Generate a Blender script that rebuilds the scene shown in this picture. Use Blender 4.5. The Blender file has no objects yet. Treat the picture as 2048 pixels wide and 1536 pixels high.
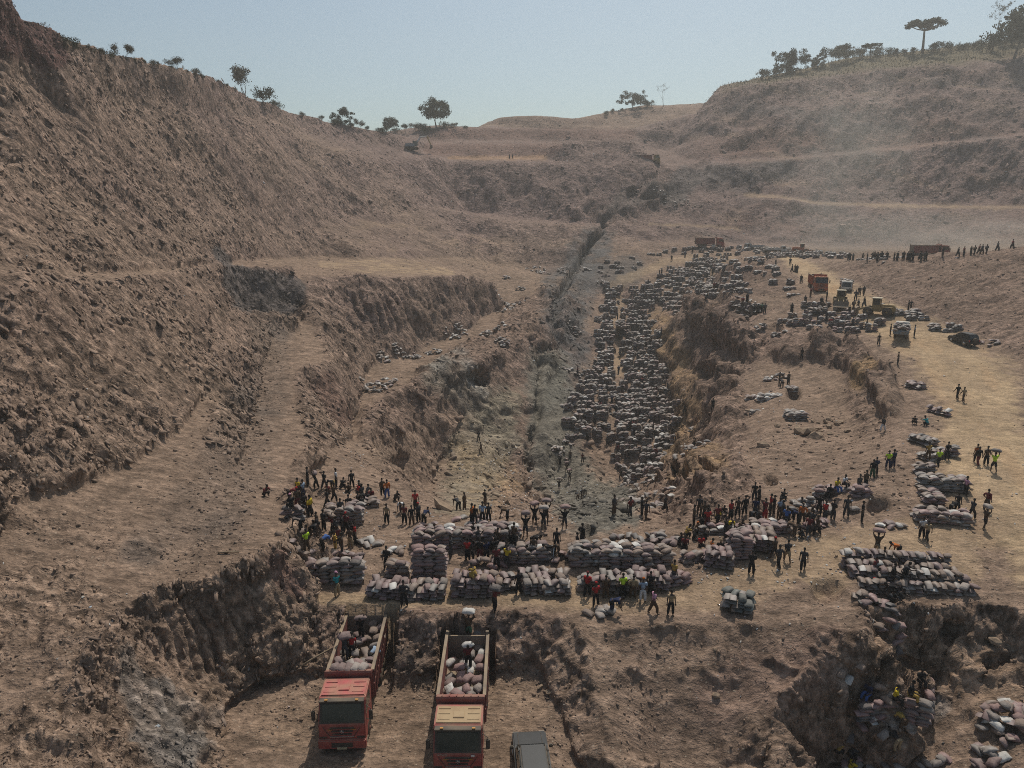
import bpy, bmesh, math, random
import numpy as np
from mathutils import Vector, Matrix, Euler
from mathutils.geometry import delaunay_2d_cdt
from mathutils.bvhtree import BVHTree

SC = bpy.context.scene
COL = SC.collection
R = math.radians
random.seed(7)
rng = np.random.default_rng(11)

# ---------------------------------------------------------------- camera
CZ = 45.0                      # camera height above the datum
PITCH = R(14.0)
FPX = 1422.0                   # focal length in photograph pixels (2048 wide)
cam_d = bpy.data.cameras.new('camera')
cam = bpy.data.objects.new('camera', cam_d)
COL.objects.link(cam)
cam.location = (0, 0, CZ)
cam.rotation_euler = (R(90) - PITCH, 0, 0)
cam_d.sensor_width = 36.0
cam_d.lens = 36.0 * FPX / 2048.0
cam_d.clip_start = 0.5
cam_d.clip_end = 20000
SC.camera = cam

# ---------------------------------------------------------------- sky, sun, exposure
SUN_EL, SUN_AZ = R(60), R(20)     # azimuth measured from +Y towards +X (ahead of the camera)
world = bpy.data.worlds.new('World')
SC.world = world
world.use_nodes = True
wn = world.node_tree.nodes
wl = world.node_tree.links
bg = wn['Background']
sky = wn.new('ShaderNodeTexSky')
sky.sky_type = 'NISHITA'
sky.sun_disc = False
sky.sun_elevation = SUN_EL
sky.sun_rotation = SUN_AZ
sky.altitude = 900
sky.air_density = 1.0
sky.dust_density = 5.0
sky.ozone_density = 0.6
tint = wn.new('ShaderNodeMix')
tint.data_type = 'RGBA'
tint.blend_type = 'MULTIPLY'
tint.inputs['Factor'].default_value = 1.0
tint.inputs['B'].default_value = (1.0, 1.07, 0.99, 1)      # pale dry-season sky
wl.new(sky.outputs['Color'], tint.inputs['A'])
wl.new(tint.outputs['Result'], bg.inputs['Color'])
bg.inputs['Strength'].default_value = 0.108
sun_d = bpy.data.lights.new('sun', 'SUN')
sun = bpy.data.objects.new('sun', sun_d)
COL.objects.link(sun)
sun_d.energy = 3.5
sun_d.angle = R(0.5)
sun_d.color = (1.0, 0.94, 0.84)
sdir = Vector((math.sin(SUN_AZ) * math.cos(SUN_EL), math.cos(SUN_AZ) * math.cos(SUN_EL), math.sin(SUN_EL)))
sun.rotation_euler = sdir.to_track_quat('Z', 'Y').to_euler()
sun.location = (0, 60, 140)
SC.view_settings.view_transform = 'Standard'
SC.view_settings.look = 'None'
SC.view_settings.gamma = 1.0
SC.view_settings.use_curve_mapping = False
SC.view_settings.exposure = -0.13
SC.cycles.use_denoising = False
SC.cycles.filter_width = 1.0
SC.cycles.max_bounces = 5
SC.cycles.diffuse_bounces = 3
SC.cycles.volume_bounces = 0

# ---------------------------------------------------------------- helpers
CP, SP = math.cos(PITCH), math.sin(PITCH)

def ray(x, y):
    """direction of the sight line through a point of the survey picture, scaled to one metre ahead"""
    u = (x - 1024.0) / FPX
    v = (768.0 - y) / FPX
    w = CP + v * SP
    return u / w, (-SP + v * CP) / w

def at(x, y, D):
    a, s = ray(x, y)
    return (a * D, D, s * D)

def atz(x, y, z):
    a, s = ray(x, y)
    D = z / s
    return (a * D, D, z)

def to_px(X, Y, Z):
    Z = Z - CZ
    d = Y * CP - Z * SP
    return 1024 + FPX * X / d, 768 - FPX * (Y * SP + Z * CP) / d

def new_mesh(name, verts, faces, mat=None, smooth=False):
    me = bpy.data.meshes.new(name)
    me.from_pydata([tuple(v) for v in verts], [], [tuple(f) for f in faces])
    if mat is not None:
        me.materials.append(mat)
    if smooth:
        me.polygons.foreach_set('use_smooth', [True] * len(me.polygons))
    me.update()
    return me

def new_mesh_np(name, verts, faces, mat=None, smooth=False):
    """fast mesh from numpy arrays; all faces have the same number of corners"""
    me = bpy.data.meshes.new(name)
    nv, (nf, k) = len(verts), faces.shape
    me.vertices.add(nv)
    me.vertices.foreach_set('co', np.ascontiguousarray(verts, dtype=np.float32).ravel())
    me.loops.add(nf * k)
    me.loops.foreach_set('vertex_index', np.ascontiguousarray(faces, dtype=np.int32).ravel())
    me.polygons.add(nf)
    me.polygons.foreach_set('loop_start', np.arange(0, nf * k, k, dtype=np.int32))
    me.polygons.foreach_set('loop_total', np.full(nf, k, dtype=np.int32))
    if smooth:
        me.polygons.foreach_set('use_smooth', np.ones(nf, dtype=bool))
    if mat is not None:
        me.materials.append(mat)
    me.update(calc_edges=True)
    return me

def link(name, data, parent=None, loc=(0, 0, 0), rot=(0, 0, 0), scale=None):
    o = bpy.data.objects.new(name, data)
    COL.objects.link(o)
    o.location = loc
    o.rotation_euler = rot
    if scale is not None:
        o.scale = scale
    if parent is not None:
        o.parent = parent
    return o

def tag(o, label=None, cat=None, group=None, kind=None):
    if label:
        o['label'] = label
    if cat:
        o['category'] = cat
    if group:
        o['group'] = group
    if kind:
        o['kind'] = kind
    return o

# ---------------------------------------------------------------- numpy noise
def _hash(ix, iy, iz, seed):
    h = (ix.astype(np.uint32) * np.uint32(374761393) + iy.astype(np.uint32) * np.uint32(668265263)
         + iz.astype(np.uint32) * np.uint32(2147483647) + np.uint32((seed * 144269504 + 12345) & 0xffffffff))
    h = (h ^ (h >> np.uint32(13))) * np.uint32(1274126177)
    h = (h ^ (h >> np.uint32(15))) * np.uint32(2246822519)
    return ((h ^ (h >> np.uint32(16))) & np.uint32(0xffffff)).astype(np.float32) / np.float32(0xffffff)

def vnoise(x, y, z, seed=0):
    """value noise in [-1, 1]"""
    fx, fy, fz = np.floor(x), np.floor(y), np.floor(z)
    ix, iy, iz = fx.astype(np.int64), fy.astype(np.int64), fz.astype(np.int64)
    tx, ty, tz = (x - fx).astype(np.float32), (y - fy).astype(np.float32), (z - fz).astype(np.float32)
    tx = tx * tx * (3 - 2 * tx)
    ty = ty * ty * (3 - 2 * ty)
    tz = tz * tz * (3 - 2 * tz)
    c = lambda a, b, d: _hash(ix + a, iy + b, iz + d, seed)
    x00 = c(0, 0, 0) * (1 - tx) + c(1, 0, 0) * tx
    x10 = c(0, 1, 0) * (1 - tx) + c(1, 1, 0) * tx
    x01 = c(0, 0, 1) * (1 - tx) + c(1, 0, 1) * tx
    x11 = c(0, 1, 1) * (1 - tx) + c(1, 1, 1) * tx
    r = (x00 * (1 - ty) + x10 * ty) * (1 - tz) + (x01 * (1 - ty) + x11 * ty) * tz
    return r * 2 - 1

def fbm(x, y, z, octaves=4, seed=0, gain=0.5, ridged=False):
    a, t, s = 1.0, 0.0, 0.0
    for k in range(octaves):
        n = vnoise(x * 2 ** k + 17.3 * k, y * 2 ** k - 9.1 * k, z * 2 ** k + 3.7 * k, seed + k)
        if ridged:
            n = 1 - 2 * np.abs(n)
        s = s + a * n
        t += a
        a *= gain
    return s / t
# ================================================================ TERRAIN
# Break lines of the pit (edges and toes of the benches), surveyed as (x, y, distance) or world points.
# heights here are relative to the camera.
LINES = []

def L(*pts):
    out = []
    for p in pts:
        if len(p) == 4:            # ('w', X, Y, z)
            out.append(tuple(p[1:]))
        elif p[2] < 0:             # height given
            out.append(atz(*p))
        else:
            out.append(at(*p))
    LINES.append(out)

W = 'w'
# --- truck yard floor and toe
L((W, -40, 4, -18), (W, -22, 6, -21), (W, -13, 6, -28), (W, 10, 6, -28.3), (W, 22, 6, -30), (W, 45, 6, -27), (W, 70, 4, -25))
L((W, -13, 6, -28), (430, 1536, -28.0), (440, 1430, -28), (520, 1352, -27.5), (600, 1340, -27.2), (700, 1338, -27.1), (820, 1336, -27.1), (1000, 1334, -27.1), (1080, 1340, -27.2), (1115, 1400, -27.8), (1140, 1460, -28.3), (1165, 1536, -28.9), (W, 10, 6, -28.3))
L((700, 1480, -28), (900, 1520, -28.1), (1060, 1500, -28.1))
L((760, 1372, -27.6), (1000, 1376, -27.6))
# --- sack bench front edge
L((600, 1150, -23.6), (640, 1196, -24.3), (720, 1208, -24.4), (820, 1206, -24.4), (990, 1222, -24.5), (1080, 1218, -24.5), (1180, 1236, -24.7), (1300, 1238, -24.8), (1440, 1232, -24.7), (1540, 1244, -24.7), (1640, 1258, -24.5), (1735, 1270, -24.5), (1758, 1262, -24.3))
L((1560, 1190, -24.2), (1640, 1185, -24.0), (1700, 1200, -24.3))
# scree in front of the bench, right part
L((1180, 1236, -24.7), (1192, 1330, -25.9), (1222, 1420, -27.0), (1252, 1536, -28.2))
L((1270, 1310, -26.1), (1400, 1320, -26.3), (1500, 1340, -26.5))
L((1252, 1536, -28.2), (1320, 1536, -29.6), (1440, 1536, -29.8), (1545, 1536, -29.4))
L((W, 10, 6, -28.3), (1300, 1900, -30), (1500, 1900, -29.4), (W, 22, 6, -30))
L((1310, 1420, -28.0), (1450, 1425, -28.0))
# cliff above the hole
L((1545, 1536, -28.9), (1562, 1440, -27.6), (1580, 1372, -26.6), (1640, 1318, -25.8), (1735, 1296, -25.1), (1758, 1262, -24.3))
L((1578, 1536, -31.6), (1640, 1470, -30.7), (1690, 1440, -30.0), (1725, 1395, -28.4))
L((1740, 1420, -30.0), (1765, 1325, -28.4))
# hole floor
L((1600, 1560, -33), (1700, 1500, -32.2), (1760, 1430, -30.6))
L((1800, 1545, -31.6), (1850, 1470, -30.3), (1880, 1410, -29.4), (1930, 1390, -28.6))
L((1960, 1560, -30.2), (2000, 1480, -29.2), (2048, 1420, -28.2), (2150, 1400, -27.6))
L((W, 30, 6, -31), (1700, 1700, -33), (1900, 1700, -31.5), (2200, 1700, -29), (W, 45, 6, -27))
# mid ledge
L((1765, 1325, -28.4), (1860, 1345, -28.6), (1930, 1365, -28.2), (1990, 1345, -27.8), (2048, 1370, -27.6), (2150, 1360, -27))
L((1765, 1290, -26.9), (1800, 1262, -26.4), (1860, 1290, -26.9), (1920, 1262, -26.2), (1980, 1300, -26.8), (2060, 1310, -26.9), (2200, 1290, -26.4))
L((1650, 1168, -23.9), (1700, 1190, -24.2), (1760, 1225, -25.2), (1800, 1215, -24.9), (1870, 1218, -24.7), (1960, 1205, -24.3), (2060, 1225, -24.6), (2250, 1230, -24.6))
# --- sack bench, flat
L((620, 1110, -24.2), (760, 1120, -24.3), (900, 1140, -24.4), (1100, 1150, -24.4), (1300, 1150, -24.3), (1500, 1130, -24.1), (1680, 1110, -23.9), (1850, 1090, -23.8), (2048, 1070, -23.5), (2300, 1080, -23.4))
# pit rim behind the bench
L((835, 1005, 60), (870, 1040, 52.5), (960, 1046, 51.8), (1040, 1056, 50.3), (1100, 1078, 48.0), (1150, 1088, 47.2), (1210, 1066, 49.6), (1290, 1062, 50), (1350, 1040, 52.5), (1410, 1005, 56.5), (1470, 970, 62))
L((860, 995, 78), (930, 1010, 82), (1020, 1015, 82), (1100, 1030, 78), (1160, 1035, 76), (1230, 1020, 80), (1300, 1010, 82), (1360, 985, 84), (1420, 945, 84))
# bench left part going back
L((590, 1040, -23.2), (585, 1000, -23.0), (620, 960, -23.6), (640, 930, 66), (700, 935, 66), (760, 945, 66), (835, 1005, 60))
L((600, 1085, -23.8), (700, 1060, -24.3), (800, 1060, -24.4), (850, 1060, -24.4))
L((640, 1000, -24.2), (740, 1000, -24.4), (800, 1020, -24.5))
# --- left ledge / ramp and its right-hand edge
L((600, 1150, -23.6), (575, 1095, -21.6), (560, 1080, 42.3), (575, 1040, 46.5), (560, 990, 53.5), (590, 940, 59), (615, 890, 67.5), (600, 830, 75.5), (588, 760, 86), (600, 738, 89.5), (655, 722, 96.5), (640, 665, 109), (605, 632, 116))
L((640, 900, 70), (700, 872, 85), (690, 800, 91), (672, 745, 98.5), (655, 722, 96.5))
L((672, 745, 98.5), (640, 655, 112), (614, 585, 119.5), (590, 545, 124))
L((640, 930, 66), (640, 900, 70))
L((500, 1060, 43.5), (470, 950, 56), (500, 860, 70), (520, 760, 86), (550, 680, 102))
# dark rock notch at the head of the ramp
L((455, 600, 104), (468, 612, 110), (500, 626, 112.5), (545, 636, 114.5), (605, 632, 117))
L((440, 540, 112), (500, 537, 116.5), (578, 533, 122), (590, 545, 124))
# lower slope under the notch: light batter down to bench B2
L((700, 872, 85), (715, 800, 103), (745, 735, 116), (830, 705, 127), (930, 662, 140), (985, 628, 153))
L((590, 545, 124), (660, 550, 128), (760, 554, 133), (850, 552, 141), (930, 552, 149), (985, 568, 158))
# platform B3 back
L((590, 530, 137), (650, 522, 152), (760, 517, 172), (900, 514, 194), (1000, 522, 205))
# bench B2 edge
L((735, 865, 86), (745, 805, 100), (800, 775, 106), (870, 745, 113), (960, 722, 120), (1030, 690, 130), (1085, 650, 144), (1108, 610, 158), (1090, 570, 174))
L((985, 625, 156), (1030, 585, 170), (1060, 555, 184))
# pit floor left toe
L((790, 958, 70), (720, 882, 83), (735, 865, 86))
L((855, 965, 95), (868, 915, 103), (908, 850, 109), (952, 800, 114), (1015, 762, 121), (1085, 700, 136), (1122, 640, 153), (1132, 580, 174))
L((835, 1005, 60), (790, 958, 70), (760, 945, 66))
L((860, 995, 78), (850, 975, 88), (855, 965, 94))
# pit floor centre line (drain)
L((1075, 1000, 97), (1085, 940, 106), (1090, 860, 114), (1090, 790, 124), (1112, 720, 140), (1152, 640, 163), (1152, 580, 183), (1140, 540, 199), (1170, 500, 213), (1200, 455, 228))
L((950, 960, 98), (960, 880, 108), (990, 820, 115))
# --- sack field
L((1220, 990, 96), (1260, 950, 106), (1180, 900, 112), (1132, 860, 116), (1142, 780, 130), (1187, 700, 152), (1215, 600, 182), (1260, 560, 192), (1350, 510, 212))
L((1300, 960, 104), (1350, 890, 113), (1345, 800, 131), (1335, 740, 145), (1315, 690, 158), (1310, 645, 169), (1385, 590, 181), (1440, 560, 187), (1470, 535, 192))
L((1240, 880, 115), (1240, 780, 136), (1240, 700, 158), (1270, 620, 180))
# pit right wall: rim
L((1340, 650, 160), (1360, 618, 158), (1400, 597, 150), (1440, 618, 139), (1475, 655, 124), (1500, 690, 116), (1535, 712, 108), (1520, 748, 101), (1480, 765, 99), (1462, 810, 92), (1448, 860, 85), (1430, 905, 78), (1445, 940, 70), (1470, 970, 62))
L((1345, 720, 144), (1385, 740, 134), (1420, 780, 121), (1400, 830, 112), (1395, 880, 103), (1385, 930, 93), (1400, 960, 84))
L((1450, 720, 116), (1435, 760, 110), (1445, 790, 104))
# hollow
L((1535, 712, 108), (1580, 755, 97), (1560, 800, 87), (1540, 860, 77), (1520, 920, 68), (1500, 960, 62.5))
L((1640, 850, 77.5), (1640, 890, 71), (1630, 930, 64.5))
L((1600, 760, 96), (1650, 800, 87), (1680, 850, 77.5), (1700, 890, 70))
# ridge between hollow and road
L((1500, 655, 117), (1600, 665, 111), (1690, 662, 109), (1750, 705, 97), (1790, 755, 85.5), (1800, 810, 75.5), (1795, 860, 68), (1790, 905, 62.2), (1770, 960, 56.5), (1740, 1000, 53))
L((1600, 700, 103), (1640, 720, 101), (1690, 735, 97))
L((1540, 1000, 56), (1640, 990, 56), (1700, 960, 58))
L((1500, 1040, -23.9), (1640, 1030, -23.7), (1760, 1025, -23.4))
# --- road
L((1820, 1000, 53.5), (1840, 900, 62.5), (1840, 820, 73), (1830, 760, 83.5), (1790, 700, 97), (1760, 645, 111), (1690, 605, 121), (1640, 588, 127), (1600, 548, 150), (1570, 520, 178), (1550, 508, 200))
L((2048, 1000, 53), (2048, 900, 62.5), (2048, 800, 76), (1990, 740, 86), (1900, 690, 99), (1820, 645, 109), (1740, 600, 121), (1690, 560, 138), (1650, 535, 156), (1640, 515, 180))
L((2200, 950, 57), (2200, 860, 67), (2200, 800, 75))
# spoil heap left of the road
L((1480, 640, 121), (1560, 600, 128), (1590, 600, 125), (1600, 580, 132))
L((1480, 522, 152), (1510, 517, 150), (1545, 535, 145), (1590, 585, 131))
L((1470, 540, 164), (1500, 545, 172), (1530, 540, 168))
L((1480, 600, 128), (1450, 590, 140), (1470, 530, 153))
# --- right bank
L((1690, 552, 143), (1760, 598, 123), (1830, 630, 112.5), (1960, 680, 100), (2048, 735, 88), (2200, 840, 69), (2400, 1000, 52))
L((1680, 522, 158), (1720, 522, 148), (1850, 514, 137), (1960, 506, 131), (2048, 496, 127), (2300, 470, 122))
L((W, 92, 172, -13), (W, 112, 172, -11.6), (W, 140, 172, -10.5), (W, 200, 172, -9))
# --- upper flat with far sacks
L((1380, 500, 214), (1480, 500, 212), (1600, 503, 205), (1700, 507, 195), (W, 112, 195, -12), (W, 150, 195, -11.5), (W, 210, 195, -10))
# --- right hill
L((1330, 485, 222), (1400, 478, 226), (1480, 486, 226), (1600, 490, 225), (1700, 494, 223), (1850, 497, 217), (2048, 480, 206), (2350, 470, 196))
L((1200, 455, 228), (1300, 450, 229), (1370, 450, 234), (1440, 456, 236))
L((1500, 393, 251), (1540, 394, 248), (1640, 408, 243), (1850, 415, 236), (2048, 417, 227), (2350, 425, 214))
L((1500, 389, 255), (1540, 390, 252), (1640, 404, 247), (1850, 411, 240), (2048, 413, 231), (2350, 420, 218))
L((1340, 335, 262), (1450, 328, 265), (1640, 315, 264), (1800, 298, 262), (2048, 272, 252), (2350, 240, 236))
L((1320, 328, 270), (1450, 322, 273), (1640, 309, 272), (1800, 292, 270), (2048, 266, 260), (2350, 234, 244))
L((1405, 222, 322), (1432, 190, 316), (1455, 172, 312), (1500, 170, 311), (1560, 165, 310), (1640, 154, 310), (1800, 138, 306), (2048, 127, 296), (2350, 110, 280))
L((1440, 172, 335), (1500, 158, 335), (1600, 138, 335), (1700, 115, 338), (1850, 100, 338), (1950, 88, 334), (2048, 76, 328), (2350, 60, 316))
L((W, 130, 430, 62), (W, 200, 430, 76), (W, 260, 430, 82), (W, 420, 430, 90))
L((W, 130, 520, 50), (W, 260, 520, 65), (W, 560, 520, 80))
# steps on the right hill
L((1420, 262, 294), (1520, 250, 290), (1600, 225, 291), (1700, 235, 284), (1850, 215, 283), (2048, 205, 274), (2350, 190, 259))
L((1440, 365, 257), (1520, 352, 260), (1600, 360, 257), (1720, 350, 256), (1860, 340, 253), (2048, 330, 245))
# --- far end wall
L((985, 535, 204), (1060, 535, 205), (1130, 530, 206))
L((940, 430, 232), (1000, 440, 229), (1100, 447, 228), (1160, 460, 226), (1185, 470, 222))
L((935, 424, 240), (1000, 432, 238), (1100, 440, 238), (1200, 450, 234), (1240, 430, 238), (1300, 415, 244), (1330, 395, 250))
L((900, 322, 256), (1000, 325, 256), (1090, 322, 258), (1180, 330, 256), (1290, 335, 256), (1310, 345, 255))
L((1090, 318, 263), (1115, 290, 268), (1150, 280, 270), (1220, 276, 271), (1265, 282, 270), (1300, 312, 264), (1320, 328, 270))
L((1120, 296, 276), (1260, 290, 278))
L((1340, 360, 257), (1380, 350, 260), (1400, 400, 247), (1380, 430, 240))
L((840, 303, 258), (900, 314, 264), (1000, 316, 268), (1095, 314, 272))
L((860, 288, 276), (960, 290, 278), (1100, 292, 280), (1120, 296, 276))
L((840, 278, 296), (900, 281, 298), (1100, 283, 300), (1280, 300, 292))
L((840, 258, 312), (900, 254, 309), (1000, 256, 310), (1150, 258, 310), (1255, 260, 308), (1300, 285, 303), (1330, 300, 300))
L((860, 250, 330), (960, 256, 350), (980, 251, 352), (1012, 232, 357), (1080, 230, 358), (1160, 236, 360), (1200, 240, 362), (1240, 220, 376), (1290, 209, 384), (1340, 210, 384), (1400, 215, 372))
L((1100, 262, 345), (1250, 264, 345), (1330, 262, 345), (1400, 245, 345))
L((W, -120, 430, 34), (W, -20, 430, 38), (W, 60, 450, 46), (W, 130, 430, 62))
L((W, -300, 520, 25), (W, 0, 520, 30), (W, 130, 520, 50))
# --- left big wall : crest
L((W, -72, 4, 22), (W, -74, 50, 27), (-330, -120, 96), (-100, -120, 98), (-10, -50, 100), (42, 10, 103), (78, 66, 106), (112, 92, 110), (220, 112, 130), (340, 136, 150), (420, 160, 176), (480, 182, 200), (560, 216, 216), (680, 248, 246), (760, 262, 258), (800, 268, 262), (840, 303, 258))
L((W, -120, 4, 26), (W, -120, 80, 28), (W, -120, 160, 27), (W, -110, 230, 26), (W, -80, 290, 25), (W, -50, 305, 26), (840, 258, 312))
L((W, -300, 4, 28), (W, -300, 250, 26), (W, -300, 520, 25))
# upper wall: faint steps
L((-300, 120, 92), (0, 150, 94), (120, 165, 112), (330, 215, 143), (480, 235, 186), (620, 262, 222), (740, 285, 248))
L((-250, 330, 80), (0, 330, 80), (200, 340, 100), (400, 350, 138), (600, 330, 192), (760, 320, 232), (880, 318, 254))
L((420, 460, 122), (560, 450, 160), (720, 430, 194), (860, 410, 224), (935, 424, 240))
# upper wall toe and first bench
L((W, -46, 4, -4), (W, -45, 40, -5), (-200, 535, 58), (0, 535, 61), (130, 545, 71), (250, 545, 83), (350, 535, 97), (430, 525, 114), (500, 518, 131), (590, 516, 151), (650, 514, 163))
L((W, -42, 4, -6), (W, -41.5, 40, -6.2), (-200, 570, 54), (0, 572, 57), (130, 572, 67), (250, 558, 77.5), (350, 548, 92), (425, 540, 106), (440, 540, 112))
# lower wall toe
L((W, -33, 4, -19.5), (W, -33, 25, -19), (-120, 1080, 37), (0, 1012, 42), (120, 985, 45.5), (250, 935, 52), (350, 862, 60), (420, 792, 70), (465, 705, 84), (475, 640, 97), (455, 600, 104))
L((-200, 760, 48), (0, 760, 49.5), (150, 740, 57), (300, 690, 69), (400, 640, 84), (440, 580, 99))
# ledge in front of it and its outer edge
L((W, -27, 4, -20.6), (W, -28, 25, -20.2), (0, 1065, 40.5), (150, 1035, 43), (280, 985, 48), (380, 900, 57), (440, 820, 67))
# grooved wall top edge
L((560, 1080, 42.3), (500, 1112, 40.2), (420, 1148, 38.6), (330, 1168, 37.4), (240, 1215, 34.8), (170, 1290, 31.6), (130, 1400, 28.4), (150, 1536, 25), (W, -22, 6, -21))
L((0, 1300, 31.5), (0, 1150, 36.8), (150, 1130, 38.6), (350, 1080, 42.5))
L((0, 1536, 24.5), (-100, 1536, 24.8), (W, -27, 10, -20.6))

def build_cdt():
    V, E = [], []
    for ln in LINES:
        prev = None
        for a, b in zip(ln[:-1], ln[1:]):
            a, b = np.array(a), np.array(b)
            n = max(1, int(np.linalg.norm((b - a)[:2]) / max(1.2, 0.035 * 0.5 * (a[1] + b[1]))))
            for k in range(n + 1):
                if k == 0 and prev is not None:
                    continue
                V.append(tuple(a + (b - a) * k / n))
                if prev is not None:
                    E.append((prev, len(V) - 1))
                prev = len(V) - 1
    r = delaunay_2d_cdt([Vector(v[:2]) for v in V], E, [], 0, 0.02, True)
    z = []
    zin = np.array([v[2] for v in V])
    xy = np.array([v[:2] for v in V])
    for co, orig in zip(r[0], r[3]):
        if len(orig):
            z.append(np.mean([zin[o] for o in orig]))
        else:
            d = np.hypot(xy[:, 0] - co.x, xy[:, 1] - co.y)
            i = np.argsort(d)[:4]
            w = 1 / (d[i] + 0.05)
            z.append((zin[i] * w).sum() / w.sum())
    return np.array([(v.x, v.y) for v in r[0]]), np.array(z), [tuple(f) for f in r[2]]

NA, ND = 1300, 1500            # survey raster: bearing x log-distance
A0, A1, D0, D1 = -1.16, 1.20, 9.0, 500.0
LD0, LD1 = math.log(D0), math.log(D1)

def raster():
    xy, zz, tris = build_cdt()
    A = np.linspace(A0, A1, NA)
    LD = np.linspace(LD0, LD1, ND)
    H = np.full((ND, NA), np.nan, dtype=np.float64)
    Dv = np.exp(LD)
    for t in tris:
        p, q = xy[list(t)], zz[list(t)]
        if p[:, 1].max() < D0 * 0.9:
            continue
        py = np.maximum(p[:, 1], 0.5)
        if p[:, 1].min() >= D1:
            continue
        i0 = max(0, int((math.log(max(py.min(), D0)) - LD0) / (LD1 - LD0) * (ND - 1)))
        i1 = min(ND - 1, int((math.log(max(py.max(), D0)) - LD0) / (LD1 - LD0) * (ND - 1)) + 1)
        # bearing range over the clipped distance range
        dlo, dhi = Dv[i0], Dv[i1]
        am, aM = 9, -9
        for k in range(3):
            a, b = p[k], p[(k + 1) % 3]
            for s in np.linspace(0, 1, 9):
                c = a + (b - a) * s
                yy = max(c[1], D0 * 0.9)
                am, aM = min(am, c[0] / yy), max(aM, c[0] / yy)
        j0 = max(0, int((am - A0) / (A1 - A0) * (NA - 1)) - 2)
        j1 = min(NA - 1, int((aM - A0) / (A1 - A0) * (NA - 1)) + 3)
        if j1 <= j0 or i1 <= i0:
            continue
        DD = Dv[i0:i1 + 1][:, None]
        XX = A[j0:j1 + 1][None, :] * DD
        det = (p[1, 1] - p[2, 1]) * (p[0, 0] - p[2, 0]) + (p[2, 0] - p[1, 0]) * (p[0, 1] - p[2, 1])
        if abs(det) < 1e-9:
            continue
        l0 = ((p[1, 1] - p[2, 1]) * (XX - p[2, 0]) + (p[2, 0] - p[1, 0]) * (DD - p[2, 1])) / det
        l1 = ((p[2, 1] - p[0, 1]) * (XX - p[2, 0]) + (p[0, 0] - p[2, 0]) * (DD - p[2, 1])) / det
        l2 = 1 - l0 - l1
        m = (l0 >= -1e-6) & (l1 >= -1e-6) & (l2 >= -1e-6)
        sub = H[i0:i1 + 1, j0:j1 + 1]
        sub[m] = (l0 * q[0] + l1 * q[1] + l2 * q[2])[m]
    # fill anything outside the hull by carrying values along the row
    for i in range(ND):
        row = H[i]
        ok = ~np.isnan(row)
        if ok.any():
            idx = np.where(ok)[0]
            H[i] = np.interp(np.arange(NA), idx, row[idx])
    bad = np.isnan(H[:, 0])
    good = np.where(~bad)[0]
    for i in np.where(bad)[0]:
        H[i] = H[good[np.argmin(abs(good - i))]]
    return H

def blur(H, n):
    for _ in range(n):
        P = np.pad(H, 1, mode='edge')
        H = (P[:-2, 1:-1] + P[2:, 1:-1] + P[1:-1, :-2] + P[1:-1, 2:] + 4 * H) / 8
    return H

H0 = raster()
H = blur(H0, 10)

def hz(X, Y):
    """survey height (relative to the camera) at world points"""
    X, Y = np.asarray(X, float), np.asarray(Y, float)
    Yc = np.clip(Y, D0, D1 - 1e-6)
    fi = (np.log(Yc) - LD0) / (LD1 - LD0) * (ND - 1)
    fj = np.clip((X / Yc - A0) / (A1 - A0) * (NA - 1), 0, NA - 1.001)
    fi = np.clip(fi, 0, ND - 1.001)
    i, j = fi.astype(int), fj.astype(int)
    a, b = fi - i, fj - j
    return (H[i, j] * (1 - a) + H[i + 1, j] * a) * (1 - b) + (H[i, j + 1] * (1 - a) + H[i + 1, j + 1] * a) * b

def warp(X, Y):
    """edges and toes wander: buttresses, bites and slumps instead of ruled lines"""
    X = np.asarray(X, dtype=np.float32); Y = np.asarray(Y, dtype=np.float32)
    o = np.zeros_like(X)
    w1 = np.clip(Y / 70.0, .55, 2.6)
    a = fbm(X / (5.0 * w1.mean()), Y / (5.0 * w1.mean()), o, 3, 301) * 1.15 * w1
    b = fbm(X / (5.0 * w1.mean()) + 40, Y / (5.0 * w1.mean()), o, 3, 311) * 1.15 * w1
    c = fbm(X / 2.1, Y / 2.1, o + 3.3, 2, 321, ridged=True) * .38
    return X + a, Y + b + c
# ---------------------------------------------------------------- adaptive ground mesh from the survey
NU, NR = 1000, 900
_A = np.linspace(A0, A1, NU)
LDs = np.linspace(math.log(11), math.log(480), 2200)
Ds = np.exp(LDs)
_Z = hz(*warp(_A[None, :] * Ds[:, None], np.broadcast_to(Ds[:, None], (2200, NU))))
dl = np.sqrt(np.diff(LDs)[:, None] ** 2 * 0.30 + (np.diff(_Z, axis=0) / Ds[1:, None]) ** 2) + 1e-6
_k = 21
_c = np.cumsum(np.pad(dl, ((0, 0), (_k + 1, _k)), mode='edge'), axis=1)
dl = (_c[:, 2 * _k + 1:] - _c[:, :-2 * _k - 1]) / (2 * _k + 1)
_S = np.vstack([np.zeros((1, NU)), np.cumsum(dl, axis=0)])
_S /= _S[-1:]
GD = np.empty((NR, NU))
_t = np.linspace(0, 1, NR)
for j in range(NU):
    GD[:, j] = np.interp(_t, _S[:, j], Ds)
GX = _A[None, :] * GD
P = np.stack([GX, GD, hz(*warp(GX, GD))], -1)

def grid_normals(P):
    du = np.gradient(P, axis=1)
    dv = np.gradient(P, axis=0)
    n = np.cross(du, dv)
    return n / (np.linalg.norm(n, axis=-1, keepdims=True) + 1e-9)

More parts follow.
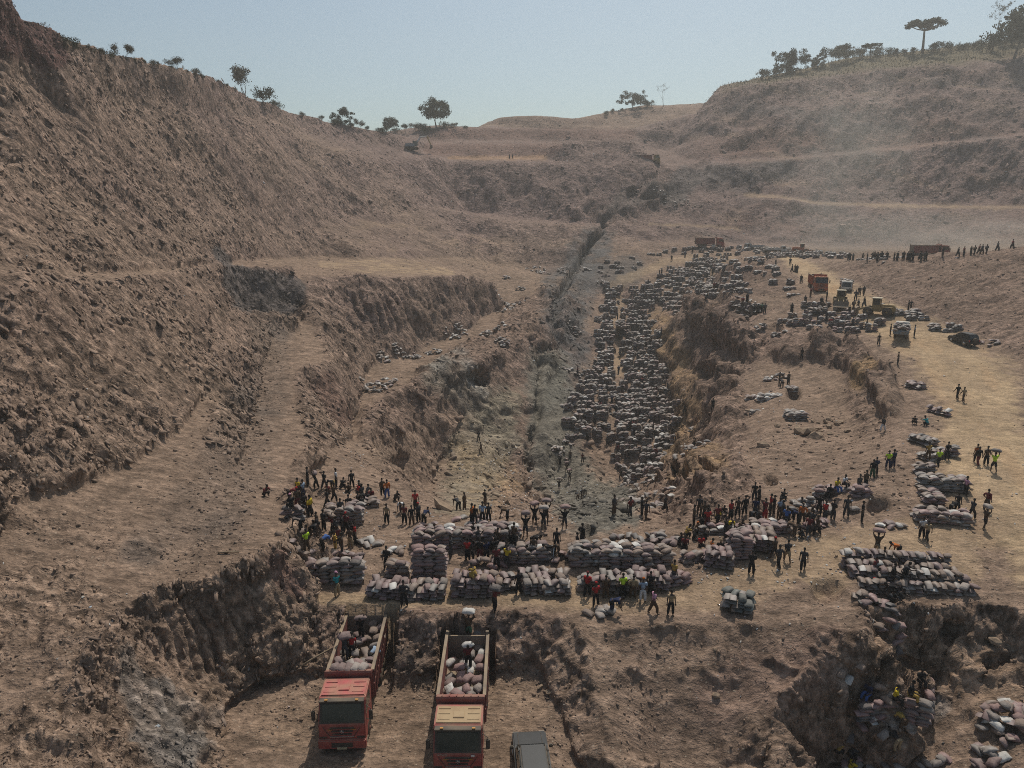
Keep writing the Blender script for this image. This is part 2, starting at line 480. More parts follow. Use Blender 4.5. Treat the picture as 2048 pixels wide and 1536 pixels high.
N = grid_normals(P)
for _ in range(6):
    Q = np.pad(N, ((1, 1), (1, 1), (0, 0)), mode='edge')
    N = (Q[:-2, 1:-1] + Q[2:, 1:-1] + Q[1:-1, :-2] + Q[1:-1, 2:] + 2 * N) / 6
N /= np.linalg.norm(N, axis=-1, keepdims=True) + 1e-9
X, Y, Z = (np.ascontiguousarray(P[..., i], dtype=np.float32) for i in range(3))
d_ax = Y * CP - Z * SP
SX = 1024 + FPX * X / d_ax                 # survey-picture coordinates of every ground point
SY = 768 - FPX * (Y * SP + Z * CP) / d_ax

_wa = np.clip(1400.0 / d_ax, 4, 34)            # zone borders wander by about a metre
SX0, SY0 = SX, SY
SX = SX + _wa * fbm(X / 3.2, Y / 3.2, Z / 3.2, 3, 201)
SY = SY + 0.5 * _wa * fbm(X / 3.2, Y / 3.2, Z / 3.2, 3, 211)

_rs = np.clip(Y / 60.0, .5, 4.0).astype(np.float32)
RN = fbm(X / 1.1, Y / 1.1, Z / 1.1, 3, 231)

def cap(pts, w, soft=0.6):
    """soft mask round a surveyed line; w in picture pixels, may be a list"""
    m = np.zeros(SX.shape, np.float32)
    if not isinstance(w, (list, tuple)):
        w = [w] * len(pts)
    for (x1, y1), (x2, y2), w1, w2 in zip(pts[:-1], pts[1:], w[:-1], w[1:]):
        dx, dy = x2 - x1, y2 - y1
        t = np.clip(((SX - x1) * dx + (SY - y1) * dy) / (dx * dx + dy * dy + 1e-9), 0, 1)
        d = np.hypot(SX - x1 - t * dx, SY - y1 - t * dy)
        ww = w1 + (w2 - w1) * t
        m = np.maximum(m, np.clip((1 - d / ww) / soft, 0, 1))
    m = np.clip(m + RN * 3.0 * m * (1 - m), 0, 1)
    return m * m * (3 - 2 * m)

def sstep(a, b, x):
    t = np.clip((x - a) / (b - a), 0, 1)
    return t * t * (3 - 2 * t)

steep = sstep(0.03, 0.24, 1 - N[..., 2])          # 0 flat .. 1 steep
road = cap([(2100, 1060), (1960, 900), (1960, 790), (1860, 690), (1700, 600), (1610, 540), (1570, 512)], [150, 130, 110, 70, 40, 24, 14])
benchf = np.maximum(cap([(640, 1195), (820, 1195), (1100, 1190), (1420, 1190)], [20, 26, 40, 46]), cap([(1420, 1190), (1600, 1120), (1900, 1100)], [50, 60, 90]))
paths = np.maximum.reduce([cap([(1490, 391), (1540, 392), (1640, 406), (1850, 413), (2048, 415)], 5),
                           cap([(1300, 449), (1400, 452), (1480, 458)], 4),
                           cap([(1240, 560), (1232, 640), (1240, 745)], [14, 12, 14]), cap([(1225, 570), (1330, 525), (1400, 512)], [14, 12, 8]),
                           cap([(1420, 590), (1425, 560), (1440, 520), (1460, 512)], 12)])
plat = cap([(640, 528), (740, 532), (830, 535), (900, 545)], [8, 20, 18, 8])
smooth_m0 = np.clip(np.maximum.reduce([road, benchf * 0.8, paths, plat]), 0, 1)
_toe = np.interp(SX, [1660, 1700, 1760, 1830, 1960, 2048, 2200], [530, 556, 594, 624, 672, 724, 830])
bank = sstep(1660, 1720, SX) * sstep(6, -8, SY - _toe) * sstep(165, 150, Y)
bank_pre = bank
smooth_m = smooth_m0 * (1 - bank_pre)
rough = np.clip(0.30 + 0.85 * steep, 0, 1) * (1 - 0.9 * smooth_m)
hill = sstep(1340, 1420, SX) * sstep(505, 478, SY) * sstep(195, 215, Y)
rough = rough * (1 - 0.25 * hill)
pitfloor = cap([(900, 940), (960, 880), (1050, 960), (1250, 1000), (1130, 720), (1140, 580)], [70, 80, 110, 90, 60, 50])
rough = np.maximum(rough, 0.62 * pitfloor)
wall_r = cap([(1350, 700), (1430, 780), (1420, 900), (1360, 990), (1480, 960)], [50, 80, 70, 60, 40])
rough = np.maximum(rough, wall_r)
holes_r = cap([(1780, 1260), (1900, 1300), (2060, 1330)], [50, 80, 70])
rough = np.maximum(rough, 0.9 * holes_r)
clod = cap([(-60, 1250), (120, 1180), (250, 1330), (100, 1500), (300, 1550)], [150, 110, 110, 200, 120])
clod = np.maximum(clod, cap([(0, 1040), (160, 1060), (330, 1100)], [30, 40, 40]) * 0.6)
rough = np.maximum(rough, 0.75 * clod)
b2_r = cap([(760, 850), (830, 800), (890, 745), (1000, 690), (1090, 600)], [55, 55, 42, 40, 36])
rough = np.maximum(rough, 0.9 * b2_r)
knob = np.maximum(cap([(1400, 640), (1460, 700), (1560, 690), (1660, 690), (1740, 760), (1720, 830)], [40, 50, 40, 40, 50, 40]), cap([(1480, 800), (1460, 900), (1500, 1000), (1350, 1010)], [30, 40, 40, 50]))
rough = np.maximum(rough, 0.7 * knob)
endw = cap([(940, 480), (1080, 490), (1230, 440), (1300, 380), (1350, 420)], [60, 60, 60, 50, 40])
rough = np.maximum(rough, 0.8 * endw)
heapm = cap([(1485, 550), (1520, 545), (1560, 575), (1500, 580)], [20, 24, 20, 24])
road = road * (1 - bank)
rough = np.maximum(rough, 0.75 * bank)
rough = np.maximum(rough, 0.6 * heapm)
scree = np.maximum(cap([(1250, 1440), (1400, 1420), (1490, 1420)], [110, 130, 70]), cap([(1230, 1290), (1400, 1300), (1600, 1270)], [60, 60, 50]) * .8)
rough = rough * (1 - 0.72 * scree)
rl = np.clip((1 - 0.8 * scree) * np.maximum.reduce([steep, clod, b2_r, knob, endw, wall_r, holes_r, 0.8 * pitfloor, 0.75 * bank, 0.6 * heapm]), 0, 1)

px_m = np.maximum(d_ax / 711.0, 0.03)             # metres per rendered pixel
def fade(wl):
    return sstep(1.2, 3.0, wl / (px_m * 1.35))

wx = np.abs(N[..., 0]) / (np.abs(N[..., 0]) + np.abs(N[..., 1]) + 1e-3)
disp = np.zeros(SX.shape)
# broad lumps and hollows
disp += rough * 0.9 * fbm(X / 9, Y / 9, Z / 6, 3, 1)
disp += rough * wall_r * 2.4 * fbm(X / 5, Y / 8, Z / 9, 3, 61, ridged=True)
disp += knob * 1.6 * fbm(X / 7, Y / 7, Z / 7, 3, 65)
disp += b2_r * 1.5 * fbm(X / 5, Y / 8, Z / 6, 3, 67, ridged=True)
disp += rough * steep * 0.7 * (wx * fbm(X / 20, Y / 7, Z / 20, 2, 69, ridged=True) + (1 - wx) * fbm((X + .4 * Z) / 7, Y / 20, Z / 20, 2, 70, ridged=True))
disp += pitfloor * 1.4 * fbm(X / 6, Y / 10, Z / 7, 4, 71)
# gullies running down the fall line (long along the slope, narrow along the strike)
lw = fbm(X / 5.0, Y / 1.5, Z / 5.0, 3, 11, ridged=True)
fw = fbm((X + 0.45 * Z) / 1.5, Y / 5.0, Z / 5.0, 3, 21, ridged=True)
fall = lw * wx + fw * (1 - wx)
disp += rough * rl * 0.34 * fall * fade(1.5)
# broken rock: slabs that stand proud with a sharp lower edge
def slabs(sx, sy, sz, seed, wl):
    n = fbm(X / sx, Y / sy, Z / sz, 2, seed)
    s = n * 4.0
    f = s - np.floor(s)
    return (np.floor(s) + np.clip(f * 3.0, 0, 1)) / 4.0 * fade(wl)
b1 = slabs(2.6, 0.9, 2.2, 31, 0.9) * wx + slabs(0.9, 2.6, 2.2, 36, 0.9) * (1 - wx)
patch = np.clip(0.75 + 1.1 * fbm(X / 11, Y / 11, Z / 11, 2, 38), 0.15, 1.6)
disp += rough * rl * 0.62 * b1 * patch
b0 = slabs(7.0, 2.4, 6.0, 33, 2.0) * wx + slabs(2.6, 7.0, 6.0, 34, 2.0) * (1 - wx)
disp += rough * rl * 1.1 * b0 * patch * sstep(60, 120, Y) * (1 - hill)
b2 = slabs(0.9, 0.36, 0.8, 41, 0.4) * wx + slabs(0.4, 0.9, 0.8, 46, 0.4) * (1 - wx)
disp += rough * (0.25 + 0.75 * rl) * 0.34 * b2
ramp_d = cap([(540, 640), (530, 760), (490, 880), (430, 1000), (300, 1090), (100, 1060)], [60, 70, 90, 110, 70, 50])
disp += ramp_d * (0.32 * fbm(X / 1.3, Y / 1.3, Z / 1.3, 3, 141) + .35 * fbm(X / 4, Y / 4, Z / 4, 2, 145))
disp += (0.05 + 0.2 * rough) * fbm(X / 0.8, Y / 0.8, Z / 0.8, 2, 51) * fade(0.7)
disp += (0.02 + 0.11 * rough) * vnoise(X / 0.24, Y / 0.24, Z / 0.24, 55) * fade(0.24)
disp += sstep(62, 48, Y) * rough * rl * (0.24 * slabs(.55, .5, .42, 57, .3) + 0.10 * slabs(.25, .25, .2, 58, .2))
# right hill and far walls: dipping strata that break off in ledges
def strata(se, sd, seed, k):
    e_, d_ = (X - Z * 1.05) * .69, (X + Z * 1.05) * .69
    n = fbm(e_ / se, Y / 12, d_ / sd, 3, seed) * k
    f = n - np.floor(n)
    return (np.floor(n) + np.clip(f * 4.0, 0, 1)) / k
farw = sstep(170, 215, Y) * np.maximum(steep, 0.2) * (1 - smooth_m)
disp += np.maximum(hill, farw * sstep(880, 960, SX)) * steep * (0.35 + 0.35 * hill) * (3.0 * strata(7.0, 40.0, 401, 6.0) + 1.8 * strata(2.8, 16.0, 405, 5.0) + 0.9 * strata(1.2, 6.0, 409, 4.0))
# tooth marks of the excavator bucket
def grooves(pa, pb, mask, pitch, amp, seed):
    dx, dy = pb[0] - pa[0], pb[1] - pa[1]
    l = math.hypot(dx, dy)
    c = (X * dx + Y * dy) / l
    c = c + 0.5 * fbm(X / 3, Y / 3, Z / 3, 2, seed)
    s = np.abs(np.sin(c * math.pi / pitch))
    return mask * amp * (0.5 - (1 - s) ** 1.6) * (0.65 + 0.6 * vnoise(X / 1.7, Y / 1.7, Z / 1.7, seed + 3))
gm = cap([(560, 1180), (480, 1230), (400, 1270), (330, 1330), (270, 1420)], [60, 70, 80, 85, 80], 0.35)
disp = disp * (1 - 0.55 * gm) + grooves(at(560, 1080, 42.3), at(200, 1250, 33.2), gm, 0.62, 0.42, 81)
gm2 = cap([(700, 640), (780, 620), (880, 600), (970, 590)], [60, 60, 55, 45]) * steep
disp += grooves(at(650, 548, 130), at(980, 560, 156), gm2, 1.6, 1.0, 85)
gm3 = cap([(1180, 1290), (1300, 1290), (1450, 1300), (1560, 1330)], [40, 40, 50, 50]) * steep
disp += grooves(at(1180, 1236, 40), at(1560, 1250, 39), gm3, 0.8, 0.34, 89)
gm4 = cap([(640, 1260), (820, 1260), (1080, 1270)], [50, 50, 50]) * steep
disp += grooves(at(640, 1200, 40), at(1080, 1218, 40), gm4, 0.9, 0.2, 93)
# wheel tracks on the road
rc = (X * 0.93 - (Y - 60) * 0.37)
disp += road * 0.05 * np.abs(np.sin(rc * 1.1 + fbm(X / 9, Y / 9, Z, 2, 95) * 2))
nwarp = fbm(X / 1.6, Y / 1.6, Z / 1.6, 3, 221)
# gullies cut in the pit floor and little mined-out holes
drain = cap([(1205, 455), (1165, 510), (1140, 555), (1110, 600), (1120, 650)], [9, 9, 10, 12, 10])
drain2 = cap([(1075, 690), (1082, 760), (1075, 830), (1050, 900), (1060, 950), (1075, 985)], [7, 8, 9, 9, 14, 18])
disp -= drain * 2.6 * (1 + 0.6 * nwarp) + drain2 * 1.5 * np.clip(0.7 + 1.6 * nwarp, 0, 1.6)
dig = np.zeros(SX.shape, np.float32)
for (hx, hy, hr, hd) in [(958, 760, 22, 3.0), (1065, 680, 14, 2.2), (1095, 700, 14, 2.2), (1375, 975, 16, 3.0), (1425, 965, 18, 3.0), (1535, 960, 14, 2.0), (1350, 985, 12, 2.6),
                         (1655, 1176, 30, 1.1), (1550, 660, 18, 1.2), (1440, 760, 34, 3.5), (1590, 790, 16, 1.6), (1760, 1010, 22, 1.0), (1270, 945, 14, 2.0),
                         (1265, 385, 14, 3.0), (1295, 400, 14, 3.5), (1400, 340, 22, 4.0), (800, 930, 26, 1.6), (1180, 1060, 18, 1.2), (1900, 1262, 34, 1.3), (1990, 1330, 30, 1.2)]:
    dig = np.maximum(dig, hd * 0.8 * np.clip(1.15 - ((SX - hx) / hr) ** 2 - ((SY - hy) / (hr * 0.75)) ** 2 + 0.8 * nwarp, 0, 1) ** 0.8)
disp -= dig
leftm = sstep(760, 560, SX0) * sstep(1060, 980, SY0) * steep
disp = disp * (1 - 0.25 * leftm - 0.28 * leftm * sstep(535, 505, SY0))
disp += leftm * (0.26 * fbm((X - .5 * Z) / 7, (Y + .25 * Z) / .75, Z / 7, 2, 501, ridged=True) * fade(.75) + 0.5 * fbm((X - .5 * Z) / 16, (Y + .25 * Z) / 2.6, Z / 14, 2, 505, ridged=True) * fade(2.0))
frontb = sstep(620, 660, SX0) * sstep(1190, 1215, SY0) * sstep(1760, 1700, SX0) * sstep(44, 42, Y)
disp = disp * (1 - 0.35 * frontb)
notch = cap([(455, 560), (500, 582), (570, 590)], [30, 52, 46], .35)
disp = disp * (1 - .55 * notch) + notch * .5 * strata(3.0, 6.0, 431, 3.0)
farf = sstep(188, 215, Y)
disp = disp * (1 - farf * (0.55 - 0.2 * hill) * (1 - endw))
disp -= farf * drain * 1.5
disp += endw * farf * cap([(1200, 420), (1260, 400), (1310, 390)], [40, 50, 40]) * 3.0 * strata(5.0, 18.0, 421, 4.0)
disp += 2.4 * cap([(1400, 620), (1450, 655), (1500, 695)], [30, 42, 34]) * (1 + .5 * nwarp) + 1.9 * cap([(1640, 702), (1700, 715), (1765, 765), (1780, 820)], [28, 36, 34, 26]) * (1 + .6 * nwarp)
P = P + N * disp[..., None]
# the bank is cut back where the two lorries stand
for (tx, ty0, ty1) in ((-8.75, 28.0, 40.15), (-2.75, 26.0, 38.9)):
    cut = (np.abs(P[..., 0] - tx + 0.25 * nwarp) < 1.75) & (P[..., 1] > ty0) & (P[..., 1] < ty1 + 0.3 * nwarp)
    P[..., 2] = np.where(cut, np.minimum(P[..., 2], -27.75 + 0.1 * nwarp), P[..., 2])
PW = P.copy()
PW[..., 2] += CZ

# ---------------------------------------------------------------- ground colour (what the ground is made of, plus shade painted on some faces)
C = np.zeros(SX.shape + (3,))
def lay(col, m):
    global C
    C = C * (1 - m[..., None]) + np.array(col) * m[..., None]
TAN, BROWN, GREY, OCHRE, RED, DUST, GREEN, MAUVE = ((.268, .190, .132), (.186, .128, .096), (.105, .100, .093), (.300, .195, .092), (.170, .104, .080), (.400, .292, .175), (.190, .178, .136), (.196, .138, .116))
C[:] = (.236, .168, .118)
nz = fbm(X / 14, Y / 14, Z / 10, 4, 101)
nf = fbm(X / 2.5, Y / 2.5, Z / 2.5, 3, 105)
lay(BROWN, np.clip(0.45 + 0.9 * nz, 0, 1) * (0.35 + 0.5 * steep))
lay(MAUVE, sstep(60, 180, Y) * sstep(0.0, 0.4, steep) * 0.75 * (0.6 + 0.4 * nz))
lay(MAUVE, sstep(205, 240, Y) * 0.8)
lay(MAUVE, hill * 0.8)
lay(TAN, sstep(335, 350, Y) * sstep(1440, 1380, SX) * .6)
lay(RED, hill * np.clip(cap([(1340, 300), (1500, 290), (1700, 290), (1900, 260)], 34) * 0.7 + 0.6 * sstep(0.1, 0.5, fbm((X + 2 * Z) / 22, Y / 22, Z / 7, 3, 111)), 0, 1) * 0.75)
lay(GREY, hill * sstep(0.12, 0.5, fbm((X + 2 * Z) / 15, Y / 15, Z / 9, 3, 115)) * 0.38)
lay(TAN, hill * sstep(0.15, 0.5, fbm((X + 2 * Z) / 9, Y / 15, Z / 9, 3, 118)) * 0.5)
lay(BROWN, np.maximum(bank, heapm) * 0.75 * np.clip(.9 + .5 * nf, 0, 1))
lay(BROWN, cap([(1400, 620), (1450, 655), (1500, 695), (1640, 702), (1700, 715), (1765, 765)], 42) * .55)
lay(BROWN, np.maximum.reduce([knob * .8, wall_r, b2_r]) * 0.7)
lay(RED, cap([(860, 298), (960, 300), (1110, 298)], 20) * 0.75)
lay(RED, cap([(860, 268), (1000, 268), (1260, 268)], 16) * 0.75)
lay(BROWN, cap([(990, 243), (1080, 240), (1200, 246)], 10) * .8)
lay((.30, .185, .105), cap([(900, 316), (1000, 316), (1090, 316)], [5, 6, 8]) * 0.7)
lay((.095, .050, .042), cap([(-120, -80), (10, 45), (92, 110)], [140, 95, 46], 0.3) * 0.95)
lay(MAUVE, cap([(950, 380), (1100, 380), (1260, 370)], 70) * 0.6)
ramp_m = cap([(540, 640), (530, 760), (490, 880), (430, 1000), (300, 1090)], [60, 70, 90, 110, 70])
lay((.178, .132, .098), ramp_m * 0.75 * np.clip(.9 + .6 * nf, 0, 1))
lay((.13, .105, .085), ramp_m * .6 * sstep(.1, .45, fbm(X / 5, Y / 5, Z / 5, 3, 131)))
# dark grey ground of the old workings
lay(GREY, drain)
lay(GREY, cap([(1190, 490), (1140, 560), (1130, 640), (1150, 720), (1110, 800)], [50, 70, 60, 50, 40]) * 0.95 * np.clip(0.8 + nf, 0, 1))
lay(GREY, cap([(1260, 540), (1180, 560)], 40) * 0.7)
lay(GREY, cap([(1370, 350), (1340, 395), (1400, 345), (1500, 350), (1580, 340)], [24, 34, 26, 26, 26]) * 0.6)
lay((.105, .090, .080), cap([(430, 510), (455, 560), (500, 582), (570, 590)], [14, 30, 50, 44], .2) * 0.9)
lay((.165, .152, .118), cap([(880, 760), (960, 800), (1000, 880), (960, 960)], [50, 60, 50, 40]) * 0.6 * np.clip(0.8 + nf, 0, 1))
lay((.15, .142, .112), cap([(1090, 740), (1100, 900), (1160, 1000), (1230, 1010)], [60, 70, 80, 60]) * 0.85)
lay((.125, .118, .098), cap([(1160, 1000), (1180, 1050), (1250, 1010)], [40, 50, 50]) * 0.7 * np.clip(0.8 + nf, 0, 1))
lay((.250, .215, .152), cap([(930, 990), (950, 930), (975, 870), (1010, 810)], [70, 85, 80, 45]) * 0.85 * np.clip(.9 + .6 * nf, 0, 1))
lay((.33, .31, .26), cap([(870, 740), (920, 720), (960, 790)], [20, 22, 16]) * 0.5 * np.clip(0.5 + 2 * nf, 0, 1))
lay(OCHRE, cap([(930, 930), (1000, 960), (960, 1000)], 60) * 0.4 * np.clip(0.6 + 1.5 * nf, 0, 1))
lay(OCHRE, cap([(1320, 650), (1400, 820), (1340, 930), (1420, 940)], [40, 40, 60, 60]) * 0.65 * np.clip(0.7 + nf, 0, 1))
lay(OCHRE, cap([(1720, 770), (1760, 740)], 22) * 0.6)
lay(RED, cap([(545, 1130), (590, 1180)], 34) * 0.8)  # end of the grooved wall: its shade painted in as dark red-brown
lay((.16, .10, .075), cap([(640, 780), (670, 840)], 34) * 0.75)  # rock face beside the ramp, its shadow put into the dark brown
lay((.085, .075, .066), cap([(1210, 430), (1260, 400), (1310, 390), (1350, 400)], [26, 40, 36, 24]) * .7 * np.clip(.8 + nf, 0, 1))
lay((.16, .115, .09), cap([(1060, 500), (1100, 520)], 40) * 0.7)
lay((.17, .165, .15), cap([(300, 1400), (380, 1470), (330, 1536), (240, 1330)], [50, 60, 60, 30]) * 0.75 * np.clip(0.75 + nf, 0, 1))
lay((.13, .10, .078), cap([(820, 1330), (860, 1380), (1020, 1330)], [40, 30, 30]) * 0.7 * np.clip(0.8 + nf, 0, 1))
lay(BROWN, cap([(640, 1250), (820, 1250), (1100, 1260)], 45) * 0.7)
lay((.24, .17, .115), cap([(760, 1440), (1020, 1400), (1020, 1500), (560, 1450)], 90) * 0.6)
lay((.245, .165, .125), cap([(1440, 1400), (1600, 1330), (1660, 1270)], [90, 80, 50]) * 0.55)
lay((.36, .30, .255), cap([(1680, 1330), (1660, 1400), (1640, 1450)], 16) * 0.5 * np.clip(0.4 + 2 * nf, 0, 1))
lay((.27, .185, .12), cap([(1800, 1300), (1900, 1330), (2040, 1400)], 80) * 0.5)
lay((.29, .26, .225), cap([(1820, 1400), (1870, 1420), (1780, 1440)], 26) * 0.5)
# pale dust on everything that is walked or driven on
lay(DUST, np.clip(road * 1.0 + paths * 0.5 + plat * 0.55 * np.clip(.6 + 1.8 * nf, 0, 1) + benchf * 0.6, 0, 1) * np.clip(0.85 + 0.4 * nf, 0, 1))
lay((.40, .265, .15), road * 0.45 * sstep(0.1, 0.5, fbm((X * 0.93 - Y * 0.37) / 1.6, (X * .37 + Y * .93) / 14, Z, 3, 121)))
lay((.155, .125, .078), sstep(148, 128, SY) * sstep(1420, 1500, SX) * sstep(296, 312, Y) * 0.9)
lay((.15, .125, .075), sstep(305, 318, Y) * sstep(1420, 1480, SX) * 0.8)
C *= (1 + 0.10 * nf + 0.10 * nz)[..., None] * np.array([1.0, .98, 1.01])
C = np.clip(C, 0.02, 0.6)

def mat_ground():
    m = bpy.data.materials.new('quarry_ground')
    m.use_nodes = True
    nt = m.node_tree
    n, l = nt.nodes, nt.links
    b = n['Principled BSDF']
    b.inputs['Roughness'].default_value = 0.95
    b.inputs['Specular IOR Level'].default_value = 0.15
    at_ = n.new('ShaderNodeAttribute'); at_.attribute_name = 'ground'
    tc = n.new('ShaderNodeTexCoord')
    def noise(sc, det, rough=0.6):
        t = n.new('ShaderNodeTexNoise'); t.inputs['Scale'].default_value = sc; t.inputs['Detail'].default_value = det
        t.inputs['Roughness'].default_value = rough
        l.new(tc.outputs['Object'], t.inputs['Vector'])
        return t
    def ramp(sock, a, ca, bb, cb):
        r = n.new('ShaderNodeMapRange'); r.inputs['From Min'].default_value = a; r.inputs['From Max'].default_value = bb
        r.inputs['To Min'].default_value = ca; r.inputs['To Max'].default_value = cb
        l.new(sock, r.inputs['Value'])
        return r.outputs['Result']
    def mul(a, b_):
        x = n.new('ShaderNodeMix'); x.data_type = 'RGBA'; x.blend_type = 'MULTIPLY'; x.inputs['Factor'].default_value = 1
        l.new(a, x.inputs['A']); l.new(b_, x.inputs['B'])
        return x.outputs['Result']
    n1 = noise(0.9, 6); n2 = noise(5.0, 4, 0.7); n3 = noise(0.12, 4)
    c = mul(at_.outputs['Color'], ramp(n1.outputs['Fac'], .3, .72, .7, 1.25))
    c = mul(c, ramp(n2.outputs['Fac'], .3, .72, .7, 1.28))
    c = mul(c, ramp(n3.outputs['Fac'], .3, .85, .7, 1.12))
    # broken rock faces: streaks and blocks along the fall line, strong on walls, faint on trodden ground
    def streak(sx, sy, sz, det, lo, hi, a=.36, b_=.64):
        mp = n.new('ShaderNodeMapping'); mp.inputs['Scale'].default_value = (sx, sy, sz); l.new(tc.outputs['Object'], mp.inputs['Vector'])
        t = n.new('ShaderNodeTexNoise'); t.inputs['Scale'].default_value = 1.0; t.inputs['Detail'].default_value = det; t.inputs['Roughness'].default_value = .65
        l.new(mp.outputs['Vector'], t.inputs['Vector'])
        r1 = ramp(t.outputs['Fac'], a, lo, b_, hi)
        mxx = n.new('ShaderNodeMix'); mxx.data_type = 'FLOAT'; mxx.inputs['A'].default_value = 1.0
        l.new(at_.outputs['Alpha'], mxx.inputs['Factor']); l.new(r1, mxx.inputs['B'])
        return mxx.outputs['Result'], t.outputs['Fac']
    s1, f1 = streak(.55, 1.5, .5, 5, .48, 1.5)
    s2, f2 = streak(1.8, 3.2, 1.6, 4, .52, 1.45)
    c = mul(c, s1); c = mul(c, s2)
    # pale chips of stone in the dirt
    v = n.new('ShaderNodeTexVoronoi'); v.inputs['Scale'].default_value = 2.6; v.inputs['Randomness'].default_value = 1
    l.new(tc.outputs['Object'], v.inputs['Vector'])
    chip = ramp(v.outputs['Distance'], .10, 1, .16, 0)
    mx = n.new('ShaderNodeMix'); mx.data_type = 'RGBA'; mx.inputs['B'].default_value = (.42, .35, .27, 1)
    mm = n.new('ShaderNodeMath'); mm.operation = 'MULTIPLY'; mm.inputs[1].default_value = 0.55
    l.new(chip, mm.inputs[0]); l.new(mm.outputs[0], mx.inputs['Factor']); l.new(c, mx.inputs['A'])
    l.new(mx.outputs['Result'], b.inputs['Base Color'])
    # fine relief
    add = n.new('ShaderNodeMath'); add.operation = 'MULTIPLY_ADD'; add.inputs[1].default_value = 0.35
    n4 = noise(9, 5, 0.7)
    l.new(n4.outputs['Fac'], add.inputs[0])
    ad2 = n.new('ShaderNodeMath'); ad2.operation = 'MULTIPLY_ADD'; ad2.inputs[1].default_value = 1.2
    l.new(f1, ad2.inputs[0]); l.new(n1.outputs['Fac'], ad2.inputs[2])
    ad3 = n.new('ShaderNodeMath'); ad3.operation = 'MULTIPLY_ADD'; ad3.inputs[1].default_value = .7
    l.new(f2, ad3.inputs[0]); l.new(ad2.outputs[0], ad3.inputs[2])
    l.new(ad3.outputs[0], add.inputs[2])
    bm_ = n.new('ShaderNodeBump'); bm_.inputs['Strength'].default_value = 0.9; bm_.inputs['Distance'].default_value = 0.28
    l.new(add.outputs[0], bm_.inputs['Height'])
    l.new(bm_.outputs['Normal'], b.inputs['Normal'])
    return m

M_GROUND = mat_ground()
_idx = np.arange(NR * NU).reshape(NR, NU)
_F = np.stack([_idx[:-1, :-1], _idx[:-1, 1:], _idx[1:, 1:], _idx[1:, :-1]], -1).reshape(-1, 4)
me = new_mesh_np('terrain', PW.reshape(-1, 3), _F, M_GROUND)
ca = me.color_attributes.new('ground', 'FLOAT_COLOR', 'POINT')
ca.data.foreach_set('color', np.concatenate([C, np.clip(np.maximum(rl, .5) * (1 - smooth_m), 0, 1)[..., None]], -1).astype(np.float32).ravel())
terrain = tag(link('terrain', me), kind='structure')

# coarse copy for placing things on the ground
_st = 3
_PB = PW[::_st, ::_st]
_nb, _mb = _PB.shape[:2]
_ib = np.arange(_nb * _mb).reshape(_nb, _mb)
_FB = np.stack([_ib[:-1, :-1], _ib[:-1, 1:], _ib[1:, 1:], _ib[1:, :-1]], -1).reshape(-1, 4)
GBVH = BVHTree.FromPolygons(_PB.reshape(-1, 3).tolist(), _FB.tolist())

def ground_px(x, y):
    """where the survey sight line meets the ground"""
    a, s = ray(x, y)
    d = Vector((a, 1, s)).normalized()
    h = GBVH.ray_cast(Vector((0, 0, CZ)), d, 2000)
    return h[0], h[1]

def ground_z(X, Y, top=200.0):
    h = GBVH.ray_cast(Vector((X, Y, top)), Vector((0, 0, -1)), 1000)
    return h[0].z if h[0] is not None else 0.0
# far land outside the survey, so that the horizon closes
_r = [(-4000, -200), (4000, -200), (4000, 6000), (-4000, 6000)]
# ---------------------------------------------------------------- loose stone on the ground (uncountable)
def rot_from(axis_n, ang):
    """rotation matrices: z axis -> axis_n, then spun by ang"""
    n = axis_n / (np.linalg.norm(axis_n, axis=1, keepdims=True) + 1e-9)
    h = np.where(np.abs(n[:, 2:3]) < 0.9, np.array([[0, 0, 1.0]]), np.array([[1.0, 0, 0]]))
    a = np.cross(h, n)
    a /= np.linalg.norm(a, axis=1, keepdims=True)
    b = np.cross(n, a)
    c, s = np.cos(ang)[:, None], np.sin(ang)[:, None]
    return np.stack([a * c + b * s, -a * s + b * c, n], -1)

def rock_shapes(k):
    out = []
    for i in range(k):
        v = np.array([[-1, -1, -1], [1, -1, -1], [1, 1, -1], [-1, 1, -1], [-1, -1, 1], [1, -1, 1], [1, 1, 1], [-1, 1, 1]], float) * 0.5
        v += rng.normal(0, 0.16, v.shape)
        v[4:, :2] *= rng.uniform(0.45, 0.85)
        out.append(v)
    return out
CUBE_F = np.array([[0, 3, 2, 1], [4, 5, 6, 7], [0, 1, 5, 4], [1, 2, 6, 5], [2, 3, 7, 6], [3, 0, 4, 7]])

def scatter(pos, R3, scl, shapes):
    n = len(pos)
    which = rng.integers(0, len(shapes), n)
    S = np.stack(shapes)[which]                               # n,8,3
    V = np.einsum('nij,nkj->nki', R3, S * scl[:, None, :]) + pos[:, None, :]
    F = (np.arange(n)[:, None, None] * 8 + CUBE_F[None]).reshape(-1, 4)
    return V.reshape(-1, 3), F

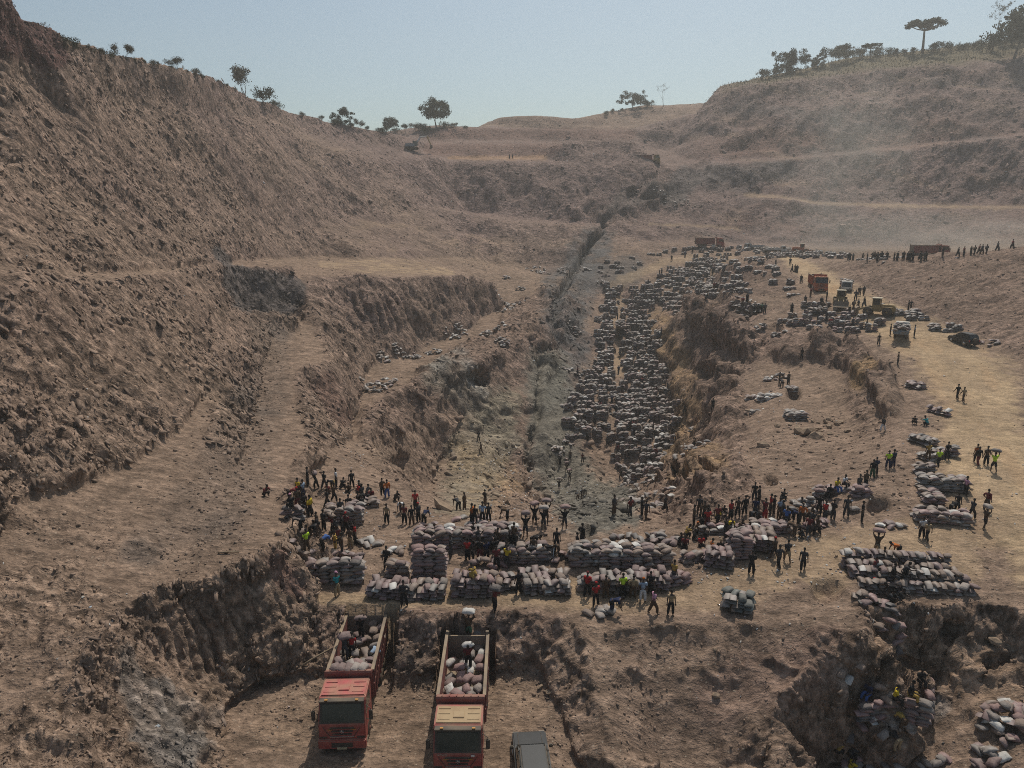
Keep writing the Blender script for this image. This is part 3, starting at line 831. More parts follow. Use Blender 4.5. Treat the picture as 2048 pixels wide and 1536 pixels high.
def mat_stone(name, attr=True):
    m = bpy.data.materials.new(name)
    m.use_nodes = True
    n, l = m.node_tree.nodes, m.node_tree.links
    b = n['Principled BSDF']
    b.inputs['Roughness'].default_value = 0.9
    b.inputs['Specular IOR Level'].default_value = 0.2
    a = n.new('ShaderNodeAttribute'); a.attribute_name = 'tone'
    t = n.new('ShaderNodeTexNoise'); t.inputs['Scale'].default_value = 4; t.inputs['Detail'].default_value = 4
    tc = n.new('ShaderNodeTexCoord'); l.new(tc.outputs['Object'], t.inputs['Vector'])
    r = n.new('ShaderNodeMapRange'); r.inputs['From Min'].default_value = .3; r.inputs['From Max'].default_value = .7
    r.inputs['To Min'].default_value = .75; r.inputs['To Max'].default_value = 1.2
    l.new(t.outputs['Fac'], r.inputs['Value'])
    x = n.new('ShaderNodeMix'); x.data_type = 'RGBA'; x.blend_type = 'MULTIPLY'; x.inputs['Factor'].default_value = 1
    l.new(a.outputs['Color'], x.inputs['A']); l.new(r.outputs['Result'], x.inputs['B'])
    l.new(x.outputs['Result'], b.inputs['Base Color'])
    return m
M_STONE = mat_stone('loose_stone')

cell = np.zeros(SX.shape)
cell[:-1, :-1] = np.linalg.norm(np.cross(P[1:, :-1] - P[:-1, :-1], P[:-1, 1:] - P[:-1, :-1]), axis=-1)
inview = (SX0 > -150) & (SX0 < 2200) & (SY0 > -50) & (SY0 < 1640)
flatP, flatN, flatC = PW.reshape(-1, 3), N.reshape(-1, 3), C.reshape(-1, 3)

def pick(w, n):
    p = (w * cell * inview).ravel()
    c = np.cumsum(p)
    return np.searchsorted(c, rng.random(n) * c[-1])

def jitter(i, amt):
    q = flatP[i].copy()
    q[:, :2] += rng.normal(0, 1, (len(i), 2)) * (amt * flatP[i][:, 1:2] * 0.0012)
    return q

def rubble(name, w, n, smin, smax, flat, elong, lift, tone, wall=False):
    i = pick(w, n)
    nn = flatN[i] + rng.normal(0, 0.25, (n, 3))
    ang = rng.uniform(0, 6.283, n)
    if wall:
        # slabs lie along the fall line of the wall
        f = np.cross(np.cross(flatN[i], [0, 0, 1.0]), flatN[i])
        f /= np.linalg.norm(f, axis=1, keepdims=True) + 1e-6
        f[:, 1] += 0.35
        zz = nn / np.linalg.norm(nn, axis=1, keepdims=True)
        xx = f + rng.normal(0, 0.22, (n, 3))
        xx -= zz * (xx * zz).sum(1, keepdims=True)
        xx /= np.linalg.norm(xx, axis=1, keepdims=True) + 1e-6
        R3 = np.stack([xx, np.cross(zz, xx), zz], -1)
    else:
        R3 = rot_from(nn, ang)
    u = rng.random(n)
    size = smin * (smax / smin) ** (u ** 2.2)
    size = size * np.clip(flatP[i][:, 1] / 62.0, .42, 1.0)
    size = np.maximum(size, flatP[i][:, 1] / 711.0 * 0.75)
    scl = np.stack([size * rng.uniform(1, elong, n), size * rng.uniform(.6, 1.0, n), size * rng.uniform(flat * .6, flat, n)], -1)
    pos = jitter(i, 1.0) + flatN[i] * (scl[:, 2:3] * lift)
    V, F = scatter(pos, R3, scl, rock_shapes(14))
    me = new_mesh_np(name, V, F, M_STONE)
    col = flatC[i] * rng.uniform(tone[0], tone[1], (n, 1)) * 0.92 + np.array([.02, .017, .015])
    ca = me.color_attributes.new('tone', 'FLOAT_COLOR', 'POINT')
    ca.data.foreach_set('color', np.repeat(np.concatenate([col, np.ones((n, 1))], -1), 8, axis=0).astype(np.float32).ravel())
    return tag(link(name, me), kind='stuff')

inv = 1.0 / (Y / 40.0) ** 2
leftw = sstep(900, 500, SX0) * rl
rubble('rock_chips', leftw * (1 - smooth_m) * (1 - 0.8 * gm) * np.clip(patch - .3, .05, 1.5) * (1 / (Y / 40.0) ** 1.1) * steep, 24000, .09, .55, .34, 2.6, .12, (.75, 1.3), True)
rubble('scarp_blocks', np.maximum(hill, farw) * steep * (1 - smooth_m) * sstep(150, 200, Y), 2500, .3, 1.0, .4, 2.4, .1, (.75, 1.3))
rubble('broken_rock', rl * (1 - smooth_m) * (1 - 0.7 * gm) * (1 - 0.4 * gm3) * (1 - 0.2 * gm4) * inv ** 0.7 * (0.4 + 0.6 * (SX0 > 600)), 14000, .07, .46, .65, 1.5, .08, (.7, 1.25))
rubble('pit_rubble', np.maximum(pitfloor, .6 * b2_r) * (1 / (Y / 40.0)), 2200, .2, 1.0, .5, 2.0, .05, (.7, 1.3))
yard = cap([(560, 1400), (800, 1380), (1010, 1340), (1120, 1420), (1100, 1520)], [70, 60, 50, 60, 60])
pebble_w = inv * (1 - 0.93 * smooth_m) * (0.35 + 1.2 * clod + 2.2 * yard) + 0.02 * inv
pebble_w += inv * 2.0 * cap([(1250, 1480), (1300, 1400), (1250, 1350)], [50, 60, 30])
pebble_w += inv ** .6 * 1.6 * cap([(480, 900), (450, 1000), (400, 1100), (520, 780), (540, 680)], [70, 90, 110, 60, 50])
pebble_w += inv * 1.0 * cap([(1560, 900), (1660, 860), (1760, 900), (1850, 1000)], 70)
rubble('gravel', pebble_w, 24000, .05, .36, .75, 1.4, .2, (.75, 1.3))

# ---------------------------------------------------------------- scraps of torn sack and paper lying about
def litter(n):
    w = inv * (cap([(1440, 1110), (1600, 1100), (1700, 1110), (1400, 1150)], 60) * 2 + cap([(960, 930), (1040, 980), (1150, 1010), (1000, 1020)], 70) * 3.5 * (Y / 60)
               + cap([(1560, 830), (1540, 920), (1560, 980)], 60) * 1.2 + cap([(700, 1000), (760, 1060), (860, 1040)], 60) * 1.3 + cap([(1700, 1020), (1800, 1060), (2000, 1000)], 80) * .5
               + 0.05 + cap([(680, 905), (730, 925)], 26) * 2)
    i = pick(w, n)
    nn = flatN[i] + rng.normal(0, 0.35, (n, 3))
    R3 = rot_from(nn, rng.uniform(0, 6.28, n))
    s = rng.uniform(.05, .20, n) * np.maximum(1, flatP[i][:, 1] / 62)
    scl = np.stack([s, s * rng.uniform(.4, .9, n), s * .12], -1)
    V, F = scatter(jitter(i, 1.0) + flatN[i] * 0.04, R3, scl, rock_shapes(10))
    m = mat_stone('torn_plastic')
    me = new_mesh_np('litter', V, F, m)
    base = np.array([[.52, .50, .47], [.45, .42, .38], [.40, .43, .46], [.38, .30, .28]])[rng.integers(0, 4, n)] * rng.uniform(.6, 1.05, (n, 1))
    ca = me.color_attributes.new('tone', 'FLOAT_COLOR', 'POINT')
    ca.data.foreach_set('color', np.repeat(np.concatenate([base, np.ones((n, 1))], -1), 8, axis=0).astype(np.float32).ravel())
    return tag(link('litter', me), kind='stuff')
litter(2600)
# ================================================================ MATERIALS FOR THINGS
def pmat(name, col, rough=0.7, metal=0.0, spec=0.3, vary=0.18, scale=3.0, dust=0.0, bump=0.0, dustcol=(.33, .245, .16), objcol=False, vcol=None):
    """paint, cloth, rubber ... with uneven tone; dust settles on faces that look up"""
    m = bpy.data.materials.new(name)
    m.use_nodes = True
    n, l = m.node_tree.nodes, m.node_tree.links
    b = n['Principled BSDF']
    b.inputs['Roughness'].default_value = rough
    b.inputs['Metallic'].default_value = metal
    b.inputs['Specular IOR Level'].default_value = spec
    tc = n.new('ShaderNodeTexCoord')
    t = n.new('ShaderNodeTexNoise'); t.inputs['Scale'].default_value = scale; t.inputs['Detail'].default_value = 5
    l.new(tc.outputs['Object'], t.inputs['Vector'])
    r = n.new('ShaderNodeMapRange'); r.inputs['From Min'].default_value = .3; r.inputs['From Max'].default_value = .7
    r.inputs['To Min'].default_value = 1 - vary; r.inputs['To Max'].default_value = 1 + vary
    l.new(t.outputs['Fac'], r.inputs['Value'])
    x = n.new('ShaderNodeMix'); x.data_type = 'RGBA'; x.blend_type = 'MULTIPLY'; x.inputs['Factor'].default_value = 1
    x.inputs['A'].default_value = tuple(col) + (1,)
    if objcol:
        oi = n.new('ShaderNodeObjectInfo'); l.new(oi.outputs['Color'], x.inputs['A'])
    if vcol:
        va = n.new('ShaderNodeAttribute'); va.attribute_name = vcol; l.new(va.outputs['Color'], x.inputs['A'])
    l.new(r.outputs['Result'], x.inputs['B'])
    out = x.outputs['Result']
    if dust > 0:
        g = n.new('ShaderNodeNewGeometry')
        sx = n.new('ShaderNodeSeparateXYZ'); l.new(g.outputs['Normal'], sx.inputs[0])
        mr = n.new('ShaderNodeMapRange'); mr.inputs['From Min'].default_value = -0.2; mr.inputs['From Max'].default_value = 0.95
        mr.inputs['To Min'].default_value = dust * 0.3; mr.inputs['To Max'].default_value = dust
        l.new(sx.outputs['Z'], mr.inputs['Value'])
        t2 = n.new('ShaderNodeTexNoise'); t2.inputs['Scale'].default_value = 1.3; t2.inputs['Detail'].default_value = 5
        l.new(tc.outputs['Object'], t2.inputs['Vector'])
        m3 = n.new('ShaderNodeMapRange'); m3.inputs['From Min'].default_value = .32; m3.inputs['From Max'].default_value = .6
        m3.inputs['To Min'].default_value = .35; m3.inputs['To Max'].default_value = 1.1
        l.new(t2.outputs['Fac'], m3.inputs['Value'])
        mu = n.new('ShaderNodeMath'); mu.operation = 'MULTIPLY'; mu.use_clamp = True
        l.new(mr.outputs['Result'], mu.inputs[0]); l.new(m3.outputs['Result'], mu.inputs[1])
        dx = n.new('ShaderNodeMix'); dx.data_type = 'RGBA'; dx.inputs['B'].default_value = tuple(dustcol) + (1,)
        l.new(mu.outputs[0], dx.inputs['Factor']); l.new(out, dx.inputs['A'])
        out = dx.outputs['Result']
        ro = n.new('ShaderNodeMapRange'); ro.inputs['To Min'].default_value = rough; ro.inputs['To Max'].default_value = 0.9
        l.new(mu.outputs[0], ro.inputs['Value']); l.new(ro.outputs['Result'], b.inputs['Roughness'])
    l.new(out, b.inputs['Base Color'])
    if bump:
        t3 = n.new('ShaderNodeTexNoise'); t3.inputs['Scale'].default_value = 7; t3.inputs['Detail'].default_value = 3
        l.new(tc.outputs['Object'], t3.inputs['Vector'])
        bb = n.new('ShaderNodeBump'); bb.inputs['Strength'].default_value = bump; bb.inputs['Distance'].default_value = 0.06
        l.new(t3.outputs['Fac'], bb.inputs['Height']); l.new(bb.outputs['Normal'], b.inputs['Normal'])
    return m

M_SACK = pmat('woven_sack', (.3, .22, .2), .6, spec=.28, vary=.28, scale=3.0, dust=.5, bump=.6, objcol=True, dustcol=(.215, .165, .14))
M_SACKV = pmat('woven_sacks', (.3, .22, .2), .46, spec=.42, vary=.2, scale=2.2, dust=.4, vcol='tone', dustcol=(.235, .19, .165))
M_RED = pmat('truck_red_paint', (.30, .028, .030), .45, spec=.4, vary=.25, scale=2.5, dust=.62)
M_REDBED = pmat('truck_red_bed', (.20, .045, .042), .6, spec=.3, vary=.3, scale=2.0, dust=.8, dustcol=(.27, .17, .125))
M_BED = pmat('worn_bed_steel', (.15, .12, .10), .75, vary=.35, scale=2.0, dust=.75)
M_RUBBER = pmat('tyre_rubber', (.022, .021, .02), .85, spec=.2, dust=.5)
M_BLACK = pmat('black_plastic', (.022, .022, .023), .55, dust=.35)
M_CHASSIS = pmat('chassis_steel', (.035, .03, .028), .7, dust=.5)
M_RIM = pmat('wheel_rim', (.16, .05, .045), .6, dust=.5)
M_GLASS = pmat('windscreen_glass', (.012, .017, .016), .08, spec=.6, vary=.1, dust=.16)
M_CHROME = pmat('dull_chrome', (.48, .47, .45), .35, metal=.8, dust=.3)
M_LAMP = pmat('lamp_lens', (.30, .27, .23), .25, spec=.5, dust=.25)
M_AMBER = pmat('amber_lens', (.45, .20, .03), .35, dust=.2)
M_PLATE = pmat('number_plate', (.42, .35, .22), .6, dust=.3)
M_WHITE = pmat('white_paint', (.58, .56, .52), .5, dust=.45)
M_YELLOW = pmat('machine_yellow', (.27, .18, .06), .6, dust=.75)
M_BLUEGREY = pmat('blue_grey_paint', (.16, .21, .25), .55, dust=.5)
M_CARBLACK = pmat('car_dark_paint', (.022, .023, .025), .42, spec=.35, dust=.2, dustcol=(.075, .07, .066))
M_ORANGE = pmat('orange_red_paint', (.42, .085, .03), .5, dust=.5)
M_TEXT = pmat('pale_lettering', (.40, .33, .27), .6, dust=.2)
M_SKIN = pmat('dark_skin', (.055, .034, .025), .55, spec=.35, vary=.12)
M_HAIR = pmat('short_black_hair', (.012, .011, .010), .9, vary=.2)
M_CLOTH = pmat('cloth', (.1, .1, .1), .9, spec=.1, vary=.25, scale=5, objcol=True, bump=.3)
M_BARK = pmat('tree_bark', (.13, .105, .085), .95, vary=.3)
M_WOOD = pmat('bare_pole_wood', (.24, .18, .12), .9, vary=.3)

# ---------------------------------------------------------------- small mesh kit
class MB:
    """collects boxes, prisms and tubes for one part"""
    def __init__(s):
        s.v, s.f, s.m = [], [], []
        s.cur = 0
    def add(s, vs, fs, M=None):
        o = len(s.v)
        for v in vs:
            v = Vector(v)
            s.v.append(tuple(M @ v if M is not None else v))
        for f in fs:
            s.f.append(tuple(i + o for i in f))
            s.m.append(s.cur)
    def box(s, x0, x1, y0, y1, z0, z1, M=None, top=1.0, topy=None):
        cx, cy = (x0 + x1) / 2, (y0 + y1) / 2
        ty = top if topy is None else topy
        tx = lambda x: cx + (x - cx) * top
        tyf = lambda y: cy + (y - cy) * ty
        vs = [(x0, y0, z0), (x1, y0, z0), (x1, y1, z0), (x0, y1, z0), (tx(x0), tyf(y0), z1), (tx(x1), tyf(y0), z1), (tx(x1), tyf(y1), z1), (tx(x0), tyf(y1), z1)]
        s.add(vs, [(0, 3, 2, 1), (4, 5, 6, 7), (0, 1, 5, 4), (1, 2, 6, 5), (2, 3, 7, 6), (3, 0, 4, 7)], M)
        return s
    def prism(s, prof, x0, x1, inset=0.0):
        """profile of (y, z) points (counter-clockwise seen from +x) extruded along x"""
        n = len(prof)
        vs = [(x0, p[0], p[1]) for p in prof] + [(x1, p[0], p[1]) for p in prof]
        fs = [tuple(range(n))[::-1], tuple(range(n, 2 * n))]
        fs += [(i, (i + 1) % n, n + (i + 1) % n, n + i) for i in range(n)]
        s.add(vs, fs)
        return s
    def tube(s, pts, rads, seg=8, cap=True):
        rings = []
        o = len(s.v)
        for i, p in enumerate(pts):
            p = Vector(p)
            a = Vector(pts[max(i - 1, 0)]); b = Vector(pts[min(i + 1, len(pts) - 1)])
            d = (b - a).normalized()
            h = Vector((0, 0, 1)) if abs(d.z) < .9 else Vector((1, 0, 0))
            u = d.cross(h).normalized(); w = d.cross(u)
            r = rads[i] if isinstance(rads, (list, tuple)) else rads
            for k in range(seg):
                t = 2 * math.pi * k / seg
                s.v.append(tuple(p + (u * math.cos(t) + w * math.sin(t)) * r))
        for i in range(len(pts) - 1):
            for k in range(seg):
                a, b = o + i * seg + k, o + i * seg + (k + 1) % seg
                s.f.append((a, b, b + seg, a + seg)); s.m.append(s.cur)
        if cap:
            s.f.append(tuple(o + k for k in range(seg))[::-1]); s.m.append(s.cur)
            e = o + (len(pts) - 1) * seg
            s.f.append(tuple(e + k for k in range(seg))); s.m.append(s.cur)
        return s
    def disc(s, c, axis_x_half, r_prof, seg=20):
        """lathe about the x axis; r_prof: list of (x, r)"""
        o = len(s.v)
        for (dx, r) in r_prof:
            for k in range(seg):
                t = 2 * math.pi * k / seg
                s.v.append((c[0] + dx, c[1] + r * math.cos(t), c[2] + r * math.sin(t)))
        n = len(r_prof)
        for i in range(n - 1):
            for k in range(seg):
                a, b = o + i * seg + k, o + i * seg + (k + 1) % seg
                s.f.append((a, a + seg, b + seg, b)); s.m.append(s.cur)
        s.f.append(tuple(o + k for k in range(seg))); s.m.append(s.cur)
        s.f.append(tuple(o + (n - 1) * seg + k for k in range(seg))[::-1]); s.m.append(s.cur)
        return s
    def ball(s, c, r, seg=10, rings=7):
        o = len(s.v)
        r = r if isinstance(r, (tuple, list)) else (r, r, r)
        for i in range(1, rings):
            ph = math.pi * i / rings
            for k in range(seg):
                t = 2 * math.pi * k / seg
                s.v.append((c[0] + r[0] * math.sin(ph) * math.cos(t), c[1] + r[1] * math.sin(ph) * math.sin(t), c[2] + r[2] * math.cos(ph)))
        s.v.append((c[0], c[1], c[2] + r[2])); s.v.append((c[0], c[1], c[2] - r[2]))
        T, B = len(s.v) - 2, len(s.v) - 1
        for i in range(rings - 2):
            for k in range(seg):
                a, b = o + i * seg + k, o + i * seg + (k + 1) % seg
                s.f.append((a, a + seg, b + seg, b)); s.m.append(s.cur)
        for k in range(seg):
            s.f.append((T, o + k, o + (k + 1) % seg)); s.m.append(s.cur)
            e = o + (rings - 2) * seg
            s.f.append((B, e + (k + 1) % seg, e + k)); s.m.append(s.cur)
        return s
    def mesh(s, name, mats, smooth=False, bevel=0.0):
        if not isinstance(mats, (list, tuple)):
            mats = [mats]
        me = bpy.data.meshes.new(name)
        me.from_pydata(s.v, [], s.f)
        for m in mats:
            me.materials.append(m)
        for p, k in zip(me.polygons, s.m):
            p.material_index = min(k, len(mats) - 1)
            p.use_smooth = smooth
        bm = bmesh.new(); bm.from_mesh(me)
        bmesh.ops.recalc_face_normals(bm, faces=bm.faces)
        if bevel:
            ed = [e for e in bm.edges if len(e.link_faces) == 2 and e.calc_face_angle(0) > 0.5]
            bmesh.ops.bevel(bm, geom=ed, offset=bevel, segments=2, affect='EDGES', clamp_overlap=True)
        bm.to_mesh(me); bm.free()
        me.update()
        return me
    def part(s, name, mats, parent, smooth=False, bevel=0.0):
        return link(name, s.mesh(name, mats, smooth, bevel), parent)

def empty(name, loc=(0, 0, 0), rz=0.0, rot=None):
    o = link(name, None, None, loc, rot if rot is not None else (0, 0, rz))
    o.empty_display_size = 0.2
    return o

def copy_tree(o, parent=None):
    c = o.copy()
    COL.objects.link(c)
    c.parent = parent
    for ch in [k for k in bpy.data.objects if k.parent == o] if parent is None else list(o.children):
        copy_tree(ch, c)
    return c

def ground_px_h(x, y, h):
    """point on the sight line that is h above the ground"""
    a, s = ray(x, y)
    if h == 0:
        p, n = ground_px(x, y)
        return p
    base = ground_px(x, y)[0]
    D = max(12.0, (base.y if base else 60) * 0.6)
    prev = None
    while D < 420:
        z = CZ + s * D
        if z <= ground_z(a * D, D) + h:
            return Vector((a * D, D, z))
        D += max(0.05, D * 0.002)
    return base
# ================================================================ SACKS
def sack_geo(nu, nv, seed, L=.78, W=.50, Hh=.30, tie=False):
    r = np.random.default_rng(seed)
    V, F = [], []
    ts = np.linspace(-1, 1, nv)
    for t in ts:
        e = abs(t)
        w = .5 * W * (1 - .10 * e ** 3) * (0.35 if (tie and t > .9) else 1)
        h = .5 * Hh * max(1 - e ** 3.0, 0) ** .5 + .014
        for k in range(nu):
            a = 2 * math.pi * k / nu
            c, s = math.cos(a), math.sin(a)
            yy = math.copysign(abs(c) ** .75, c) * w
            zz = math.copysign(abs(s) ** .85, s) * h * (0.85 if s < 0 else 1.1)
            j = 1 + r.normal(0, .05)
            V.append((t * .5 * L * (1 + (.04 if abs(c) > .8 else -.02) * e), yy * j, zz * (1 + r.normal(0, .07))))
    for i in range(nv - 1):
        for k in range(nu):
            a, b = i * nu + k, i * nu + (k + 1) % nu
            F.append((a, b, b + nu, a + nu))
    F.append(tuple(range(nu))[::-1])
    F.append(tuple((nv - 1) * nu + k for k in range(nu)))
    return V, F

SACK_HI = [new_mesh('sack', *sack_geo(12, 8, 100 + k, tie=(k % 3 == 0)), M_SACK, True) for k in range(6)]
SACK_HI += [new_mesh('sack', *sack_geo(12, 8, 120 + k, .72, .44, .34, tie=True), M_SACK, True) for k in range(2)]
SACK_LO = [np.array(sack_geo(6, 4, 200 + k)[0]) for k in range(5)]
_f = sack_geo(6, 4, 0)[1]
SACK_LO_F = np.array([list(f) for f in _f[:18]] + [[0, 5, 4, 3], [0, 3, 2, 1], [18, 19, 20, 21], [18, 21, 22, 23]])

PINK, MAUV, BRN, GRY, DRK, WHT, GRN, PALE = ((.250, .150, .142), (.190, .130, .124), (.215, .158, .124), (.205, .185, .168), (.075, .073, .073), (.56, .545, .51), (.09, .112, .104), (.30, .262, .236))
MIXP = [PINK, MAUV, MAUV, BRN, BRN, GRY]
MIXG = [GRY, GRY, DRK, MAUV, BRN, PALE]
CW = {PINK: 'dusty pink', MAUV: 'dusty mauve', BRN: 'dusty brown', GRY: 'grey', DRK: 'dark grey', WHT: 'white', GRN: 'dark green', PALE: 'pale grey'}
ALL_SACKS = []        # (pos, rot(3), colour, size, stack description)

def add_sack(p, rot, col, size, desc, pri=0):
    ALL_SACKS.append((Vector(p), rot, col, size, desc, pri))

def stack(x, y, nx, ny, layers, yaw, desc, pal=MIXP, endon=False, h=0.0, loose=.055, size=1.0, pri=0, step=None, white=.03):
    """a built-up stack; nx sacks across (seen from the camera), ny deep; base centre surveyed at x, y"""
    c = ground_px_h(x, y, h) if not isinstance(x, Vector) else x
    if c is None:
        return
    sx, sy = (.46, .74) if endon else (.74, .46)
    sx *= size; sy *= size
    lh = .232 * size
    rz = R(yaw)
    ca, sa = math.cos(rz), math.sin(rz)
    z0 = min(ground_z(c.x + dx * ca * nx * sx * .5, c.y + dx * sa * nx * sx * .5) for dx in (-.8, 0, .8)) if h == 0 else c.z
    z0 = max(z0, c.z - .4)
    for k in range(layers):
        for j in range(ny):
            for i in range(nx):
                lj = layers if step is None else layers - int(step * (ny - 1 - j))
                if k >= lj:
                    continue
                top = k >= lj - 1
                if not (top or i in (0, nx - 1) or j == 0 or j == ny - 1 or (step and k >= lj - 1 - abs(step))):
                    continue
                if top and random.random() < .17 and layers > 2:
                    continue
                lx = (i - (nx - 1) / 2) * sx + random.gauss(0, loose) + (sx * .12 if k % 2 else -sx * .12) * (.25 if desc == 'far' else 1)
                ly = (j - (ny - 1) / 2) * sy + random.gauss(0, loose)
                col = WHT if random.random() < (white * 2 if top else white * .3) else random.choice(pal)
                yawj = rz + (math.pi / 2 if endon else 0) + random.gauss(0, .13 if not top else .34)
                add_sack((c.x + lx * ca - ly * sa, c.y + lx * sa + ly * ca, z0 + (k + .55) * lh + random.gauss(0, .012)),
                         (random.gauss(0, .07 if not top else .15), random.gauss(0, .06 if not top else .14), yawj), col, size * random.uniform(.86, 1.10), desc, pri)

def heap(x, y, n, rx, ry, hgt, desc, pal=MIXP, h=0.0, size=1.0, pri=0, white=.06):
    c = ground_px_h(x, y, h) if not isinstance(x, Vector) else x
    if c is None:
        return
    for k in range(n):
        a, q = random.uniform(0, 6.283), math.sqrt(random.random())
        X_, Y_ = c.x + rx * q * math.cos(a), c.y + ry * q * math.sin(a)
        g = c.z if h else ground_z(X_, Y_)
        z = g + .13 * size + hgt * max(0, 1 - q) * random.uniform(.35, 1)
        col = WHT if random.random() < white else random.choice(pal)
        add_sack((X_, Y_, z), (random.gauss(0, .22), random.gauss(0, .22), random.uniform(0, 6.28)), col, size * random.uniform(.9, 1.08), desc, pri)

# ---- bench in front of the pit
stack(672, 1163, 5, 2, 7, 3, 'stack at the left end of the bench behind the person in teal', MIXG + [MAUV], white=0)
heap(668, 1112, 9, 1.9, .5, .2, 'heap laid on top behind the leftmost bench stack', MIXP, h=0)
stack(775, 1188, 5, 2, 4, -8, 'low row of upright sacks above the left truck', [PINK, MAUV, MAUV], True, size=1.05)
stack(848, 1190, 6, 2, 4, 2, 'low front row above the gap between the trucks', [PINK, MAUV, GRY, BRN], True)
stack(860, 1158, 3, 2, 10, 1, 'tall square stack with neat layers on the bench', [MAUV, MAUV, PINK, BRN], white=0)
stack(797, 1150, 2, 2, 5, 0, 'small stack left of the tall square stack', [PINK, BRN, MAUV])
heap(790, 1106, 5, .9, .5, .3, 'loose pile behind the small stack left of the tall square one')
stack(868, 1092, 4, 3, 6, 4, 'left half of the long stack along the pit rim', white=.06)
stack(935, 1090, 5, 3, 6, -2, 'left half of the long stack along the pit rim', white=.06)
stack(1000, 1076, 4, 3, 5, -4, 'right half of the long stack along the pit rim', white=.06)
heap(910, 1052, 10, 2.6, .9, .3, 'loose pile on the pit rim behind the long stack')
heap(950, 1040, 4, 2.6, .5, .2, 'loose pile on the pit rim behind the long stack')
stack(948, 1186, 6, 2, 6, -2, 'broad stack with a person crouching on top', [PINK, MAUV, MAUV, BRN], True)
stack(1012, 1172, 3, 2, 3, 10, 'low stack between two taller ones on the bench', [BRN, GRY, MAUV], True)
heap(975, 1132, 9, 1.6, .8, .5, 'loose pile among the crowd in the middle of the bench')
stack(1068, 1172, 4, 3, 4, 14, 'sloping stack behind the person in black on the bench', [BRN, GRY, MAUV], True, step=-1)
stack(1112, 1176, 4, 3, 4, 0, 'stack with pale bags on its front edge', [BRN, MAUV, PALE], True, white=.12)
stack(1045, 1120, 5, 3, 5, 3, 'dark stack a person stands on', [MAUV, BRN, DRK])
heap(1100, 1118, 10, 1.4, .6, .5, 'round pile left of two people in black')
stack(1192, 1176, 3, 2, 4, 2, 'left end of the big stack on the right half of the bench', [MAUV, BRN, GRY], white=.1)
stack(1235, 1178, 5, 2, 5, 0, 'front of the big stack on the right half of the bench', [MAUV, BRN, GRY], True)
stack(1300, 1172, 5, 2, 5, 0, 'front of the big stack on the right half of the bench', [MAUV, BRN, PINK], True)
stack(1345, 1162, 3, 3, 3, 20, 'ragged right end of the big bench stack', [PINK, MAUV])
stack(1182, 1122, 4, 3, 6, 3, 'back left part of the big bench stack', [MAUV, BRN, GRY])
stack(1250, 1130, 5, 3, 6, -2, 'middle of the big bench stack', [MAUV, BRN, GRY], white=.05)
stack(1310, 1125, 3, 3, 5, 4, 'back right part of the big bench stack', [MAUV, BRN])
heap(1270, 1082, 12, 2.4, .8, .3, 'loose pile on the rim behind the big bench stack', MIXG)
heap(1335, 1080, 9, 1.4, .9, .4, 'loose pile at the edge of the right hand crowd')
stack(1392, 1118, 3, 2, 3, 20, 'low pile below the seated crowd', MIXP)
stack(1438, 1128, 4, 2, 5, -18, 'neat stack under the person with a straw hat', [PINK, MAUV, BRN], True)
stack(1478, 1112, 2, 3, 8, 0, 'narrow tall stack beside the person in black', [PINK, MAUV])
stack(1520, 1092, 4, 3, 5, -14, 'sagging stack behind three walking people', [PINK, MAUV, BRN], True)
stack(1455, 1062, 6, 2, 3, -4, 'long low row under the standing crowd', [PINK, BRN, GRY])
stack(1540, 1060, 4, 3, 3, -4, 'right end of the long low row under the standing crowd', [PINK, BRN, MAUV])
stack(1632, 1054, 5, 1, 2, 26, 'short slanting maroon row on bare ground', [(PINK), (PINK), MAUV], True, white=0)
heap(1618, 1018, 22, 1.8, 1.5, .9, 'grey heap behind the standing crowd', MIXG, white=.15)
stack(1676, 985, 5, 2, 4, -4, 'stack with people sitting on it under the spoil mound', [PINK, MAUV, GRY], white=.12)
stack(1722, 990, 2, 2, 4, 0, 'stack with people sitting on it under the spoil mound', [PINK, MAUV])
add_sack(ground_px(1708, 1021)[0] + Vector((0, 0, .15)), (0, 0, .3), GRY, 1.1, 'between two standing people on bare slope', 2)
stack(1475, 1214, 4, 2, 4, -20, 'small stack with green sacks on top near the bench edge', [GRN, GRN, BRN, PALE], True, white=0)
heap(1200, 1228, 7, .8, .4, .15, 'small pile at the feet of the bending person', MIXG)
# ---- the big terraced stack at the right
for j, (nx, lay, dy) in enumerate([(16, 4, 0), (16, 5, .75), (15, 5, 1.5), (15, 6, 2.25)]):
    c0 = ground_px(1838, 1182)[0]
    stack(Vector((c0.x - .1 * j - .3, c0.y + dy, c0.z)), None, nx, 1, lay, -7, 'long terraced stack beside the road, front right', [PALE, BRN, MAUV, BRN], True, white=.02, step=None)
heap(1745, 1218, 16, 1.3, .9, .5, 'tumbled pile below the terraced stack', [MAUV, DRK, PINK, BRN])
heap(1775, 1240, 10, .9, .6, .3, 'tumbled pile below the terraced stack', [MAUV, DRK, PINK])
heap(1782, 1052, 6, 1.1, .35, .15, 'loose group on the slope below the small dark pit', MIXP)
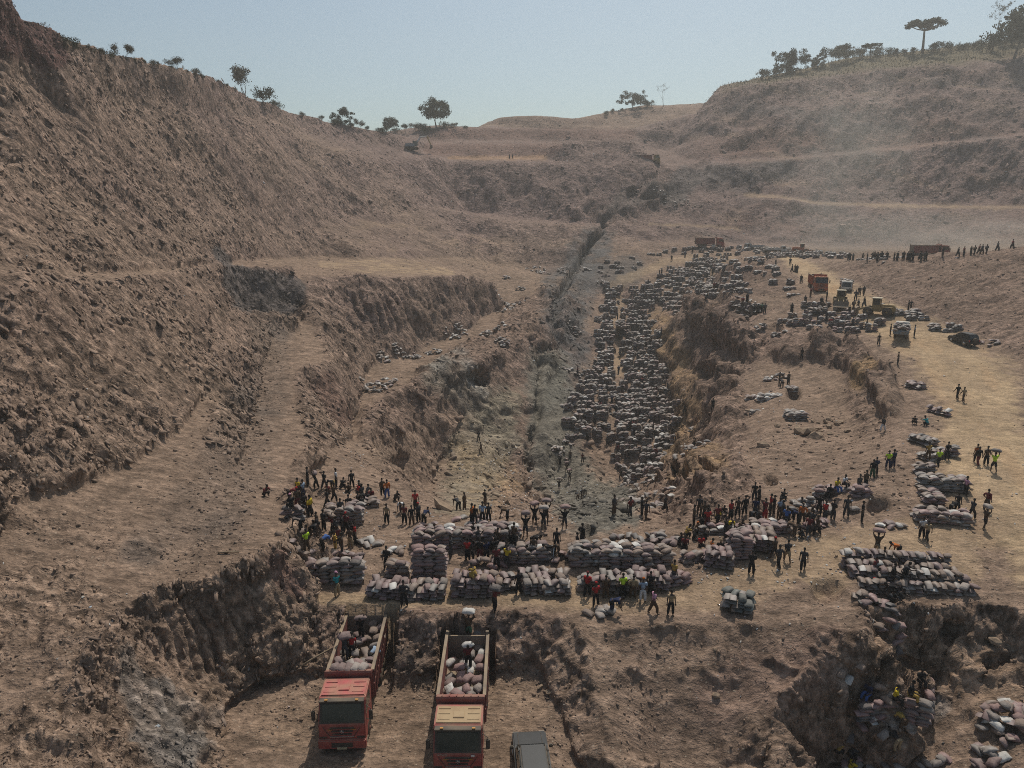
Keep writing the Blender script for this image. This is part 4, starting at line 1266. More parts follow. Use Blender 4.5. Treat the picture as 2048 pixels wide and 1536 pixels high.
# ---- stacks along the road edge
stack(1882, 1042, 5, 3, 4, -16, 'road edge stack with two people in black leaning on it', [PALE, BRN, MAUV, PINK])
stack(1905, 1046, 3, 2, 3, -16, 'road edge stack with two people in black leaning on it', [PALE, BRN, PINK])
stack(1885, 978, 5, 3, 5, -12, 'road edge stack beside the person in pink', [PALE, BRN, GRY, MAUV])
stack(1862, 998, 2, 5, 3, -12, 'strip of sacks joining two road edge stacks', [PALE, BRN, PINK])
stack(1849, 945, 2, 2, 4, -8, 'left end of the stack under the person in a yellow vest', [BRN, GRY, MAUV])
stack(1846, 885, 2, 5, 3, 22, 'curving row on the brow left of the road', MIXG)
stack(1862, 916, 3, 3, 3, 26, 'lower end of the curving row on the brow', [BRN, GRY, PALE])
stack(1897, 911, 2, 2, 4, -6, 'small square stack by three people on the road', [GRY, PALE, MAUV])
stack(1831, 775, 2, 4, 3, 20, 'two small stacks at the road bend', [MAUV, PALE, PINK])
stack(1878, 826, 1, 5, 3, 35, 'single slanting row at the middle of the road edge', [MAUV, PINK, BRN])
# ---- hollow behind the spoil mound
stack(1590, 836, 3, 4, 4, 0, 'largest stack in the hollow beside the boulder heap', MIXG)
stack(1540, 796, 4, 3, 4, -4, 'whitish stack in the hollow', [PALE, WHT, GRY])
stack(1503, 797, 2, 2, 3, 0, 'two small stacks at the left of the hollow', MIXG)
stack(1516, 822, 3, 2, 2, 0, 'two small stacks at the left of the hollow', MIXG)
heap(1552, 758, 16, 1.6, .9, .9, 'heap at the back of the hollow', MIXG)
stack(1583, 783, 2, 3, 3, 0, 'stack at the back of the hollow', MIXG)
# ---- mined-out hole at the lower right
stack(1762, 1428, 4, 1, 6, 6, 'sack wall inside the mined-out hole', [MAUV, DRK, BRN, PINK])
stack(1815, 1432, 3, 1, 7, -28, 'sack wall inside the mined-out hole', [MAUV, PINK, GRY])
stack(1858, 1392, 3, 1, 5, 62, 'right wing of the sack wall inside the hole', [MAUV, PINK, GRY])
heap(2010, 1448, 34, 1.5, 1.4, 1.1, 'large heap in the lower right corner', [PINK, MAUV, GRY, BRN])
heap(1972, 1520, 10, .7, .8, .6, 'short column of sacks in front of the lower right heap', [PINK, MAUV, GRY])
heap(1870, 1536, 6, 1.0, .4, .2, 'few sacks on the floor at the bottom edge', [PINK, GRY])
heap(1720, 1515, 24, 1.9, 1.3, .6, 'heap on the floor of the mined-out hole', [DRK, GRY, PINK, BRN])
heap(1775, 1500, 10, .9, .7, .5, 'heap on the floor of the mined-out hole', [DRK, GRY, PINK])
# ---- left crowd
stack(690, 1042, 4, 3, 6, 4, 'stack inside the left hand crowd', [MAUV, BRN, GRY])
stack(730, 1012, 3, 2, 3, 8, 'low stack people sit on in the left hand crowd', [MAUV, BRN])
stack(588, 1032, 2, 1, 5, 0, 'stack under the person with a pink cap', [MAUV, DRK])
heap(600, 1085, 5, .9, .9, .15, 'few sacks on the slope at the left edge of the crowd', MIXP)
heap(735, 1090, 8, .9, .6, .5, 'small heap between the left crowd and the long stack', MIXG)
N_NEAR = len(ALL_SACKS)
# ---- further stacks on the old benches and the field in the pit
FARD = 'far'
for (x, y, n, w) in [(742, 778, 34, 3.2), (775, 765, 14, 2), (765, 716, 16, 1.4), (800, 714, 16, 1.6), (830, 716, 14, 1.5), (868, 706, 14, 1.4), (905, 676, 16, 1.8), (925, 666, 14, 1.5), (985, 668, 26, 2.6), (1008, 690, 18, 1.8), (1000, 600, 20, 2), (1030, 612, 22, 2.4), (1012, 625, 16, 2),
                     (1070, 540, 14, 3), (1085, 548, 12, 2), (1120, 545, 12, 2), (1040, 580, 8, 1.5), (1010, 556, 6, 1.5), (1205, 565, 10, 1.5), (1150, 665, 20, 2), (1145, 745, 16, 2), (1132, 540, 16, 3), (1160, 540, 16, 3),
                     (1500, 630, 24, 2.6), (1490, 615, 14, 2), (1525, 660, 10, 1.6), (1560, 668, 6, 1.2), (1480, 600, 14, 2), (1400, 895, 10, 1.5), (1380, 870, 8, 1.2), (1370, 910, 10, 1.5), (1300, 960, 26, 2.6), (1265, 965, 18, 2), (1330, 930, 12, 1.5),
                     (1340, 400, 18, 5), (1370, 405, 14, 4), (1310, 395, 10, 4), (1280, 1010, 14, 2.2), (1330, 1000, 14, 2.2), (1240, 1005, 8, 2), (1120, 905, 16, 1.4), (1137, 890, 8, 1)]:
    heap(x, y, n, w, w * .6, .9, FARD, MIXG + [PALE, PALE], size=1.05)

def in_poly(x, y, poly):
    c, j = False, len(poly) - 1
    for i in range(len(poly)):
        if (poly[i][1] > y) != (poly[j][1] > y) and x < (poly[j][0] - poly[i][0]) * (y - poly[i][1]) / (poly[j][1] - poly[i][1] + 1e-9) + poly[i][0]:
            c = not c
        j = i
    return c

def field(poly, gx, gy, dens, lays, pal):
    """rows of stacks over a piece of ground; gx, gy spacing in metres"""
    pts = [ground_px(*p)[0] for p in poly]
    pl = [(p.x, p.y) for p in pts if p is not None]
    x0, x1 = min(p[0] for p in pl), max(p[0] for p in pl)
    y0, y1 = min(p[1] for p in pl), max(p[1] for p in pl)
    yy = y0
    row = 0
    while yy < y1:
        xx = x0 + random.uniform(0, gx)
        while xx < x1:
            if in_poly(xx, yy, pl) and random.random() < dens:
                X_, Y_ = xx + random.gauss(0, .35), yy + random.gauss(0, .45)
                stack(Vector((X_, Y_, ground_z(X_, Y_))), None, random.choice((2, 2, 3)), random.choice((1, 2, 2)), random.choice(lays), random.gauss(0, 20), FARD, pal, loose=.035, size=1.08, white=.05)
            xx += gx * random.uniform(.92, 1.2)
        yy += gy * random.uniform(.9, 1.15)
        row += 1

FP = MIXG + [DRK, GRY, MAUV, BRN]
field([(1215, 575), (1195, 640), (1190, 690), (1195, 740), (1160, 760), (1130, 830), (1125, 880), (1190, 890), (1225, 850), (1230, 770), (1224, 745), (1224, 650), (1234, 590), (1255, 565)], 1.9, 1.55, .98, (3, 5, 6, 7), FP)
field([(1250, 600), (1250, 660), (1250, 740), (1234, 790), (1228, 850), (1225, 890), (1235, 930), (1290, 960), (1330, 930), (1350, 880), (1360, 850), (1345, 780), (1335, 720), (1315, 660), (1300, 620), (1330, 590), (1300, 575)], 1.9, 1.55, .98, (3, 5, 6, 7), FP)
field([(1250, 598), (1310, 575), (1400, 570), (1420, 545), (1400, 520), (1340, 540)], 2.2, 2.2, .92, (3, 4, 5), FP)
field([(1310, 565), (1300, 590), (1400, 594), (1495, 598), (1490, 550), (1450, 516), (1400, 518)], 2.1, 2.0, .95, (3, 4, 5), FP)
field([(1200, 560), (1260, 545), (1320, 515), (1350, 500), (1290, 510), (1200, 530), (1180, 540)], 2.6, 3.2, .75, (2, 3), FP)
field([(1330, 508), (1340, 494), (1480, 495), (1640, 505), (1700, 512), (1690, 520), (1560, 520), (1480, 515), (1400, 520)], 2.6, 3.6, .9, (3, 4), FP)
field([(1500, 515), (1560, 545), (1600, 590), (1640, 635), (1620, 640), (1580, 600), (1540, 560), (1480, 525)], 2.4, 2.4, .9, (2, 3, 4), FP)
field([(1530, 640), (1610, 628), (1700, 630), (1760, 650), (1740, 672), (1690, 668), (1600, 655), (1545, 655)], 2.1, 2.0, .95, (3, 4, 5), FP + [PINK])
field([(1640, 610), (1690, 620), (1670, 640), (1620, 630)], 2.1, 2.0, .9, (3, 4), FP)
field([(1690, 622), (1740, 628), (1740, 645), (1690, 645)], 2.2, 2.0, .7, (2, 3), FP)
field([(1775, 612), (1830, 628), (1925, 665), (1905, 674), (1820, 644), (1760, 620)], 1.9, 1.8, .95, (2, 3, 4), FP)
field([(1720, 525), (1860, 518), (1850, 514), (1720, 518)], 3.0, 2.0, .6, (2,), FP)
heap(1975, 688, 10, 1.6, 1.0, .5, FARD, MIXP)
# ================================================================ PEOPLE
def skinned(name, J, E, mat, root='pelvis', sub=1):
    """one continuous surface grown round a jointed skeleton; J: joint -> (position, radius)"""
    keys = list(J)
    me = bpy.data.meshes.new(name)
    me.from_pydata([J[k][0] for k in keys], [(keys.index(a), keys.index(b)) for a, b in E], [])
    ob = bpy.data.objects.new(name, me)
    COL.objects.link(ob)
    md = ob.modifiers.new('skin', 'SKIN')
    md.use_smooth_shade = True
    sv = me.skin_vertices[0].data
    for i, k in enumerate(keys):
        r = J[k][1]
        sv[i].radius = r if isinstance(r, tuple) else (r, r)
        sv[i].use_root = (k == root)
    if sub:
        sd = ob.modifiers.new('sub', 'SUBSURF'); sd.levels = sub; sd.render_levels = sub
    dg = bpy.context.evaluated_depsgraph_get()
    out = bpy.data.meshes.new_from_object(ob.evaluated_get(dg))
    out.name = name
    out.materials.clear()
    out.materials.append(mat)
    bpy.data.objects.remove(ob)
    bpy.data.meshes.remove(me)
    return out

def add_to(me, mb):
    """append head, hands to the body mesh"""
    bm = bmesh.new(); bm.from_mesh(me)
    tmp = mb.mesh('tmp', [me.materials[0]], True)
    bm.from_mesh(tmp)
    bm.to_mesh(me); bm.free()
    bpy.data.meshes.remove(tmp)
    me.polygons.foreach_set('use_smooth', [True] * len(me.polygons))

V3 = Vector
def pose(name, pel=(0, 0, .92), lean=0.0, twist=0.0, arms=None, legs=None, headdir=0.0, sleeve=.55, short=False, robe=False):
    """the person faces -y; arms / legs: (elbow, hand) / (knee, ankle) offsets for left and right"""
    P0 = V3(pel)
    ud = V3((0, -math.sin(lean), math.cos(lean)))          # direction of the spine
    fd = V3((0, -math.cos(lean), -math.sin(lean)))
    waist = P0 + ud * .14
    chest = P0 + ud * .34
    neck = P0 + ud * .52
    hd = (ud * .75 + V3((0, 0, .25)) + fd * headdir).normalized()
    head = neck + hd * .17
    J, E = {}, []
    J['pelvis'] = (P0, (.125, .10)); J['waist'] = (waist, (.12, .092)); J['chest'] = (chest, (.145, .105)); J['upper'] = (P0 + ud * .46, (.11, .085)); J['neck'] = (neck + ud * .03, .055)
    J['crown'] = (head, .05)
    E += [('pelvis', 'waist'), ('waist', 'chest'), ('chest', 'upper'), ('upper', 'neck'), ('neck', 'crown')]
    mb = MB()
    arms = arms or [((.05, .02, -.27), (.03, -.06, -.25)), ((.05, .02, -.27), (.03, -.06, -.25))]
    legs = legs or [((.02, -.02, -.43), (.02, .03, -.42)), ((.02, -.02, -.43), (.02, .03, -.42))]
    SJ, SE = {k: (J[k][0], tuple(r * 1.30 for r in J[k][1])) for k in ('pelvis', 'waist', 'chest', 'upper')}, [('pelvis', 'waist'), ('waist', 'chest'), ('chest', 'upper')]
    TJ, TE = {'waist': (waist - ud * .04, (.132, .105)), 'pelvis': (P0 - ud * .02, (.145, .118))}, [('waist', 'pelvis')]
    for s, tagk, (el, ha), (kn, an) in ((1, 'l', arms[0], legs[0]), (-1, 'r', arms[1], legs[1])):
        sh = P0 + ud * .46 + V3((s * .185, 0, 0))
        e = sh + V3((s * el[0], el[1], el[2])); w = e + V3((s * ha[0], ha[1], ha[2]))
        J['sh' + tagk] = (sh, .062); J['el' + tagk] = (e, .045); J['wr' + tagk] = (w, .031)
        E += [('upper', 'sh' + tagk), ('sh' + tagk, 'el' + tagk), ('el' + tagk, 'wr' + tagk)]
        se = sh + (e - sh) * (1.0 if sleeve >= 1 else max(sleeve, .3) * 1.4 if sleeve < .7 else 1)
        SJ['sh' + tagk] = (sh, .090); SJ['el' + tagk] = (se, .078); SE += [('upper', 'sh' + tagk), ('sh' + tagk, 'el' + tagk)]
        if sleeve >= 1:
            SJ['wr' + tagk] = (e + (w - e) * .85, .046); SE.append(('el' + tagk, 'wr' + tagk))
        # hand: palm, four fingers, thumb
        dr = (w - e).normalized()
        sd = dr.cross(V3((0, 1, 0)) if abs(dr.y) < .8 else V3((1, 0, 0))).normalized()
        pn = dr.cross(sd)
        pc = w + dr * .055
        mb.tube([w, w + dr * .04, w + dr * .095], [.028, .042, .034], 6)
        for q, fl in enumerate((.062, .078, .072, .055)):
            b0 = w + dr * .09 + sd * (-.03 + .02 * q)
            b1 = b0 + dr * fl * .55 + pn * .008
            b2 = b1 + dr * fl * .4 + pn * .025
            mb.tube([b0, b1, b2], [.0095, .009, .007], 4)
        t0 = w + dr * .035 - sd * .03
        mb.tube([t0, t0 + dr * .03 - sd * .022, t0 + dr * .06 - sd * .024 + pn * .015], [.012, .011, .008], 4)
        hp = P0 - ud * .03 + V3((s * .095, 0, 0))
        k_ = hp + V3((s * kn[0], kn[1], kn[2])); a_ = k_ + V3((s * an[0], an[1], an[2]))
        to = a_ + V3((s * .03, -.16, -.045)); he = a_ + V3((0, .045, -.04))
        J['hp' + tagk] = (hp, .098); J['kn' + tagk] = (k_, .062); J['an' + tagk] = (a_, .042); J['to' + tagk] = (to, (.04, .028))
        cf = k_ + (a_ - k_) * .35
        J['cf' + tagk] = (cf, .062)
        E += [('pelvis', 'hp' + tagk), ('hp' + tagk, 'kn' + tagk), ('kn' + tagk, 'cf' + tagk), ('cf' + tagk, 'an' + tagk), ('an' + tagk, 'to' + tagk)]
        TJ['hp' + tagk] = (hp, .128); TJ['kn' + tagk] = (k_, .100); TE += [('pelvis', 'hp' + tagk), ('hp' + tagk, 'kn' + tagk)]
        if not short:
            TJ['an' + tagk] = (a_ + (k_ - a_) * .12, .082); TE.append(('kn' + tagk, 'an' + tagk))
    body = skinned('body', J, E, M_SKIN)
    # head with nose, ears, chin
    M = Matrix.Translation(head + hd * .045) @ hd.to_track_quat('Z', 'Y').to_matrix().to_4x4()
    hb = MB()
    hb.ball((0, 0, .0), (.076, .095, .118), 12, 9)
    hb.ball((0, -.04, -.06), (.055, .055, .055), 8, 6)
    hb.tube([(0, -.088, .015), (0, -.112, -.018), (0, -.09, -.028)], [.008, .016, .006], 5)
    for s in (-1, 1):
        hb.ball((s * .077, .005, -.005), (.012, .022, .032), 6, 5)
        hb.ball((s * .03, -.082, .018), (.016, .012, .010), 6, 5)
    hb.tube([(-.022, -.092, -.058), (0, -.1, -.06), (.022, -.092, -.058)], [.006, .010, .006], 5)
    face = hd.cross(V3((1, 0, 0)))
    # track_quat keeps z along hd; turn so that the face looks along -y
    xax = V3((1, 0, 0)); yax = hd.cross(xax).normalized()
    M = Matrix((xax, yax, hd)).transposed().to_4x4()
    M.translation = head + hd * .045
    hb.v = [tuple(M @ V3(v)) for v in hb.v]
    mb.v_off = len(mb.v)
    o = len(mb.v)
    mb.v += hb.v; mb.f += [tuple(i + o for i in f) for f in hb.f]; mb.m += hb.m
    add_to(body, mb)
    shirt = skinned('shirt', SJ, SE, M_CLOTH)
    trou = skinned('trousers', TJ, TE, M_CLOTH)
    hm = MB(); hm.ball((0, .012, .022), (.083, .098, .108), 12, 8)
    hm.v = [tuple(M @ V3((v[0], v[1], max(v[2], -.01 if v[1] > .0 else .045)))) for v in hm.v]
    hair = hm.mesh('hair', M_HAIR, True)
    cm = MB(); cm.ball((0, .008, .035), (.092, .106, .108), 12, 8)
    cm.v = [tuple(M @ V3((v[0], v[1], max(v[2], .035)))) for v in cm.v]
    b_ = MB(); b_.tube([(-.06, -.08, .04), (0, -.15, .03), (.06, -.08, .04)], [.012, .014, .012], 5)
    o = len(cm.v); cm.v += [tuple(M @ V3(v)) for v in b_.v]; cm.f += [tuple(i + o for i in f) for f in b_.f]; cm.m += b_.m
    capm = cm.mesh('cap', M_CLOTH, True)
    lo = []
    for (jj, ee, mm) in ((J, E, 0), (SJ, SE, 1), (TJ, TE, 2)):
        m_ = skinned('lo', jj, ee, M_SKIN, sub=0)
        vv = np.empty(len(m_.vertices) * 3, np.float32); m_.vertices.foreach_get('co', vv)
        lo.append((vv.reshape(-1, 3), [tuple(p.vertices) for p in m_.polygons], mm))
        bpy.data.meshes.remove(m_)
    sb = MB(); sb.ball(tuple(head + hd * .045), (.08, .098, .12), 7, 5)
    lo.append((np.array(sb.v), sb.f, 3))
    return dict(lo=lo, body=body, shirt=shirt, trousers=trou, hair=hair, cap=capm, head=head + hd * .17, sh=P0 + ud * .5)

DOWN = ((.05, .03, -.27), (.02, -.07, -.25))
HIP = ((.16, .06, -.22), (-.12, -.10, -.17))
UP = ((.14, -.05, .20), (-.02, -.02, .24))
FWD = ((.05, -.08, -.25), (-.04, -.22, -.06))
LEGS = ((.03, -.02, -.43), (.02, .03, -.42))
POSES = {
    'stand': pose('stand', arms=[DOWN, DOWN], legs=[LEGS, ((.05, .0, -.43), (.03, .03, -.42))]),
    'stand2': pose('stand2', arms=[HIP, DOWN], legs=[((.07, -.02, -.43), (.04, .02, -.42)), LEGS], sleeve=1),
    'folded': pose('folded', arms=[((.03, -.06, -.26), (-.2, -.13, .05)), ((.03, -.06, -.26), (-.2, -.16, .02))], legs=[LEGS, LEGS], sleeve=1),
    'walk': pose('walk', (0, 0, .90), .06, arms=[((.05, -.10, -.25), (.02, -.14, -.2)), ((.05, .12, -.24), (.02, .0, -.26))], legs=[((.02, .10, -.41), (.0, .20, -.36)), ((.02, -.20, -.38), (.0, -.02, -.42))]),
    'walk2': pose('walk2', (0, 0, .90), .05, arms=[((.05, .10, -.25), (.02, -.04, -.25)), FWD], legs=[((.02, -.19, -.385), (.0, -.04, -.42)), ((.02, .08, -.42), (.0, .18, -.37))], short=True),
    'sit': pose('sit', (0, 0, .12), .22, arms=[FWD, ((.06, -.12, -.24), (-.05, -.2, -.05))], legs=[((.05, -.40, .06), (.0, -.10, -.42)), ((.06, -.41, .04), (.02, -.04, -.43))]),
    'squat': pose('squat', (0, .10, .26), .5, arms=[((.04, -.22, -.12), (-.08, -.2, .02)), ((.04, -.22, -.12), (-.08, -.2, .02))], legs=[((.10, -.34, .20), (-.02, .16, -.38)), ((.12, -.33, .20), (-.02, .15, -.38))], headdir=.1),
    'bend': pose('bend', (0, .08, .86), 1.25, arms=[((.04, -.04, -.28), (-.02, -.06, -.25)), ((.05, -.08, -.27), (-.03, -.10, -.23))], legs=[((.05, -.08, -.40), (.02, .06, -.40)), ((.05, -.04, -.41), (.02, .06, -.40))]),
    'carry': pose('carry', (0, 0, .91), .03, arms=[UP, UP], legs=[((.02, -.14, -.40), (.0, .0, -.42)), ((.02, .08, -.41), (.0, .16, -.38))], short=True),
    'shoulder': pose('shoulder', (0, 0, .90), .34, arms=[((.12, -.06, .16), (-.06, .10, .22)), ((.06, -.12, -.22), (-.02, -.16, -.1))], legs=[((.03, -.16, -.39), (.0, .04, -.42)), ((.03, .06, -.41), (.0, .14, -.39))], headdir=.25),
}
CC = {'k': ('black', (.018, .018, .019)), 'd': ('dark grey', (.045, .045, .048)), 'b': ('brown', (.085, .055, .036)), 'y': ('yellow', (.50, .36, .03)), 'm': ('mustard', (.34, .22, .06)), 'r': ('red', (.33, .03, .028)),
      'o': ('orange', (.42, .12, .03)), 'w': ('white', (.52, .52, .52)), 'u': ('blue', (.05, .10, .26)), 't': ('teal', (.02, .22, .24)), 'g': ('green', (.05, .10, .06)), 'n': ('navy', (.022, .028, .06)), 'p': ('pink', (.48, .25, .33)),
      'a': ('tan', (.28, .21, .13)), 'l': ('lime yellow', (.42, .60, .04)), 's': ('bare', None), 'c': ('light blue', (.26, .33, .42)), 'x': ('maroon', (.13, .03, .03))}
PWORD = {'stand': 'standing', 'stand2': 'standing hand on hip', 'folded': 'standing arms folded', 'walk': 'walking', 'walk2': 'striding', 'sit': 'sitting', 'squat': 'squatting', 'bend': 'bending down', 'carry': 'carrying a sack overhead', 'shoulder': 'bent under a sack'}
PEOPLE = []
SEATH = {'sit': .0}

def person(x, y, ps='stand', sh='k', tr='k', zone='', rz=None, h=0.0, hat=None, at_pt=None, sackcol=None, scale=None, extra=None):
    p = at_pt if at_pt is not None else ground_px_h(x, y, h)
    if p is None:
        return
    PEOPLE.append(dict(x=x, y=y, p=p, ps=ps, sh=sh, tr=tr, zone=zone, rz=random.uniform(0, 360) if rz is None else rz, hat=hat, sackcol=sackcol, h=h, scale=scale, extra=extra))

Q = person
Z = 'on the walkway above the trucks'
Q(675, 1192, 'stand', 't', 'a', Z, 60, hat='p'); Q(808, 1212, 'stand2', 'd', 'k', Z, 0); Q(989, 1222, 'shoulder', 'x', 'k', Z, 150, sackcol=DRK)
Q(1037, 1188, 'stand', 'k', 'k', Z, 200); Q(1191, 1212, 'stand', 'r', 'k', Z, 200, hat='r'); Q(1174, 1193, 'walk', 'r', 'k', Z, 160, hat='x'); Q(1211, 1197, 'stand', 'b', 'b', Z, 180)
Q(1245, 1195, 'stand', 'l', 'k', Z, 180); Q(1266, 1197, 'stand2', 'a', 'b', Z, 170); Q(1285, 1203, 'stand', 'c', 'w', Z, 170, hat='o'); Q(1300, 1190, 'stand', 'k', 'k', Z, 150)
Q(1306, 1228, 'walk', 'p', 'b', Z, 100); Q(1341, 1230, 'stand', 'a', 'k', Z, 0); Q(1226, 1226, 'bend', 'n', 'n', Z, 70); Q(1347, 1167, 'stand', 'm', 'd', Z, 120)
Q(1502, 1149, 'folded', 'k', 'k', Z, 150); Q(1557, 1137, 'walk', 'd', 'k', Z, 200); Q(1548, 1119, 'walk2', 'b', 'k', Z, 210, hat='r'); Q(1574, 1125, 'walk2', 'd', 'a', Z, 180); Q(1605, 1141, 'walk', 'd', 'k', Z, 340)
Q(1154, 1108, 'stand', 'k', 'k', Z, 100); Q(1164, 1092, 'stand2', 'k', 'd', Z, 120)
Z = 'in the crowd at the right end of the bench'
for a in [(1461, 1039, 'stand', 'r', 'k'), (1489, 1030, 'stand2', 'k', 'k'), (1509, 1036, 'stand', 'n', 'd'), (1517, 1010, 'stand', 'k', 'k'), (1529, 1039, 'stand', 'x', 'r'), (1540, 1029, 'stand', 'r', 'k'), (1547, 1029, 'folded', 'k', 'b'), (1558, 1035, 'stand', 'c', 'b'),
          (1571, 1056, 'stand', 'u', 'k'), (1582, 1042, 'bend', 'k', 'k'), (1593, 1047, 'bend', 'n', 'k'), (1603, 1047, 'stand2', 'o', 'b'), (1637, 1029, 'stand', 'k', 'k'), (1649, 1042, 'stand', 'r', 'd'), (1665, 1040, 'folded', 'k', 'd'), (1692, 1034, 'stand', 'd', 'd'), (1723, 1044, 'stand', 'k', 'k'),
          (1508, 1002, 'stand', 'k', 'd'), (1565, 1000, 'squat', 'k', 'k'), (1599, 1014, 'sit', 'd', 'k'), (1387, 1052, 'stand', 'b', 'k'), (1405, 1051, 'squat', 'k', 'k'), (1414, 1057, 'stand', 'r', 'x'), (1434, 1040, 'squat', 'y', 'k'), (1398, 1064, 'sit', 'b', 'k', 'o'),
          (1358, 1088, 'sit', 'k', 'k'), (1373, 1074, 'squat', 'm', 'k'), (1386, 1080, 'sit', 'k', 'd'), (1401, 1090, 'sit', 'r', 'k'), (1412, 1078, 'sit', 'k', 'k'), (1421, 1099, 'sit', 'o', 'b'), (1440, 1100, 'sit', 'k', 'm', 'a'), (1457, 1097, 'stand', 'k', 'k'), (1498, 1066, 'squat', 'd', 'k'), (1459, 1064, 'bend', 'y', 'k'),
          (1370, 1092, 'sit', 'x', 'k'), (1450, 1078, 'stand', 'k', 'd'), (1475, 1034, 'stand', 'b', 'k')]:
    Q(*a[:5], Z, hat=a[5] if len(a) > 5 else None)
Z = 'in the crowd at the left end of the bench'
for a in [(616, 973, 'stand', 'k', 'k'), (633, 978, 'shoulder', 'k', 'k'), (649, 979, 'walk', 'k', 'd'), (607, 998, 'stand', 'c', 'n'), (597, 996, 'stand', 'y', 'k'), (596, 1019, 'stand', 'b', 'x', 'r'), (582, 1002, 'bend', 'x', 'k'), (621, 1033, 'stand2', 'y', 'k'), (583, 1013, 'sit', 'k', 'k', 'p', .9),
          (603, 1046, 'stand', 'k', 'k'), (635, 1064, 'walk', 'b', 'b'), (648, 1060, 'stand', 'd', 'k'), (666, 1067, 'shoulder', 'x', 'k'), (685, 1069, 'stand', 'k', 'k'), (693, 1065, 'stand', 'x', 'k', 'r'), (711, 1087, 'stand', 'r', 'k'), (701, 1096, 'stand', 'b', 'a'), (671, 1106, 'folded', 'm', 'm'), (685, 1111, 'stand', 'b', 'd'),
          (647, 1101, 'bend', 'u', 'k'), (614, 1103, 'stand', 'l', 'b'), (600, 1063, 'bend', 's', 'k'), (774, 1139, 'stand', 'k', 'k'), (774, 1048, 'stand', 'a', 'k'), (804, 1026, 'bend', 'w', 'n'), (792, 1002, 'squat', 'k', 'k'), (765, 991, 'stand2', 'b', 'k'), (775, 996, 'stand2', 'o', 'u'), (831, 1019, 'walk', 'r', 'k'),
          (809, 1048, 'stand', 'x', 'k'), (824, 1051, 'stand', 'k', 'b'), (837, 1044, 'stand', 'd', 'k', 'r'), (849, 1048, 'bend', 'n', 'k'), (698, 983, 'sit', 'b', 'k'), (704, 977, 'stand', 'k', 'k'), (715, 985, 'sit', 'r', 'k'), (722, 980, 'sit', 'k', 'd'), (734, 987, 'sit', 'd', 'k'), (684, 977, 'squat', 'k', 'k'),
          (673, 975, 'stand', 'w', 'k'), (665, 980, 'bend', 'k', 'm'), (719, 1003, 'sit', 'b', 'b'), (733, 1003, 'sit', 'd', 'b'), (698, 1012, 'sit', 'k', 'k', None, .9), (680, 1018, 'sit', 'd', 'w', None, 1.0), (655, 1017, 'walk', 'k', 'k'), (726, 1012, 'sit', 'k', 'k', None, .4), (742, 995, 'sit', 'x', 'k')]:
    Q(*a[:5], Z, hat=a[5] if len(a) > 5 else None, h=a[6] if len(a) > 6 else 0)
Q(720, 1150, 'shoulder', 'd', 'd', 'beside the leftmost bench stack', 20, sackcol=MAUV)
Q(531, 993, 'squat', 'x', 'k', 'alone on the stony left ledge', 60)
Z = 'among the stacks in the middle of the bench'
for a in [(944, 1049, 'stand', 'o', 'k'), (950, 1049, 'stand', 'k', 'k'), (965, 1046, 'stand', 'c', 'k'), (977, 1044, 'stand', 'd', 'k'), (1013, 1040, 'bend', 'b', 'k'), (1028, 1091, 'folded', 'b', 'k', 1.0), (973, 1123, 'stand', 'n', 'k'), (935, 1121, 'stand', 'r', 'k'), (995, 1112, 'squat', 'd', 'k'),
          (1011, 1096, 'sit', 'k', 'k', .7), (993, 1138, 'stand', 'x', 'k'), (1014, 1136, 'stand', 'y', 'd'), (1067, 1116, 'stand', 'b', 'k'), (1102, 1117, 'bend', 'k', 'w'), (1092, 1112, 'squat', 'd', 'k'), (1113, 1113, 'bend', 'b', 'k'), (948, 1156, 'squat', 'm', 'm', 1.3), (960, 1120, 'stand', 'k', 'x'), (984, 1100, 'squat', 'k', 'k')]:
    Q(*a[:5], Z, h=a[5] if len(a) > 5 else 0)
Z = 'climbing out of the pit behind the bench'
for a in [(1069, 1052), (1087, 1060), (1051, 1074), (1092, 1047), (1129, 1058), (1139, 963), (1118, 981), (1133, 946)]:
    Q(a[0], a[1], 'carry', random.choice('kbdx'), random.choice('kdb'), Z, 0, sackcol=random.choice([PINK, BRN, PALE, MAUV]))
Z = 'down on the pit floor'
for a in [(916, 1021), (929, 1020), (970, 1012), (1155, 1000), (1163, 998), (1170, 991), (962, 905), (957, 882), (1228, 1030), (1260, 1033), (1283, 1034), (1292, 1038), (1330, 1022), (1242, 958), (1120, 930), (1140, 920), (1165, 925), (1285, 945), (1262, 940), (1215, 892)]:
    Q(a[0], a[1], random.choice(['stand', 'walk', 'walk', 'stand2', 'bend']), random.choice('kkkddbx'), random.choice('kkdb'), Z)
Z = 'in the sack field in the pit'
for a in [(1240, 716), (1238, 681), (1243, 677), (1237, 747), (1235, 640), (1243, 630), (1343, 522), (1319, 554), (1323, 551), (1296, 571), (1352, 882), (1341, 858), (1326, 872), (1303, 800), (1312, 790), (1321, 795), (1296, 812), (1284, 770), (1335, 780), (1341, 790), (1202, 790), (1186, 770), (1172, 776),
          (1213, 785), (1232, 830), (1247, 835), (1262, 850), (1190, 850), (1168, 845), (1300, 830), (1310, 826), (1275, 880), (1290, 875), (1155, 750), (1425, 548), (1428, 540), (1415, 560), (1270, 700), (1282, 665), (1205, 860), (1250, 920), (1300, 930), (1318, 905), (1385, 505), (1400, 500), (1370, 515)]:
    Q(a[0], a[1], random.choice(['stand', 'walk', 'stand2', 'bend', 'carry']), random.choice('kkkkddbxn'), random.choice('kkdb'), Z)
